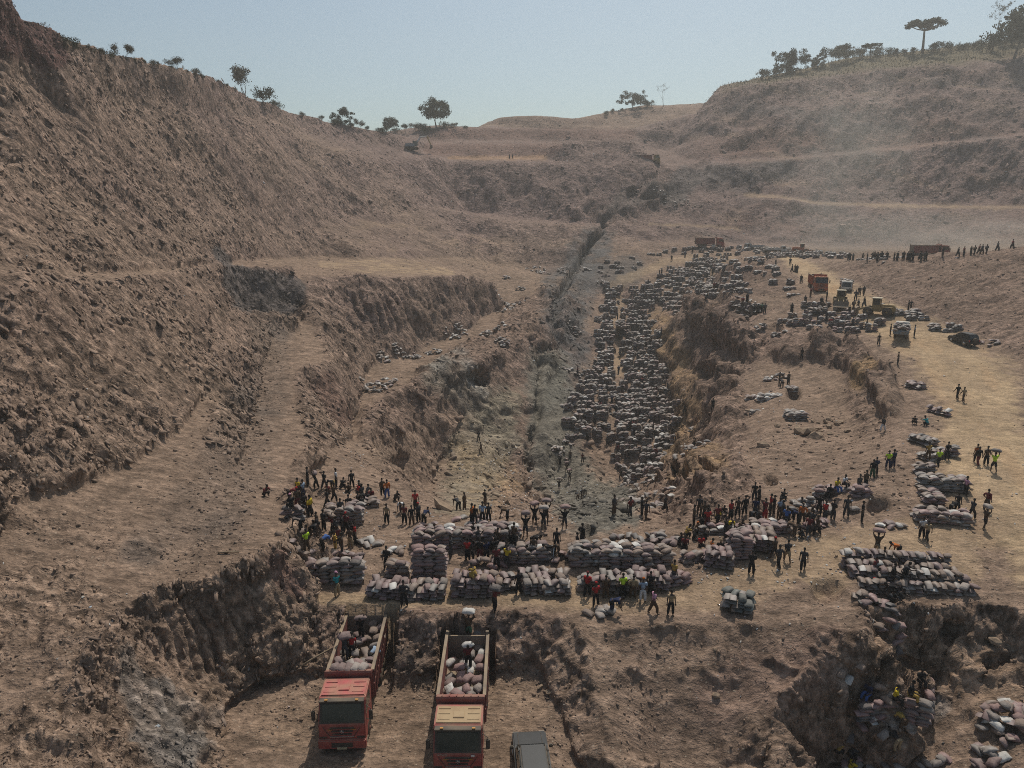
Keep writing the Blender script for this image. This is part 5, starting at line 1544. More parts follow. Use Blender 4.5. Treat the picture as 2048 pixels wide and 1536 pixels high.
for k in range(46):
    y_ = random.choice([random.uniform(560, 700), random.uniform(700, 930), random.uniform(740, 900)])
    Q(random.gauss(np.interp(y_, [560, 700, 800, 900, 930], [1320, 1260, 1250, 1270, 1280]), np.interp(y_, [560, 700, 800, 930], [60, 35, 55, 35])), y_, random.choice(['stand', 'walk', 'stand2', 'bend', 'sit', 'squat']), random.choice('kkkkddbxn'), random.choice('kkdb'), Z, h=random.choice([0, 0, .9]))
Z = 'in the crowd at the left end of the bench'
for k in range(16):
    Q(random.gauss(660, 45), random.uniform(985, 1095), random.choice(['stand', 'walk', 'squat', 'bend', 'folded']), random.choice('kkkddbx'), random.choice('kkdb'), Z)
Z = 'among the stacks in the middle of the bench'
for k in range(16):
    Q(random.uniform(900, 1130), random.uniform(1085, 1130), random.choice(['stand', 'walk', 'squat', 'bend', 'folded']), random.choice('kkkddbx'), random.choice('kkdb'), Z)
Z = 'in the crowd at the right end of the bench'
for k in range(16):
    Q(random.uniform(1350, 1640), random.uniform(1030, 1075), random.choice(['stand', 'walk', 'squat', 'bend', 'folded']), random.choice('kkkddbx'), random.choice('kkdb'), Z)
Q(1425, 822, 'stand', 'k', 'k', 'alone on the slope right of the sack field', 20); Q(1388, 612, 'squat', 'k', 'k', 'alone on the brow above the sack field', 90)
Q(1387, 890, 'squat', 'b', 'k', 'in the shade of the pit wall', 90); Q(1603, 719, 'stand', 'k', 'k', 'alone between the sack rows and the hollow', 10); Q(1795, 729, 'stand', 'b', 'k', 'alone at the left edge of the road', 60)
Q(1765, 864, 'walk', 'd', 'w', 'striding down the spoil mound', 300)
Z = 'in the hollow by the whitish stack'
Q(1558, 770, 'stand', 'k', 'k', Z); Q(1576, 769, 'stand', 'b', 'k', Z); Q(1563, 775, 'bend', 'd', 'k', Z)
Z = 'on the brow left of the road'
Q(1775, 937, 'stand', 'l', 'n', Z, 150); Q(1785, 935, 'stand', 'n', 'n', Z, 200); Q(1744, 956, 'stand', 'k', 'g', Z, 150); Q(1750, 951, 'folded', 'n', 'k', Z, 170)
Z = 'on the wide dirt road'
Q(1914, 799, 'walk', 'k', 'k', Z, 190); Q(1926, 804, 'walk', 'a', 'b', Z, 190); Q(1951, 924, 'stand', 'o', 'k', Z, 180); Q(1955, 931, 'walk', 'k', 'x', Z, 180); Q(1971, 930, 'stand', 'b', 'k', Z, 180); Q(1986, 944, 'carry', 'l', 'k', Z, 180, sackcol=DRK)
Q(1930, 991, 'stand', 'p', 'k', Z, 90); Q(1942, 1038, 'walk', 'd', 'k', Z, 100); Q(1972, 1020, 'stand2', 'x', 'b', Z, 110); Q(1968, 1058, 'carry', 'b', 'k', Z, 100, sackcol=PALE); Q(1842, 1076, 'stand', 'w', 'k', Z, 180); Q(1853, 1083, 'walk', 'a', 'k', Z, 190)
Z = 'on the stacks along the road edge'
Q(1876, 934, 'walk', 'l', 'k', Z, 180, h=.7); Q(1855, 919, 'stand', 'm', 'b', Z, 180, h=.4); Q(1893, 919, 'stand', 'k', 'k', Z, 180); Q(1913, 1024, 'stand', 'k', 'k', Z, 120); Q(1902, 1030, 'bend', 'k', 'k', Z, 120); Q(1829, 848, 'squat', 'k', 'k', Z); Q(1853, 852, 'squat', 't', 'k', Z)
Z = 'at the stack under the spoil mound'
Q(1672, 975, 'sit', 'y', 'u', Z, 20, h=.8); Q(1687, 968, 'sit', 'w', 'k', Z, 30, h=.6); Q(1717, 986, 'stand', 'd', 'd', Z, 20); Q(1730, 979, 'stand', 'b', 'k', Z, 20); Q(1662, 988, 'sit', 'k', 'k', Z, 300, h=.2)
Z = 'on the long terraced stack beside the road'
Q(1752, 1112, 'carry', 'b', 'a', Z, 150, sackcol=PINK); Q(1770, 1116, 'sit', 'd', 'k', Z, 300, h=.3); Q(1794, 1114, 'bend', 'o', 'k', Z, 270); Q(1747, 1136, 'sit', 'x', 'k', Z, 40, h=.9); Q(1783, 1152, 'sit', 'k', 'd', Z, 60, h=.9); Q(1808, 1150, 'squat', 'd', 'k', Z, 60, h=.9); Q(1741, 1178, 'squat', 'k', 'k', Z, hat='r'); Q(1786, 1198, 'bend', 'k', 'k', Z); Q(1797, 1202, 'squat', 'k', 'd', Z); Q(1778, 1205, 'squat', 'd', 'k', Z)
Z = 'around the loaders at the top of the road'
for a in [(1757, 690, 'k'), (1780, 671, 'k'), (1811, 676, 'd'), (1828, 674, 'w'), (1642, 613, 'k'), (1653, 601, 'k'), (1621, 593, 'x'), (1711, 600, 'd'), (1718, 592, 'k'), (1727, 591, 'k'), (1728, 614, 'k'), (1716, 618, 'd'), (1698, 630, 'k'), (1706, 620, 'b'), (1645, 622, 'b'), (1602, 567, 'k'), (1675, 612, 'r'), (1610, 634, 'd'), (1636, 640, 'k'), (1652, 642, 'k'), (1583, 626, 'k'), (1660, 655, 'r'), (1704, 655, 'k'), (1732, 660, 'k'),
          (1523, 625, 'g'), (1529, 626, 'd'), (1508, 628, 'k'), (1515, 627, 'k'), (1494, 605, 'k'), (1485, 612, 'x'), (1816, 622, 'k'), (1821, 620, 'd'), (1584, 545, 'd'), (1590, 545, 'b'), (1594, 546, 'd'), (1580, 530, 'k'), (1533, 520, 'k'), (1551, 532, 'k'), (1610, 610, 'k'), (1688, 603, 'k')]:
    Q(a[0], a[1], random.choice(['stand', 'walk', 'stand2']), a[2], random.choice('kkdb'), Z)
Z = 'in the line walking along the bank crest'
for a in [(1885, 512), (1915, 513), (1927, 512), (1941, 511), (1948, 510), (1957, 508), (1963, 508), (1972, 508), (1994, 502), (2024, 498)]:
    Q(a[0], a[1], random.choice(['walk', 'walk', 'stand', 'walk2']), random.choice('kkkddbx'), random.choice('kkdb'), Z, random.choice([80, 90, 270, 100]))
Z = 'in the dusty crowd behind the bank crest'
for i in range(30):
    Q(random.choice([1702, 1722, 1735, 1748, 1757, 1764, 1776, 1790, 1796, 1802, 1808, 1818, 1826, 1832, 1840, 1850, 1858]) + random.gauss(0, 3), 520.5 + random.uniform(-1, 1.5), random.choice(['stand', 'walk', 'stand2']), random.choice('kkkdb'), random.choice('kkd'), Z)
Z = 'in the mined-out hole at the lower right'
Q(1839, 1360, 'sit', 'k', 'k', Z, 0, h=1.2); Q(1788, 1396, 'sit', 'y', 'k', Z, 60, h=1.1); Q(1738, 1388, 'sit', 'n', 'u', Z, 300, h=1.0); Q(1818, 1388, 'sit', 'k', 'm', Z, 60, h=1.1); Q(1803, 1462, 'bend', 'm', 'b', Z, 200); Q(1791, 1502, 'bend', 'k', 'a', Z, 200); Q(1676, 1508, 'squat', 'm', 'k', Z, 120); Q(1702, 1516, 'squat', 'd', 'k', Z, 100); Q(1700, 1545, 'squat', 'y', 'k', Z, 100)
Z = 'on the far orange bench'
Q(1019, 318, 'stand', 'n', 'k', Z); Q(1025, 318, 'stand', 'd', 'k', Z)
# ================================================================ VEHICLES
def wheel(parent, x, y, r, w, name='wheel', rim=None, seg=22):
    """tyre with a rim; axle along x"""
    s = 1 if x > 0 else -1
    t = MB().disc((x, y, r), 0, [(-w / 2, r * .58), (-w / 2, r * .93), (-w * .36, r), (w * .36, r), (w / 2, r * .93), (w / 2, r * .58)], seg)
    o = t.part(name, M_RUBBER, parent, True)
    rm = MB().disc((x + s * w * .42, y, r), 0, [(-.06, r * .57), (.02, r * .56), (.03, r * .46), (-.03, r * .34), (.05, r * .2), (.07, r * .16)][::1 if s > 0 else 1], seg)
    link('rim', rm.mesh('rim', rim or M_RIM, True), o)
    return o

def dump_truck(label, loc, rz, paint, roofdust, lettering=None, group='dump trucks', bedmat=None, lowdetail=False):
    """tipper lorry, about 8.4 m long; the cab looks along -y, origin on the ground below the bumper"""
    t = empty('dump_truck', loc, rz)
    tag(t, label, 'truck', group)
    bedm = bedmat or M_REDBED
    # chassis
    MB().box(-.48, -.36, 1.2, 8.1, .78, 1.05).box(.36, .48, 1.2, 8.1, .78, 1.05).box(-.36, .36, 2.4, 2.6, .8, 1.0).box(-.36, .36, 5.2, 5.4, .8, 1.0).part('chassis', M_CHASSIS, t)
    MB().box(-1.15, -.5, 2.55, 3.7, .55, 1.15).part('fuel_tank', M_CHROME, t, bevel=.06)
    MB().box(.5, 1.15, 2.55, 3.5, .55, 1.15).part('battery_box', M_CHASSIS, t, bevel=.03)
    for y in (1.35, 5.6, 7.0):
        for s in (-1, 1):
            wheel(t, s * 1.04, y, .53, .34 if y < 2 else .56)
    # cab
    prof = [(.12, .62), (.06, 1.0), (.10, 1.72), (.52, 2.88), (.66, 3.02), (2.12, 3.08), (2.2, 3.0), (2.22, .98), (1.95, .95), (1.78, 1.15), (.92, 1.15), (.78, .62)]
    cab = MB().prism(prof, -1.22, 1.22).part('cab', paint, t, bevel=.05)
    # windscreen in a black surround
    n_ = Vector((0, -1.16, .42)).normalized()
    def onscreen(x, k, off):
        y = .10 + .42 * k; z = 1.72 + 1.16 * k
        return (x, y + n_.y * off, z + n_.z * off)
    def panel(x0, x1, k0, k1, off, name, mat, par, th=.02, tx=1.0):
        mb = MB()
        a = [onscreen(x0, k0, off), onscreen(x1, k0, off), onscreen(x1 * tx, k1, off), onscreen(x0 * tx, k1, off)]
        b = [onscreen(x0, k0, off - th), onscreen(x1, k0, off - th), onscreen(x1 * tx, k1, off - th), onscreen(x0 * tx, k1, off - th)]
        mb.add(a + b, [(0, 1, 2, 3), (7, 6, 5, 4), (0, 4, 5, 1), (1, 5, 6, 2), (2, 6, 7, 3), (3, 7, 4, 0)])
        return mb.part(name, mat, par)
    fr = panel(-1.17, 1.17, .06, 1.0, .012, 'windscreen_surround', M_BLACK, t, tx=.97)
    gl = panel(-1.06, 1.06, .13, .86, .028, 'windscreen', M_GLASS, t, tx=.96)
    for x in (-.5, .42):
        MB().tube([onscreen(x, .11, .05), onscreen(x + .42, .17, .05)], .012, 5).part('wiper', M_BLACK, t)
    # sun visor above the screen with marker lamps
    MB().box(-1.16, 1.16, .30, .62, 2.90, 2.99).part('sun_visor', M_BLACK, t, bevel=.02)
    for x in (-.8, .8):
        MB().box(x - .08, x + .08, .34, .44, 3.0, 3.05).part('marker_lamp', M_AMBER, t)
    # roof: ribs and hatch
    for x in (-.75, .75):
        for y0, z0 in ((.95, 3.05), (1.35, 3.06), (1.72, 3.07)):
            MB().box(x - .3, x + .3, y0, y0 + .09, z0, z0 + .04).part('roof_rib', roofdust, t)
    MB().box(-.28, .28, 1.05, 1.5, 3.05, 3.13).part('roof_hatch', roofdust, t, bevel=.02)
    MB().box(-1.13, 1.13, .74, 2.08, 3.045, 3.072).part('roof_panel', roofdust, t, bevel=.01)
    # front: grille slots, bars, emblem, head lamps, bumper
    for z, w in ((1.56, .62), (1.38, .56), (1.20, .5)):
        MB().box(-w, w, .035, .09, z - .045, z + .03).part('grille_slot', M_BLACK, t)
    MB().box(-.62, .62, .015, .07, 1.03, 1.075).part('chrome_bar', M_CHROME, t)
    em = MB()
    for k in range(3):                      # three-armed emblem inside a triangle
        a = R(90 + 120 * k)
        em.tube([(0, .012, 1.39), (.12 * math.cos(a), .012, 1.39 + .12 * math.sin(a))], [.022, .008], 5)
        b1, b2 = R(30 + 120 * k), R(150 + 120 * k)
        em.tube([(.11 * math.cos(b1), .012, 1.37 + .11 * math.sin(b1)), (.11 * math.cos(b2), .012, 1.37 + .11 * math.sin(b2))], [.008, .008], 4)
    em.part('emblem', M_CHROME, t)
    for s in (-1, 1):
        # raked seam lines and lamps at the corners
        MB().tube([(s * .98, .055, 1.62), (s * .62, .04, 1.06)], .014, 5).part('panel_seam', M_BLACK, t)
        MB().box(s * .98 - .2, s * .98 + .2, .03, .12, .98, 1.06).part('lamp_seam', M_BLACK, t)
        MB().box(min(s * .68, s * 1.19), max(s * .68, s * 1.19), -.02, .1, .66, .86).part('headlight', M_LAMP, t, bevel=.03)
        MB().box(s * .62 - .12, s * .62 + .12, .035, .08, 1.46, 1.49).part('marker_strip', M_AMBER, t)
    bp = MB().box(-1.25, 1.25, -.08, .2, .38, .92).part('bumper', paint, t, bevel=.05)
    MB().box(-.55, .55, -.1, -.06, .5, .78).part('lower_grille', M_BLACK, t)
    MB().box(-.26, .26, -.125, -.095, .4, .52).part('number_plate', M_PLATE, t)
    # mirrors, doors, steps, mudguards
    for s in (-1, 1):
        m = MB().box(s * 1.5 - .1, s * 1.5 + .1, .28, .4, 1.85, 2.42).part('mirror', M_BLACK, t, bevel=.03)
        link('mirror_arm', MB().tube([(s * 1.2, .5, 2.62), (s * 1.5, .36, 2.5), (s * 1.5, .34, 2.4)], .02, 5).mesh('mirror_arm', M_BLACK), m)
        link('mirror_arm', MB().tube([(s * 1.2, .45, 1.8), (s * 1.5, .34, 1.86)], .02, 5).mesh('mirror_arm', M_BLACK), m)
        dr = MB().box(s * 1.222 - .012, s * 1.222 + .012, .55, 1.75, 1.2, 2.05).part('door', paint, t)
        wd = MB(); wd.add([(s * 1.226, .42, 2.08), (s * 1.226, 1.7, 2.08), (s * 1.226, 1.66, 2.82), (s * 1.226, .66, 2.82), (s * 1.24, .42, 2.08), (s * 1.24, 1.7, 2.08), (s * 1.24, 1.66, 2.82), (s * 1.24, .66, 2.82)], [(0, 1, 2, 3), (4, 7, 6, 5), (0, 4, 5, 1), (1, 5, 6, 2), (2, 6, 7, 3), (3, 7, 4, 0)])
        link('side_window', wd.mesh('side_window', M_GLASS), dr)
        link('handle', MB().box(s * 1.245 - .015, s * 1.245 + .015, 1.5, 1.66, 1.9, 1.94).mesh('handle', M_BLACK), dr)
        MB().box(s * 1.1 - .14, s * 1.1 + .14, .35, .8, .42, .5).box(s * 1.1 - .12, s * 1.1 + .12, .4, .8, .72, .78).part('step', M_CHASSIS, t)
        MB().prism([(4.9, 1.08), (5.0, 1.16), (7.7, 1.16), (7.8, 1.08)], s * 1.04 - .28, s * 1.04 + .28).part('mudguard', M_BLACK, t)
    # tipping body
    bf, bb = 2.85, 8.35
    MB().box(-1.16, 1.16, bf, bb, 1.24, 1.36).part('bed_floor', M_BED, t)
    for s in (-1, 1):
        sd = MB().box(s * 1.20 - .04, s * 1.20 + .04, bf, bb, 1.24, 2.95).part('bed_side', bedm, t)
        rb = MB()
        ys = np.linspace(bf + .25, bb - .1, 11)
        for y in ys:
            link('rib', MB().box(s * 1.285 - .045, s * 1.285 + .045, y - .06, y + .06, 1.2, 2.93).mesh('rib', bedm), sd)
        link('top_rail', MB().box(s * 1.24 - .09, s * 1.24 + .09, bf - .02, bb + .02, 2.952, 3.06).mesh('top_rail', M_BED), sd)
        link('mid_rail', MB().box(s * 1.275 - .03, s * 1.275 + .03, bf, bb, 2.05, 2.15).mesh('mid_rail', bedm), sd)
    fp = MB().box(-1.16, 1.16, bf - .10, bf - .02, 1.24, 3.0).part('front_board', bedm, t)
    # sloping shield over the cab
    cp = MB(); cp.add([(-1.26, 2.78, 3.02), (1.26, 2.78, 3.02), (1.26, 2.30, 3.30), (-1.26, 2.30, 3.30), (-1.26, 2.78, 3.08), (1.26, 2.78, 3.08), (1.26, 2.30, 3.36), (-1.26, 2.30, 3.36)], [(0, 3, 2, 1), (4, 5, 6, 7), (0, 1, 5, 4), (1, 2, 6, 5), (2, 3, 7, 6), (3, 0, 4, 7)])
    cps = MB().prism([(2.78, 3.0), (2.78, 3.14), (2.22, 3.42), (2.18, 3.30), (2.24, 2.98), (2.34, 2.98), (2.36, 3.16)], -1.27, 1.27).part('cab_shield', bedm, t, bevel=.015)
    for x in np.linspace(-.95, .95, 6):
        rbm = MB(); rbm.add([(x - .025, 2.76, 3.152), (x + .025, 2.76, 3.152), (x + .025, 2.24, 3.412), (x - .025, 2.24, 3.412), (x - .025, 2.77, 3.19), (x + .025, 2.77, 3.19), (x + .025, 2.25, 3.45), (x - .025, 2.25, 3.45)], [(0, 3, 2, 1), (4, 5, 6, 7), (0, 1, 5, 4), (1, 2, 6, 5), (2, 3, 7, 6), (3, 0, 4, 7)])
        link('rib', rbm.mesh('rib', bedm), cps)
    tg = MB().box(-1.16, 1.16, bb + .0, bb + .08, 1.3, 2.95).part('tailgate', M_BED, t)
    for s in (-1, 1):
        link('gate_post', MB().box(s * 1.2 - .09, s * 1.2 + .09, bb + .022, bb + .16, 1.2, 3.22).mesh('gate_post', M_BED), tg)
    for z in (1.6, 2.2, 2.8):
        link('gate_rib', MB().box(-1.1, 1.1, bb + .082, bb + .15, z - .05, z + .05).mesh('gate_rib', M_BED), tg)
    MB().tube([(-.62, 2.42, 1.0), (-.62, 2.42, 3.15)], .07, 8).part('exhaust_stack', M_CHASSIS, t)
    if lettering:
        cu = bpy.data.curves.new('lettering', 'FONT')
        cu.body = lettering; cu.size = .15; cu.extrude = .004; cu.align_x = 'CENTER'
        cu.materials.append(M_TEXT)
        tmp = bpy.data.objects.new('tmp_text', cu); COL.objects.link(tmp)
        tm = bpy.data.meshes.new_from_object(tmp.evaluated_get(bpy.context.evaluated_depsgraph_get()))
        bpy.data.objects.remove(tmp)
        link('lettering', tm, t, (-.78, .066, 1.66), (R(90), 0, 0))
        MB().box(.66, .84, .055, .075, 1.62, 1.72).part('sticker', M_WHITE, t)
    return t

M_ROOFA = pmat('dusty_red_roof', (.40, .04, .065), .6, dust=.62, dustcol=(.34, .23, .15))
M_ROOFB = pmat('dust_covered_roof', (.30, .20, .12), .85, dust=.95, dustcol=(.38, .275, .165))
tl = atz(690, 1483, -27.7)
TL = dump_truck('red dump truck with bright red roof, left of the two loaded trucks in the foreground', (tl[0], 31.7, CZ - 28.05), R(2.0), M_RED, M_ROOFA, group='dump trucks in the foreground')
tr = at(917, 1440, 30.2)
TR = dump_truck('red dump truck with tan dust covered roof, right of the two in the foreground', (tr[0] - .05, 29.8, CZ - 28.2), R(0), M_RED, M_ROOFB, 'HOWO', group='dump trucks in the foreground')

def load_truck(T, n, desc, y0, y1, z0, z1, pal, white):
    T_m = Matrix.Translation(T.location) @ T.rotation_euler.to_matrix().to_4x4()
    for k in range(n):
        ly = y0 + (y1 - y0) * ((k // 4) + random.uniform(.2, .8)) / math.ceil(n / 4)
        lx = -.84 + .56 * (k % 4) + random.gauss(0, .09)
        lz = z0 + (z1 - z0) * random.random() + .12
        col = WHT if random.random() < white else random.choice(pal)
        add_sack(T_m @ Vector((lx, ly, lz)), (random.gauss(0, .3), random.gauss(0, .25), random.uniform(0, 6.28)), col, random.uniform(.95, 1.1), desc, 2)
load_truck(TL, 8, 'load heaped behind the cab shield of the left truck', 2.85, 4.4, 2.45, 2.75, [PALE, PINK, GRY, MAUV], .06)
load_truck(TL, 28, 'load lying in the bed of the left truck', 3.2, 8.1, 1.6, 2.3, [GRY, BRN, MAUV], .02)
for k in range(5):
    q = Matrix.Translation(TL.location) @ TL.rotation_euler.to_matrix().to_4x4() @ Vector((-.75 + .38 * k, 2.62 + random.uniform(-.1, .1), 3.34))
    add_sack(q, (.35, random.gauss(0, .1), R(80) + random.gauss(0, .2)), random.choice([PINK, PALE, MAUV]), .95, 'row standing on the cab shield of the left truck', 2)
load_truck(TR, 28, 'load lying in the bed of the right truck', 3.1, 8.0, 1.5, 2.1, [MAUV, BRN, GRY, PINK], .14)
load_truck(TR, 8, 'load lying in the bed of the right truck', 3.0, 5.0, 1.9, 2.3, [MAUV, PINK, BRN, PALE], .16)
for k in range(5):
    q = Matrix.Translation(TL.location) @ TL.rotation_euler.to_matrix().to_4x4() @ Vector((.35 + random.uniform(-.2, .2), 8.5 + .35 * k, 2.5 + .28 * k))
    add_sack(q, (.1, -.3, 1.4), random.choice([GRY, PINK, BRN]), 1.1, 'ramp of sacks leading from the bench to the left truck bed', 2)
    q = Matrix.Translation(TR.location) @ TR.rotation_euler.to_matrix().to_4x4() @ Vector((.55 + random.uniform(-.2, .2), 8.5 + .4 * k, 2.2 + .25 * k))
    add_sack(q, (.1, -.3, 1.4), random.choice([GRY, PINK, BRN]), 1.1, 'ramp of sacks leading from the bench to the right truck bed', 2)
def bedpt(T, x, y, z):
    return Matrix.Translation(T.location) @ T.rotation_euler.to_matrix().to_4x4() @ Vector((x, y, z))
Zt = 'in the bed of the left truck'
Q(716, 1265, 'shoulder', 'k', 'k', Zt, 0, at_pt=bedpt(TL, -.15, 7.3, 2.0), sackcol=MAUV); Q(690, 1300, 'shoulder', 'd', 'd', Zt, 190, at_pt=bedpt(TL, -.75, 5.2, 2.1), sackcol=MAUV); Q(700, 1300, 'stand', 'r', 'k', Zt, 0, at_pt=bedpt(TL, -.4, 5.5, 1.9)); Q(752, 1290, 'bend', 'c', 'k', Zt, 140, at_pt=bedpt(TL, .85, 5.0, 1.7))
Q(945, 1300, 'shoulder', 'x', 'k', 'in the bed of the right truck', 0, at_pt=bedpt(TR, .15, 6.7, 1.9), sackcol=WHT)
Q(951, 1258, 'carry', 'b', 'g', 'on the bank behind the right truck', 0, at_pt=bedpt(TR, .05, 9.0, 2.3), sackcol=WHT)

def suv(label, loc, rz, paint, spare=False, scale=1.0):
    """four-wheel drive car; bonnet towards +y, origin on the ground below the middle"""
    t = empty('parked_car', loc, rz)
    t.scale = (scale,) * 3
    tag(t, label, 'car')
    # lower body
    low = [(-2.25, .42), (-2.28, .95), (-2.2, 1.05), (1.1, 1.05), (2.1, .96), (2.3, .82), (2.32, .45), (1.9, .36), (-1.9, .36)]
    b = MB().prism(low[::-1], -.90, .90)
    body = b.part('body', paint, t, bevel=.13)
    # cabin: tapering greenhouse
    g = MB()
    lo = [(-.84, -2.2, 1.03), (.84, -2.2, 1.03), (.84, 1.12, 1.03), (-.84, 1.12, 1.03)]
    hi = [(-.70, -1.95, 1.70), (.70, -1.95, 1.70), (.70, .30, 1.72), (-.70, .30, 1.72)]
    g.add(lo + hi, [(0, 3, 2, 1), (4, 5, 6, 7), (0, 1, 5, 4), (1, 2, 6, 5), (2, 3, 7, 6), (3, 0, 4, 7)])
    g.part('cabin', paint, t, bevel=.12)
    rf = MB().box(-.60, .60, -1.80, .16, 1.69, 1.75).part('roof', paint, t, bevel=.025)
    for s in (-1, 1):
        link('roof_rail', MB().tube([(s * .64, -1.8, 1.755), (s * .64, -1.7, 1.80), (s * .64, .1, 1.80), (s * .64, .2, 1.755)], .02, 6).mesh('roof_rail', M_BLACK), rf)
    # glass, a little proud of the pillars
    def quad(a, b_, c, d, name, off):
        a, b_, c, d = map(Vector, (a, b_, c, d))
        n = (b_ - a).cross(d - a).normalized() * off
        mb = MB(); mb.add([a + n, b_ + n, c + n, d + n, a - n, b_ - n, c - n, d - n], [(0, 1, 2, 3), (7, 6, 5, 4), (0, 4, 5, 1), (1, 5, 6, 2), (2, 6, 7, 3), (3, 7, 4, 0)])
        return mb.part(name, M_GLASS, t)
    quad((-.74, 1.02, 1.11), (.74, 1.02, 1.11), (.64, .38, 1.65), (-.64, .38, 1.65), 'windscreen', .03)
    quad((-.74, -2.17, 1.12), (.74, -2.17, 1.12), (.64, -1.98, 1.64), (-.64, -1.98, 1.64), 'rear_window', .02)
    for s in (-1, 1):
        for (y0, y1) in ((-.05, .78), (-1.02, -.13), (-1.92, -1.10)):
            yt1 = min(y1, .32) if y1 > .3 else y1 - .03
            quad((s * .815, y0, 1.13), (s * .815, y1, 1.13), (s * .715, yt1, 1.64), (s * .715, y0 + .04, 1.64), 'side_window', .02)
        MB().box(s * 1.02 - .1, s * 1.02 + .1, .72, .84, 1.1, 1.28).part('mirror', M_BLACK, t, bevel=.03)
        MB().box(s * .7 - .16, s * .7 + .16, 2.26, 2.34, .68, .82).part('headlight', M_LAMP, t, bevel=.02)
        MB().box(s * .78 - .09, s * .78 + .09, -2.31, -2.24, .72, .98).part('tail_light', pmat('tail_lamp', (.3, .02, .02), .3, dust=.2), t)
        for y in (-1.38, 1.42):
            wheel(t, s * .80, y, .38, .26, rim=M_CHROME, seg=18)
    MB().box(-.88, .88, 2.22, 2.42, .42, .62).part('front_bumper', M_BLACK, t, bevel=.04)
    MB().box(-.88, .88, -2.42, -2.22, .42, .62).part('rear_bumper', M_BLACK, t, bevel=.04)
    MB().tube([(-.62, 1.06, 1.055), (-.62, 2.0, .985)], .012, 5).tube([(.62, 1.06, 1.055), (.62, 2.0, .985)], .012, 5).part('bonnet_seam', M_BLACK, t)
    if spare:
        MB().disc((0, 0, 0), 0, [(-.1, .2), (-.1, .34), (.1, .34), (.1, .2)], 18)
        sp = MB(); sp.disc((0, 0, 0), 0, [(-.11, .2), (-.11, .33), (-.07, .37), (.07, .37), (.11, .33), (.11, .2)], 18)
        sp.v = [(v[1], v[0] - 2.42, v[2] + .92) for v in sp.v]
        sp.part('spare_wheel', M_RUBBER, t, True)
    return t
c = atz(1060, 1512, -26.7)
suv('dusty dark grey four wheel drive car parked right of the dump trucks', (c[0] + .15, c[1] + .35, CZ - 28.3), R(4), M_CARBLACK)
c = ground_px(1926, 688)[0]
suv('dark four wheel drive car with a spare wheel, parked by the right bank', c, R(4), M_CARBLACK, True, .95)

def light_truck(label, x, y, rz, cabm, bedm, loaded, group='lorries on the upper ground', L=6.4):
    c = ground_px(x, y)[0]
    t = empty('lorry', c - Vector((0, 0, .05)), rz); t.scale = (.88,) * 3
    tag(t, label, 'truck', group)
    MB().prism([(0, .5), (-.05, 1.1), (.25, 2.15), (.4, 2.3), (1.5, 2.3), (1.55, .5)], -1.0, 1.0).part('cab', cabm, t, bevel=.05)
    mb = MB(); mb.add([(-.85, -.03, 1.2), (.85, -.03, 1.2), (.8, .24, 2.08), (-.8, .24, 2.08), (-.85, -.06, 1.2), (.85, -.06, 1.2), (.8, .21, 2.08), (-.8, .21, 2.08)], [(0, 1, 2, 3), (7, 6, 5, 4), (0, 4, 5, 1), (1, 5, 6, 2), (2, 6, 7, 3), (3, 7, 4, 0)])
    mb.part('windscreen', M_GLASS, t)
    MB().box(-1.0, 1.0, -.12, .1, .45, .72).part('bumper', M_BLACK, t)
    for s in (-1, 1):
        MB().box(s * 1.006 - .01, s * 1.006 + .01, .35, 1.2, 1.3, 2.05).part('side_window', M_GLASS, t)
        MB().box(s * .7 - .15, s * .7 + .15, -.14, -.05, .78, .95).part('headlight', M_LAMP, t)
        for yy in (.85, L - 1.4):
            wheel(t, s * .85, yy, .42, .3, seg=14)
    MB().box(-.4, .4, 1.3, L - .2, .6, .85).part('chassis', M_CHASSIS, t)
    MB().box(-1.08, 1.08, 1.75, L, .9, 1.05).part('bed_floor', M_BED, t)
    for s in (-1, 1):
        MB().box(s * 1.06 - .03, s * 1.06 + .03, 1.75, L, 1.05, 1.6).part('bed_side', bedm, t)
        for yy in np.linspace(1.9, L - .1, 5):
            MB().box(s * 1.1 - .03, s * 1.1 + .03, yy - .05, yy + .05, 1.0, 1.66).part('stake', bedm, t)
    MB().box(-1.03, 1.03, 1.7, 1.745, 1.05, 2.1).part('headboard', bedm, t)
    MB().box(-1.03, 1.03, L + .002, L + .05, 1.0, 1.6).part('tailgate', bedm, t)
    if loaded:
        M = Matrix.Translation(t.location) @ Matrix.Rotation(rz, 4, 'Z')
        for k in range(loaded):
            q = M @ Vector((-.75 + .5 * (k % 4) + random.gauss(0, .06), 2.1 + (L - 2.5) * random.random(), 1.2 + .25 * (k // 12)))
            add_sack(q, (random.gauss(0, .1), random.gauss(0, .1), rz + random.gauss(0, .3)), random.choice(MIXG + [PALE]), 1.0, FARD)
    return t
light_truck('lorry loaded with sacks seen from behind, parked at the road edge', 1803, 668, R(150), M_WHITE, M_BLUEGREY, 44)
light_truck('lorry piled with sacks standing right of the orange red dump truck', 1692, 585, R(-24), M_WHITE, M_REDBED, 40)
light_truck('blue grey lorry on the far flat beside the red dump truck', 1490, 500, R(-80), M_BLUEGREY, M_BLUEGREY, 0)
light_truck('white lorry on the far flat, nose to the right', 1572, 506, R(75), M_WHITE, M_WHITE, 24)
light_truck('lorry buried in the sack field, loaded high with sacks', 1240, 655, R(172), M_CHASSIS, M_BED, 60, L=7.0)

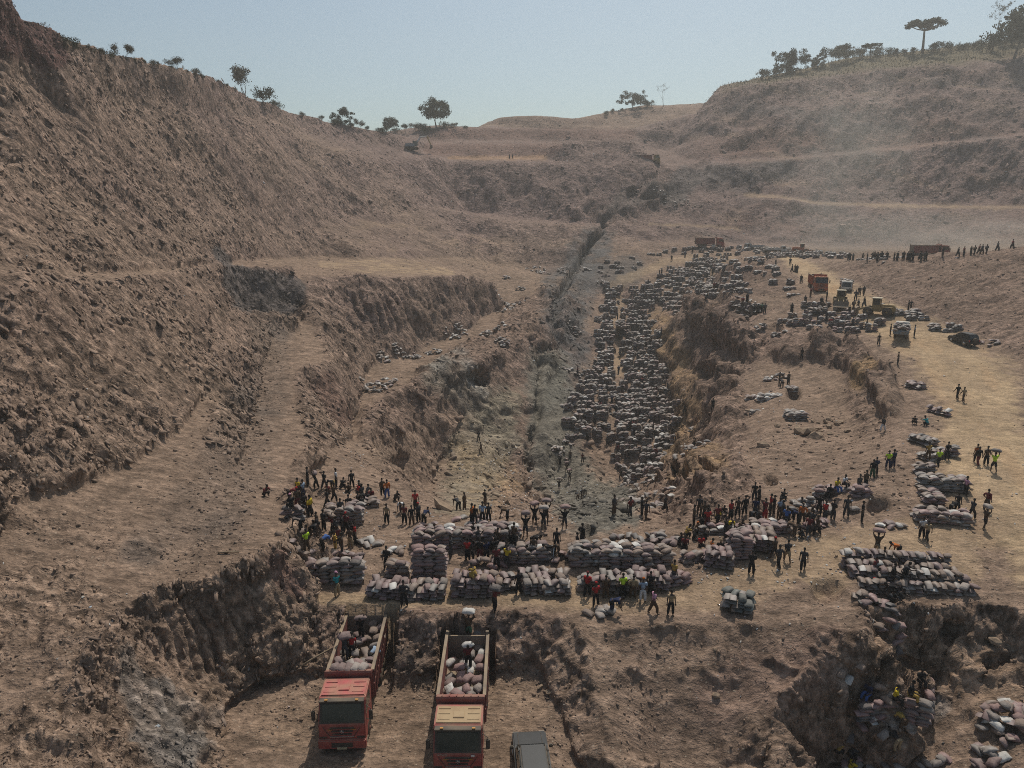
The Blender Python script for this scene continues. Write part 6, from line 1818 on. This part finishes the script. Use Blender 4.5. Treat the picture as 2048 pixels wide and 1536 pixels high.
c = ground_px(1642, 585)[0]
dump_truck('orange red empty dump truck driving down the road towards the camera', c, R(-13), M_ORANGE, M_ORANGE, group='dump trucks on the upper ground', bedmat=M_ORANGE).scale = (.9,) * 3
c = ground_px(1448, 497)[0]
dump_truck('red dump truck parked sideways at the far end of the sack field', c, R(78), M_RED, M_RED, group='dump trucks on the upper ground')
c = Vector((at(1880, 512, 176)[0], 176, 0)); c.z = ground_z(c.x, c.y)
dump_truck('faded red dump truck in the dust behind the bank crest', c + Vector((2, 0, 0)), R(80), M_REDBED, M_REDBED, group='dump trucks on the upper ground')
c = ground_px(1320, 328)[0]
dump_truck('small looking dump truck on the bench high at the far end', c, R(80), M_YELLOW, M_YELLOW, group='dump trucks on the upper ground')

def loader(label, x, y, rz, paint=None, sc=1.0):
    """articulated wheel loader, bucket towards -y"""
    paint = paint or M_YELLOW
    c = ground_px(x, y)[0]
    t = empty('wheel_loader', c, rz); t.scale = (sc * .86,) * 3
    tag(t, label, 'loader', 'wheel loaders')
    MB().prism([(1.2, .9), (.9, 1.2), (.9, 2.0), (3.0, 2.05), (3.3, 1.7), (3.3, .8)], -.75, .75).part('engine_hood', paint, t, bevel=.06)
    MB().box(-.6, .6, -1.0, 1.0, .7, 1.2).part('frame', paint, t)
    cab = MB()
    for sx in (-.68, .68):
        for yy in (-.35, .85):
            cab.box(sx - .05, sx + .05, yy - .05, yy + .05, 1.2, 3.0)
    cab.box(-.72, .72, -.4, .9, 1.2, 1.9)
    cab.part('cab', paint, t)
    MB().box(-.64, .64, -.34, .84, 1.9, 2.98).part('cab_glass', M_GLASS, t)
    MB().box(-.85, .85, -.55, 1.05, 3.0, 3.14).part('cab_roof', M_PALEROOF, t, bevel=.03)
    for s in (-1, 1):
        for yy in (-1.0, 2.1):
            wheel(t, s * 1.0, yy, .78, .55, rim=paint, seg=18)
        MB().prism([(-1.0, 1.3), (-1.0, 1.6), (-2.9, .9), (-2.9, .6)], s * .45 - .08, s * .45 + .08).part('lift_arm', paint, t)
        MB().box(s * .95 - .3, s * .95 + .3, 1.3, 2.9, 1.6, 1.68).part('fender', paint, t)
    MB().prism([(-2.9, .2), (-2.8, 1.2), (-3.1, 1.3), (-3.15, .5), (-3.9, .25), (-3.9, .15)], -1.35, 1.35).part('bucket', M_BED, t)
    MB().tube([(.4, 2.2, 2.04), (.4, 2.2, 2.7)], .05, 7).part('exhaust', M_BLACK, t)
    return t
M_PALEROOF = pmat('pale_cab_roof', (.48, .44, .34), .6, dust=.5)
loader('wheel loader facing the camera below the orange red truck', 1680, 612, R(-22))
loader('yellow wheel loader with its engine hood turned to the right', 1748, 630, R(-125), sc=1.05)
loader('dusty loader on the far flat in front of the dust', 1605, 507, R(70), M_ORANGE)

def excavator(label, x, y, rz):
    c = ground_px(x, y)[0]
    t = empty('excavator', c, rz)
    tag(t, label, 'excavator')
    for s in (-1, 1):
        tk = MB(); tk.prism([(-1.9, .25), (-1.6, .02), (1.6, .02), (1.9, .25), (1.9, .65), (1.6, .9), (-1.6, .9), (-1.9, .65)], s * 1.15 - .3, s * 1.15 + .3)
        tk.part('track', M_RUBBER, t)
    MB().box(-1.3, 1.3, -.6, 2.6, 1.05, 2.1).part('house', M_BLUEGREY, t, bevel=.06)
    MB().box(-1.25, -.3, -1.5, .1, 1.1, 2.8).part('cab', M_GLASS, t, bevel=.06)
    MB().tube([(.2, -.8, 1.5), (.2, -2.6, 4.2), (.2, -5.0, 4.6)], [.3, .36, .24], 6).part('boom', M_WHITE, t)
    MB().tube([(.2, -4.9, 4.7), (.2, -6.2, 1.8)], [.26, .2], 6).part('stick', M_YELLOW, t)
    MB().prism([(-6.0, 1.9), (-6.6, 1.6), (-6.8, .9), (-6.2, .3), (-5.6, .6), (-5.9, 1.1)], -.5, .9).part('bucket', M_BED, t)
    return t
excavator('excavator working on the terrace below the skyline trees', 826, 300, R(100))

# ---------------------------------------------------------------- put the people into the scene
def far_crowd(ds):
    """people too far off to be told apart: one mass"""
    V, F, T = [], [], []
    o = 0
    for d in ds:
        M = np.array(Matrix.Rotation(R(d['rz']), 3, 'Z'))
        for vv, ff, mm in POSES[d['ps']]['lo']:
            if mm == 1 and d['sh'] == 's':
                continue
            c = (.05, .032, .024) if mm == 0 else (.012, .011, .010) if mm == 3 else CC[d['sh'] if mm == 1 else d['tr']][1]
            w = vv @ M.T + np.array(d['p'])
            V.append(w); F += [tuple(i + o for i in f) for f in ff]
            T.append(np.tile(np.array(c + (1,)), (len(w), 1)))
            o += len(w)
        if d['ps'] in ('carry', 'shoulder'):
            add_sack(d['p'] + Vector((0, 0, 1.9 if d['ps'] == 'carry' else 1.5)), (0, 0, random.uniform(0, 6)), random.choice([PINK, MAUV, BRN, GRY]), 1.0, FARD)
    me = new_mesh('crowd', np.concatenate(V).tolist(), F, pmat('clothes_far', (.05, .05, .05), .9, vcol='tone'), True)
    ca = me.color_attributes.new('tone', 'FLOAT_COLOR', 'POINT')
    ca.data.foreach_set('color', np.concatenate(T).astype(np.float32).ravel())
    tag(link('distant_crowd', me), kind='stuff')

def build_people():
    used = {}
    for d in PEOPLE:
        shw = CC[d['sh']][0]; trw = CC[d['tr']][0]
        base = PWORD[d['ps']]
        cl = 'bare chested in %s trousers' % trw if d['sh'] == 's' else ('in %s' % shw if shw == trw else 'in %s and %s' % (shw, trw))
        hat = ' and %s cap' % CC[d['hat']][0] if d['hat'] else ''
        lab = 'person %s%s %s %s' % (cl, hat, base, d['zone'])
        d['lab'] = lab
        used.setdefault(lab, []).append(d)
    ords = ['leftmost', 'second from left', 'third from left', 'fourth from left', 'fifth from left', 'sixth from left', 'seventh from left', 'eighth from left', 'ninth from left']
    for lab, ds in used.items():
        if len(ds) > 1:
            ds.sort(key=lambda q: q['x'])
            for k, q in enumerate(ds):
                w = 'rightmost' if k == len(ds) - 1 else ords[min(k, 8)]
                q['lab'] = w + ' ' + lab
    ranked = sorted(PEOPLE, key=lambda q: q['p'].y)
    crowd = ranked[298:]
    far_crowd(crowd)
    for d in ranked[:298]:
        po = POSES[d['ps']]
        far = d['p'].y > 120
        sc = d['scale'] or random.uniform(.95, 1.05)
        r = empty('person', d['p'] - Vector((0, 0, .02)), R(d['rz']))
        r.scale = (sc, sc, sc)
        words = d['lab'].split()
        tag(r, ' '.join(words[:16]), 'person', 'people ' + d['zone'])
        link('body', po['body'], r)
        if d['sh'] != 's':
            o = link('shirt', po['shirt'], r); o.color = CC[d['sh']][1] + (1,)
        o = link('trousers', po['trousers'], r); o.color = CC[d['tr']][1] + (1,)
        if d['hat']:
            o = link('cap', po['cap'], r); o.color = CC[d['hat']][1] + (1,)
        elif not far:
            link('hair', po['hair'], r)
        if d['ps'] in ('carry', 'shoulder'):
            M = Matrix.Translation(d['p']) @ Matrix.Rotation(R(d['rz']), 4, 'Z') @ Matrix.Scale(sc, 4)
            if d['ps'] == 'carry':
                q = M @ (po['head'] + Vector((0, .02, .10)))
                rot = (0, 0, R(d['rz']) + random.gauss(0, .2))
            else:
                q = M @ (po['sh'] + Vector((0, .10, .16)))
                rot = (R(-20), 0, R(d['rz']) + .2)
            add_sack(q, rot, d['sackcol'] or random.choice([PINK, MAUV, BRN, GRY]), 1.0, 'carried|' + ('held overhead by ' if d['ps'] == 'carry' else 'on the back of ') + 'the ' + d['lab'].split(' carrying ')[0].split(' bent ')[0] + ' ' + d['zone'], 3)
build_people()
# ---------------------------------------------------------------- sacks: the 300 that show largest are things, the rest one mass
def finish_sacks():
    info = []
    cells = {}
    for i, (p, rot, col, size, desc, pri) in enumerate(ALL_SACKS):
        x, y = to_px(p.x, p.y, p.z + .1 * size)
        d = p.y * CP - (p.z - CZ) * SP
        w, h = .8 * FPX / d * size, .34 * FPX / d * size
        info.append((x, y, w, h, d))
        for cx in range(int((x - w * .4) // 5), int((x + w * .4) // 5) + 1):
            for cy in range(int((y - h * .4) // 4), int((y + h * .4) // 4) + 1):
                if (cx, cy) not in cells or cells[(cx, cy)][0] > d:
                    cells[(cx, cy)] = (d, i)
    seen = {}
    for d, i in cells.values():
        seen[i] = seen.get(i, 0) + 1
    def score(i):
        x, y, w, h, d = info[i]
        if not (-10 < x < 2058 and 0 < y < 1546):
            return 0
        return seen.get(i, 0) * (1.0 + (3.0 if ALL_SACKS[i][5] == 3 else .6 if ALL_SACKS[i][5] == 2 else 0)) * (0.01 if ALL_SACKS[i][4] == FARD else 1)
    order = sorted(range(len(ALL_SACKS)), key=score, reverse=True)
    single = [i for i in order[:300] if score(i) > 1]
    ss = set(single)
    cnt = {}
    for i in single:
        p, rot, col, size, desc, pri = ALL_SACKS[i]
        o = link('sack', SACK_HI[i % len(SACK_HI)], None, p, rot, (size,) * 3)
        j = random.uniform(.85, 1.15)
        o.color = (col[0] * j, col[1] * j, col[2] * j, 1)
        cw = CW.get(col, 'dusty')
        if desc.startswith('carried|'):
            lab = '%s sack %s' % (cw, desc[8:])
            tag(o, ' '.join(lab.split()[:16]), 'sack', 'sacks being carried')
        else:
            ok = ('load', 'row', 'ramp', 'heap', 'stack', 'pile', 'few', 'loose', 'short', 'long', 'tall')
            lab = '%s woven sack, %s' % (cw, desc) if desc.startswith('between') else '%s woven sack in the %s' % (cw, desc)
            lab = lab.replace('in the few sacks', 'among the few').replace('in the ramp of sacks leading', 'on the ramp leading').replace('in the two small stacks', 'in two small stacks').replace('in the row standing', 'in a row standing')
            tag(o, ' '.join(lab.split()[:16]), 'sack', 'sacks of the ' + desc)
    byl = {}
    for o in COL.objects:
        if o.name.split('.')[0] == 'sack' and o.parent is None:
            byl.setdefault(o['label'], []).append(o)
    ords = ['leftmost', 'second from left', 'third from left', 'fourth from left', 'fifth from left', 'sixth from left', 'seventh from left']
    for lab, os_ in byl.items():
        if 1 < len(os_) <= 8 and len(lab.split()) <= 13:
            os_.sort(key=lambda q: q.location.x / q.location.y)
            for k, o in enumerate(os_):
                o['label'] = ('rightmost' if k == len(os_) - 1 else ords[k]) + ' ' + lab
    rest = [i for i in range(len(ALL_SACKS)) if i not in ss]
    n = len(rest)
    pos = np.array([ALL_SACKS[i][0] for i in rest])
    rot = np.array([np.array(Euler(ALL_SACKS[i][1]).to_matrix()) for i in rest])
    col = np.array([ALL_SACKS[i][2] for i in rest]) * rng.uniform(.8, 1.15, (n, 1))
    sz = np.array([ALL_SACKS[i][3] for i in rest])
    S = np.stack(SACK_LO)[rng.integers(0, len(SACK_LO), n)]
    V = np.einsum('nij,nkj->nki', rot, S * sz[:, None, None]) + pos[:, None, :]
    F = (np.arange(n)[:, None, None] * 24 + SACK_LO_F[None]).reshape(-1, 4)
    me = new_mesh_np('sacks', V.reshape(-1, 3), F, M_SACKV, True)
    ca = me.color_attributes.new('tone', 'FLOAT_COLOR', 'POINT')
    ca.data.foreach_set('color', np.repeat(np.concatenate([col, np.ones((n, 1))], -1), 24, axis=0).astype(np.float32).ravel())
    tag(link('sack_mass', me), kind='stuff')
    print('SACKS', len(ALL_SACKS), 'single', len(single), 'rest', n)
finish_sacks()
print('PEOPLE', len(PEOPLE))
# ================================================================ TREES AND SCRUB
def leaf_mat(name, c1, c2):
    m = bpy.data.materials.new(name)
    m.use_nodes = True
    n, l = m.node_tree.nodes, m.node_tree.links
    b = n['Principled BSDF']
    b.inputs['Roughness'].default_value = .7
    b.inputs['Specular IOR Level'].default_value = .2
    a = n.new('ShaderNodeAttribute'); a.attribute_name = 'tone'
    x = n.new('ShaderNodeMix'); x.data_type = 'RGBA'
    x.inputs['A'].default_value = c1 + (1,); x.inputs['B'].default_value = c2 + (1,)
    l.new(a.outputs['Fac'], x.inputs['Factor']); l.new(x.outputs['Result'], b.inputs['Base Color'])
    return m
M_LEAF = leaf_mat('dark_leaves', (.028, .036, .018), (.075, .085, .040))
M_DRY = leaf_mat('dry_leaves', (.075, .065, .038), (.16, .135, .08))
M_GRASS = leaf_mat('dry_grass', (.12, .095, .052), (.24, .19, .11))

def leaves(centres, radii, n, size, mat, name):
    """leaf-sized faces spread through clumps"""
    k = rng.integers(0, len(centres), n)
    d = rng.normal(0, 1, (n, 3)); d /= np.linalg.norm(d, axis=1, keepdims=True)
    q = rng.random(n) ** .45
    pos = np.array(centres)[k] + d * q[:, None] * np.array(radii)[k]
    nn = d * .6 + rng.normal(0, .8, (n, 3))
    R3 = rot_from(nn, rng.uniform(0, 6.28, n))
    base = np.array([[-.5, -.3, 0], [.5, -.3, .08], [.62, .3, 0], [-.4, .35, .1]])
    s = size * rng.uniform(.6, 1.4, n)
    V = np.einsum('nij,kj->nki', R3, base) * s[:, None, None] + pos[:, None, :]
    F = np.arange(n * 4).reshape(n, 4)
    me = new_mesh_np(name, V.reshape(-1, 3), F, mat)
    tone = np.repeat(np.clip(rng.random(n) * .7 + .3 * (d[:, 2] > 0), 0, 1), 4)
    ca = me.color_attributes.new('tone', 'FLOAT_COLOR', 'POINT')
    ca.data.foreach_set('color', np.repeat(tone[:, None], 4, axis=1).astype(np.float32).ravel())
    return me

def branch(mb, p, d, L_, r, depth, tips, spread, up):
    pts, rr = [p], [r]
    for k in range(3):
        d = (d + Vector((random.gauss(0, .12), random.gauss(0, .12), random.gauss(0, .08) + up * .1))).normalized()
        p = p + d * (L_ / 3)
        pts.append(p); rr.append(r * (1 - .22 * (k + 1)))
    mb.tube(pts, rr, 5 if depth > 1 else 4, cap=False)
    tips.append((p, depth))
    if depth > 0:
        for k in range(random.choice((2, 3))):
            a = random.uniform(0, 6.283)
            nd = (d + Vector((math.cos(a) * spread, math.sin(a) * spread, random.uniform(-.1, .35) * up))).normalized()
            branch(mb, pts[-1 - (k % 2)], nd, L_ * random.uniform(.6, .8), rr[-1] * .8, depth - 1, tips, spread, up)

def place_tree(x, y):
    ys = next((q for q in range(int(y) - 50, int(y) + 60) if ground_px(x, q)[0] is not None), None)
    if ys is None:
        return None
    return ground_px(x, max(y, ys + 3))[0]

def tree(label, x, y, hpx, kind, cat='tree', lean=0.0, group='trees on the skyline'):
    p = place_tree(x, y)
    if p is None:
        return
    p = p + Vector((0, .6, -.3))
    Ht = hpx / FPX * (p.y * CP - (p.z - CZ) * SP) * 1.03
    t = empty('tree' if cat == 'tree' else 'bush', p)
    tag(t, label, cat, group)
    mb, tips = MB(), []
    mat = M_LEAF
    if kind == 'umbrella':
        mb.tube([(0, 0, 0), (-.1, 0, Ht * .3), (-.35, 0, Ht * .68)], [.045 * Ht, .034 * Ht, .024 * Ht], 7)
        for k in range(9):
            a = k * .7
            e = Vector((math.cos(a) * Ht * .5 + .4, math.sin(a) * Ht * .45, Ht * random.uniform(.78, .9)))
            mb.tube([(-.35, 0, Ht * .66), tuple(Vector((-.3, 0, Ht * .72)) * .5 + e * .5 + Vector((0, 0, -.05 * Ht))), tuple(e)], [.018 * Ht, .012 * Ht, .005 * Ht], 5)
        cs = [(random.uniform(-.46, .5) * Ht, random.uniform(-.4, .4) * Ht, Ht * random.uniform(.80, .93)) for _ in range(26)]
        rd = [(.15 * Ht, .15 * Ht, .055 * Ht)] * len(cs)
        crown = leaves(cs, rd, 3400, .034 * Ht, mat, 'crown')
    elif kind in ('broad', 'spread', 'dense'):
        branch(mb, Vector((0, 0, 0)), Vector((lean, 0, 1)).normalized(), Ht * .34, .035 * Ht, 3, tips, .65 if kind != 'spread' else 1.1, .8)
        if kind == 'broad':
            cs = [(lean * Ht * .5 + random.uniform(-.48, .48) * Ht, random.gauss(0, .2) * Ht, Ht * random.uniform(.42, .96)) for _ in range(70)]
            cs = [c for c in cs if ((c[0] - lean * Ht * .5) / (.5 * Ht)) ** 2 + ((c[2] - .66 * Ht) / (.32 * Ht)) ** 2 < 1]
        elif kind == 'spread':
            cs = [(random.uniform(-1.0, 1.0) * Ht, random.gauss(0, .4) * Ht, Ht * random.uniform(.3, .9)) for _ in range(60)]
            cs = [c for c in cs if abs(c[0]) / Ht + c[2] / Ht < 1.45]
        else:
            cs = [(random.gauss(0, .3) * Ht, random.gauss(0, .3) * Ht, Ht * random.uniform(.12, .92)) for _ in range(34)]
        rd = [(.16 * Ht * random.uniform(.6, 1.3),) * 2 + (.11 * Ht * random.uniform(.7, 1.3),) for _ in cs]
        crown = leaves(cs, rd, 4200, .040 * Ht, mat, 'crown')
    elif kind == 'bare':
        branch(mb, Vector((0, 0, 0)), Vector((0, 0, 1)), Ht * .42, .022 * Ht, 4, tips, .6, .9)
        cs = [tuple(q) for q, d in tips if d == 0] or [(0, 0, Ht)]
        crown = leaves(cs, [(.05 * Ht,) * 3] * len(cs), 500, .016 * Ht, M_DRY, 'crown')
    elif kind == 'sparse':
        for k in range(3):
            branch(mb, Vector((random.gauss(0, .1), 0, 0)), Vector((random.gauss(0, .45), random.gauss(0, .4), 1)).normalized(), Ht * .34, .016 * Ht, 3, tips, .7, .8)
        cs = [tuple(q) for q, d in tips if d <= 1]
        crown = leaves(cs, [(.15 * Ht, .15 * Ht, .10 * Ht)] * len(cs), 1900, .030 * Ht, M_LEAF if random.random() < .6 else M_DRY, 'crown')
    else:  # bush
        for k in range(4):
            branch(mb, Vector((random.gauss(0, .15) * Ht, random.gauss(0, .15) * Ht, 0)), Vector((random.gauss(0, .5), random.gauss(0, .5), 1)).normalized(), Ht * .4, .02 * Ht, 2, tips, .8, .6)
        cs = [tuple(q) for q, d in tips] + [(random.gauss(0, .4) * Ht, random.gauss(0, .4) * Ht, Ht * random.uniform(.15, .6)) for _ in range(8)]
        crown = leaves(cs, [(.2 * Ht, .2 * Ht, .16 * Ht)] * len(cs), 1100, .055 * Ht, M_LEAF if kind == 'bush' else M_DRY, 'crown')
    link('trunk', mb.mesh('trunk', M_BARK, True), t)
    link('crown', crown, t)
    return t

tree('round crowned tree with bare trunk standing alone left of the far mound', 873, 256, 54, 'broad', lean=-.12)
tree('low spreading tree at the end of the left ridge', 685, 250, 36, 'dense'); tree('thin leafed tree just right of the low spreading one', 716, 252, 26, 'sparse'); tree('small upright tree between the ridge and the round crowned tree', 781, 264, 30, 'broad')
tree('spindly sapling left of the round crowned tree', 812, 266, 22, 'sparse'); tree('second spindly sapling left of the round crowned tree', 828, 266, 24, 'sparse'); tree('dark bush at the foot of the round crowned tree', 852, 268, 20, 'bush', 'bush')
tree('wide flat spreading tree on the far central mound', 1266, 218, 34, 'spread'); tree('thin bare tree right of the wide spreading tree', 1327, 212, 36, 'bare'); tree('small bush left of the wide spreading tree', 1213, 232, 12, 'bush', 'bush')
tree('bare little tree beside the dark red crag at top left', 92, 72, 30, 'bare'); tree('scrubby bush right of the dark red crag', 132, 96, 30, 'bush', 'bush'); tree('dense low bush on the left ridge beside the scrubby one', 160, 98, 20, 'drybush', 'bush')
tree('wide straggly tree on the left ridge', 242, 116, 42, 'sparse'); tree('straggly bush left of the wide straggly tree', 205, 108, 18, 'drybush', 'bush'); tree('small open crowned tree halfway down the left ridge', 353, 142, 36, 'sparse'); tree('low bush left of the small open crowned tree', 305, 128, 18, 'drybush', 'bush')
tree('low green shrub before the tall tangled tree', 400, 158, 14, 'bush', 'bush'); tree('second low shrub before the tall tangled tree', 436, 168, 16, 'bush', 'bush'); tree('tall tangled tree on the left ridge', 488, 190, 68, 'sparse'); tree('round bush beside the tall tangled tree', 522, 200, 38, 'bush', 'bush')
tree('flat topped umbrella tree on the right hill', 1846, 108, 66, 'umbrella'); tree('tall bare branched tree on the right hill', 1985, 104, 84, 'bare'); tree('dark bush under the tall bare branched tree', 1985, 104, 38, 'bush', 'bush'); tree('leaning leafy tree at the right edge of the skyline', 2030, 118, 92, 'broad', lean=.25)
tree('grey bush at the left end of the right hill', 1525, 160, 26, 'drybush', 'bush'); tree('dark dense tree left on the right hill', 1574, 150, 50, 'dense'); tree('grey feathery tree beside the dark dense tree', 1602, 146, 40, 'sparse'); tree('low dark tree left of the grey twin trees', 1636, 138, 30, 'dense'); tree('tall sparse tree of the twin trees on the right hill', 1660, 132, 46, 'sparse'); tree('leafy right hand tree of the twin trees on the right hill', 1684, 128, 36, 'broad'); tree('small umbrella shaped tree left of the big umbrella tree', 1742, 118, 30, 'umbrella')
names = ['left', 'middle', 'right']
for k, x in enumerate([1706, 1722, 1760, 1775, 1795, 1812, 1830, 1866, 1882, 1900, 1922, 1940, 1958, 2004, 2018, 2046, 1550]):
    yb = np.interp(x, [1500, 1700, 1850, 1950, 2048], [160, 118, 104, 96, 88])
    near = 'left of the umbrella tree' if x < 1846 else 'between the umbrella tree and the bare tree' if x < 1985 else 'right of the bare tree'
    o_ = ['first', 'second', 'third', 'fourth', 'fifth', 'sixth', 'seventh', 'eighth'][k if x < 1846 else k - 7 if x < 1985 else k - 13] if k < 16 else 'lone'
    tree('%s bush in the skyline row %s' % (o_, near), x, yb + 2, random.uniform(14, 26), random.choice(['bush', 'drybush']), 'bush', group='bushes along the right hill')

k = 0
for x in [60, 118, 148, 178, 196, 222, 262, 284, 322, 338, 372, 388, 414, 452, 466, 506, 540, 552, 600, 640, 668, 700, 735, 758, 770, 795, 842, 862, 890, 905, 930, 1225, 1245, 1290, 1300]:
    yb = np.interp(x, [0, 110, 220, 340, 480, 560, 680, 800, 900, 1220, 1300], [0, 90, 112, 136, 182, 216, 248, 266, 258, 222, 212])
    t_ = tree('bush', x, yb, random.uniform(7, 19), random.choice(['bush', 'drybush', 'bush', 'sparse']), 'bush', group='scrub along the left and far skyline')
    if t_:
        k += 1
        t_['label'] = 'low scrub bush, number %s from the left along the ridge skyline' % ['one', 'two', 'three', 'four', 'five', 'six', 'seven', 'eight', 'nine', 'ten', 'eleven', 'twelve', 'thirteen', 'fourteen', 'fifteen', 'sixteen', 'seventeen', 'eighteen', 'nineteen', 'twenty'][k - 1] if k <= 20 else 'low scrub bush, number twenty %s along the ridge skyline towards the far mound' % ['one', 'two', 'three', 'four', 'five', 'six', 'seven', 'eight', 'nine', 'ten', 'eleven', 'twelve', 'thirteen', 'fourteen', 'fifteen'][k - 21]

# dry grass on the right hill
def grass(n):
    w = sstep(300, 312, Y) * sstep(1420, 1480, SX0) * (SY0 < 200) * 1.0 + sstep(306, 314, Y) * (SX0 > 1440) * .5
    w = w + 0.12 * sstep(540, 400, SX0) * np.exp(-((SY0 - np.interp(SX0, [0, 110, 340, 560, 800], [0, 92, 136, 216, 268])) / 5.0) ** 2) * (Y > 90)
    i = pick(w, n)
    q = jitter(i, 1.5)
    hgt = rng.uniform(.25, .85, n)
    a = rng.uniform(0, 6.28, n)
    wv = np.stack([np.cos(a), np.sin(a), np.zeros(n)], -1) * rng.uniform(.08, .25, (n, 1))
    tip = q + np.stack([rng.normal(0, .25, n), rng.normal(0, .25, n), hgt], -1)
    V = np.stack([q - wv, q + wv, tip + wv * .3, tip - wv * .3], 1)
    me = new_mesh_np('grass', V.reshape(-1, 3), np.arange(n * 4).reshape(n, 4), M_GRASS)
    tone = np.repeat(rng.random(n), 4)
    ca = me.color_attributes.new('tone', 'FLOAT_COLOR', 'POINT')
    ca.data.foreach_set('color', np.repeat(tone[:, None], 4, axis=1).astype(np.float32).ravel())
    tag(link('dry_grass', me), kind='stuff')
grass(22000)

# ---------------------------------------------------------------- boulders, poles
def boulder_mesh(seed):
    r = np.random.default_rng(seed)
    bm = bmesh.new()
    bmesh.ops.create_icosphere(bm, subdivisions=1, radius=.5)
    for v in bm.verts:
        v.co *= 1 + r.normal(0, .16)
        v.co.z *= .75
    me = bpy.data.meshes.new('boulder'); bm.to_mesh(me); bm.free()
    me.materials.append(M_BOULDER)
    return me
M_BOULDER = pmat('tan_boulder', (.25, .18, .125), .95, vary=.3, scale=3, bump=.6)
BM_ = [boulder_mesh(900 + k) for k in range(5)]
BLD = [(1597, 865, 1.5, 'flat grey brown boulder at the left end of the rock heap'), (1612, 868, 1.8, 'largest boulder in the rock heap in the hollow'), (1630, 875, 1.7, 'second largest boulder in the rock heap in the hollow')]
for k in range(34):
    bx_, by_ = 1640 + random.gauss(0, 28), 858 + random.gauss(0, 9)
    BLD.append((bx_, by_, random.uniform(.35, .9), 'tan broken boulder in the %s %s of the rock heap in the hollow' % ('back' if by_ < 854 else 'middle' if by_ < 862 else 'front', 'left part' if bx_ < 1625 else 'centre' if bx_ < 1655 else 'right part')))
for (x, y, s_, lab) in [(1527, 893, 1.3, 'boulder on the pit side brow below the hollow'), (1498, 825, 1.2, 'rounded boulder left of the small stacks in the hollow'), (1098, 1385, .55, 'brown boulder right of the foreground trucks'), (1080, 1375, .4, 'dark stone beside the brown boulder near the trucks'), (1860, 1180, .8, 'pale boulder below the terraced stack'), (1875, 1182, .7, 'second pale boulder below the terraced stack'),
                        (885, 1018, 1.9, 'big grey leaning rock on the pit floor behind the bench'), (1990, 1285, .8, 'rounded rock on the slope above the lower right heap'), (1565, 1090, .35, 'brown stone lying on the walkway below the maroon row'), (1430, 1300, .3, 'stone stuck in the scree slope'), (1432, 1392, .6, 'clod halfway down the scree slope')]:
    BLD.append((x, y, s_, lab))
for k, (x, y, s_, lab) in enumerate(BLD):
    p = ground_px(x, y)[0]
    if p is None:
        continue
    o = link('boulder', BM_[k % 5], None, p + Vector((0, 0, .12 * s_)), (random.gauss(0, .3), random.gauss(0, .3), random.uniform(0, 6)), (s_ * random.uniform(.9, 1.3), s_, s_ * random.uniform(.7, 1)))
    tag(o, lab, 'boulder', 'boulders of the rock heap in the hollow' if 'tan broken' in lab else 'single boulders')
p0, p1 = ground_px(588, 1345)[0], ground_px(662, 1312)[0]
mb = MB().tube([tuple(p0 + Vector((0, 0, .1))), tuple((p0 + p1) / 2 + Vector((0, 0, .35))), tuple(p1 + Vector((0, 0, .5)))], [.07, .06, .045], 7)
tag(link('wooden_pole', mb.mesh('wooden_pole', M_WOOD, True)), 'long bent wooden pole lying left of the left truck', 'pole')
p0, p1 = ground_px(436, 1108)[0], ground_px(478, 1106)[0]
mb = MB().tube([tuple(p0 + Vector((0, 0, .08))), tuple((p0 + p1) / 2 + Vector((0, 0, .12))), tuple(p1 + Vector((0, 0, .08)))], [.06, .05, .05], 6)
tag(link('wooden_pole', mb.mesh('wooden_pole', M_WOOD, True)), 'short dark pole lying on the stony left ledge', 'pole')
# ================================================================ HAZE AND DUST
def volume_mat(name, density, col, aniso, noisy=None):
    m = bpy.data.materials.new(name)
    m.use_nodes = True
    n, l = m.node_tree.nodes, m.node_tree.links
    n.remove(n['Principled BSDF'])
    v = n.new('ShaderNodeVolumePrincipled')
    v.inputs['Color'].default_value = col + (1,)
    v.inputs['Density'].default_value = density
    v.inputs['Anisotropy'].default_value = aniso
    l.new(v.outputs['Volume'], n['Material Output'].inputs['Volume'])
    if noisy:
        tc = n.new('ShaderNodeTexCoord')
        g = n.new('ShaderNodeTexGradient'); g.gradient_type = 'SPHERICAL'
        l.new(tc.outputs['Object'], g.inputs['Vector'])
        t = n.new('ShaderNodeTexNoise'); t.inputs['Scale'].default_value = noisy; t.inputs['Detail'].default_value = 3
        l.new(tc.outputs['Object'], t.inputs['Vector'])
        r = n.new('ShaderNodeMapRange'); r.inputs['From Min'].default_value = .38; r.inputs['From Max'].default_value = .72
        l.new(t.outputs['Fac'], r.inputs['Value'])
        a = n.new('ShaderNodeMath'); a.operation = 'MULTIPLY'
        l.new(g.outputs['Fac'], a.inputs[0]); l.new(r.outputs['Result'], a.inputs[1])
        b = n.new('ShaderNodeMath'); b.operation = 'MULTIPLY'; b.inputs[1].default_value = density
        l.new(a.outputs[0], b.inputs[0]); l.new(b.outputs[0], v.inputs['Density'])
    return m
zmin = float(PW[..., 2].min()) - 1.0
zmax = float(PW[..., 2].max()) + 16.0
hb = MB().box(-540, 540, -30, 515, zmin, zmax)
hz_o = link('haze', hb.mesh('haze', volume_mat('haze_air', .00055, (1.0, .965, .90), .35)))
tag(hz_o, kind='stuff')
for k, (c, s) in enumerate([((100, 202, 35), (40, 20, 15)), ((94, 210, 56), (22, 15, 36)), ((138, 192, 37), (56, 16, 9))]):
    db = MB().ball((0, 0, 0), 1.0, 20, 14)
    o = link('dust_cloud', db.mesh('dust_cloud', volume_mat('road_dust', .048 if k != 1 else .040, (1.0, .93, .82), .3, 2.2)), None, c, (0, 0, 0), s)
    tag(o, kind='stuff')
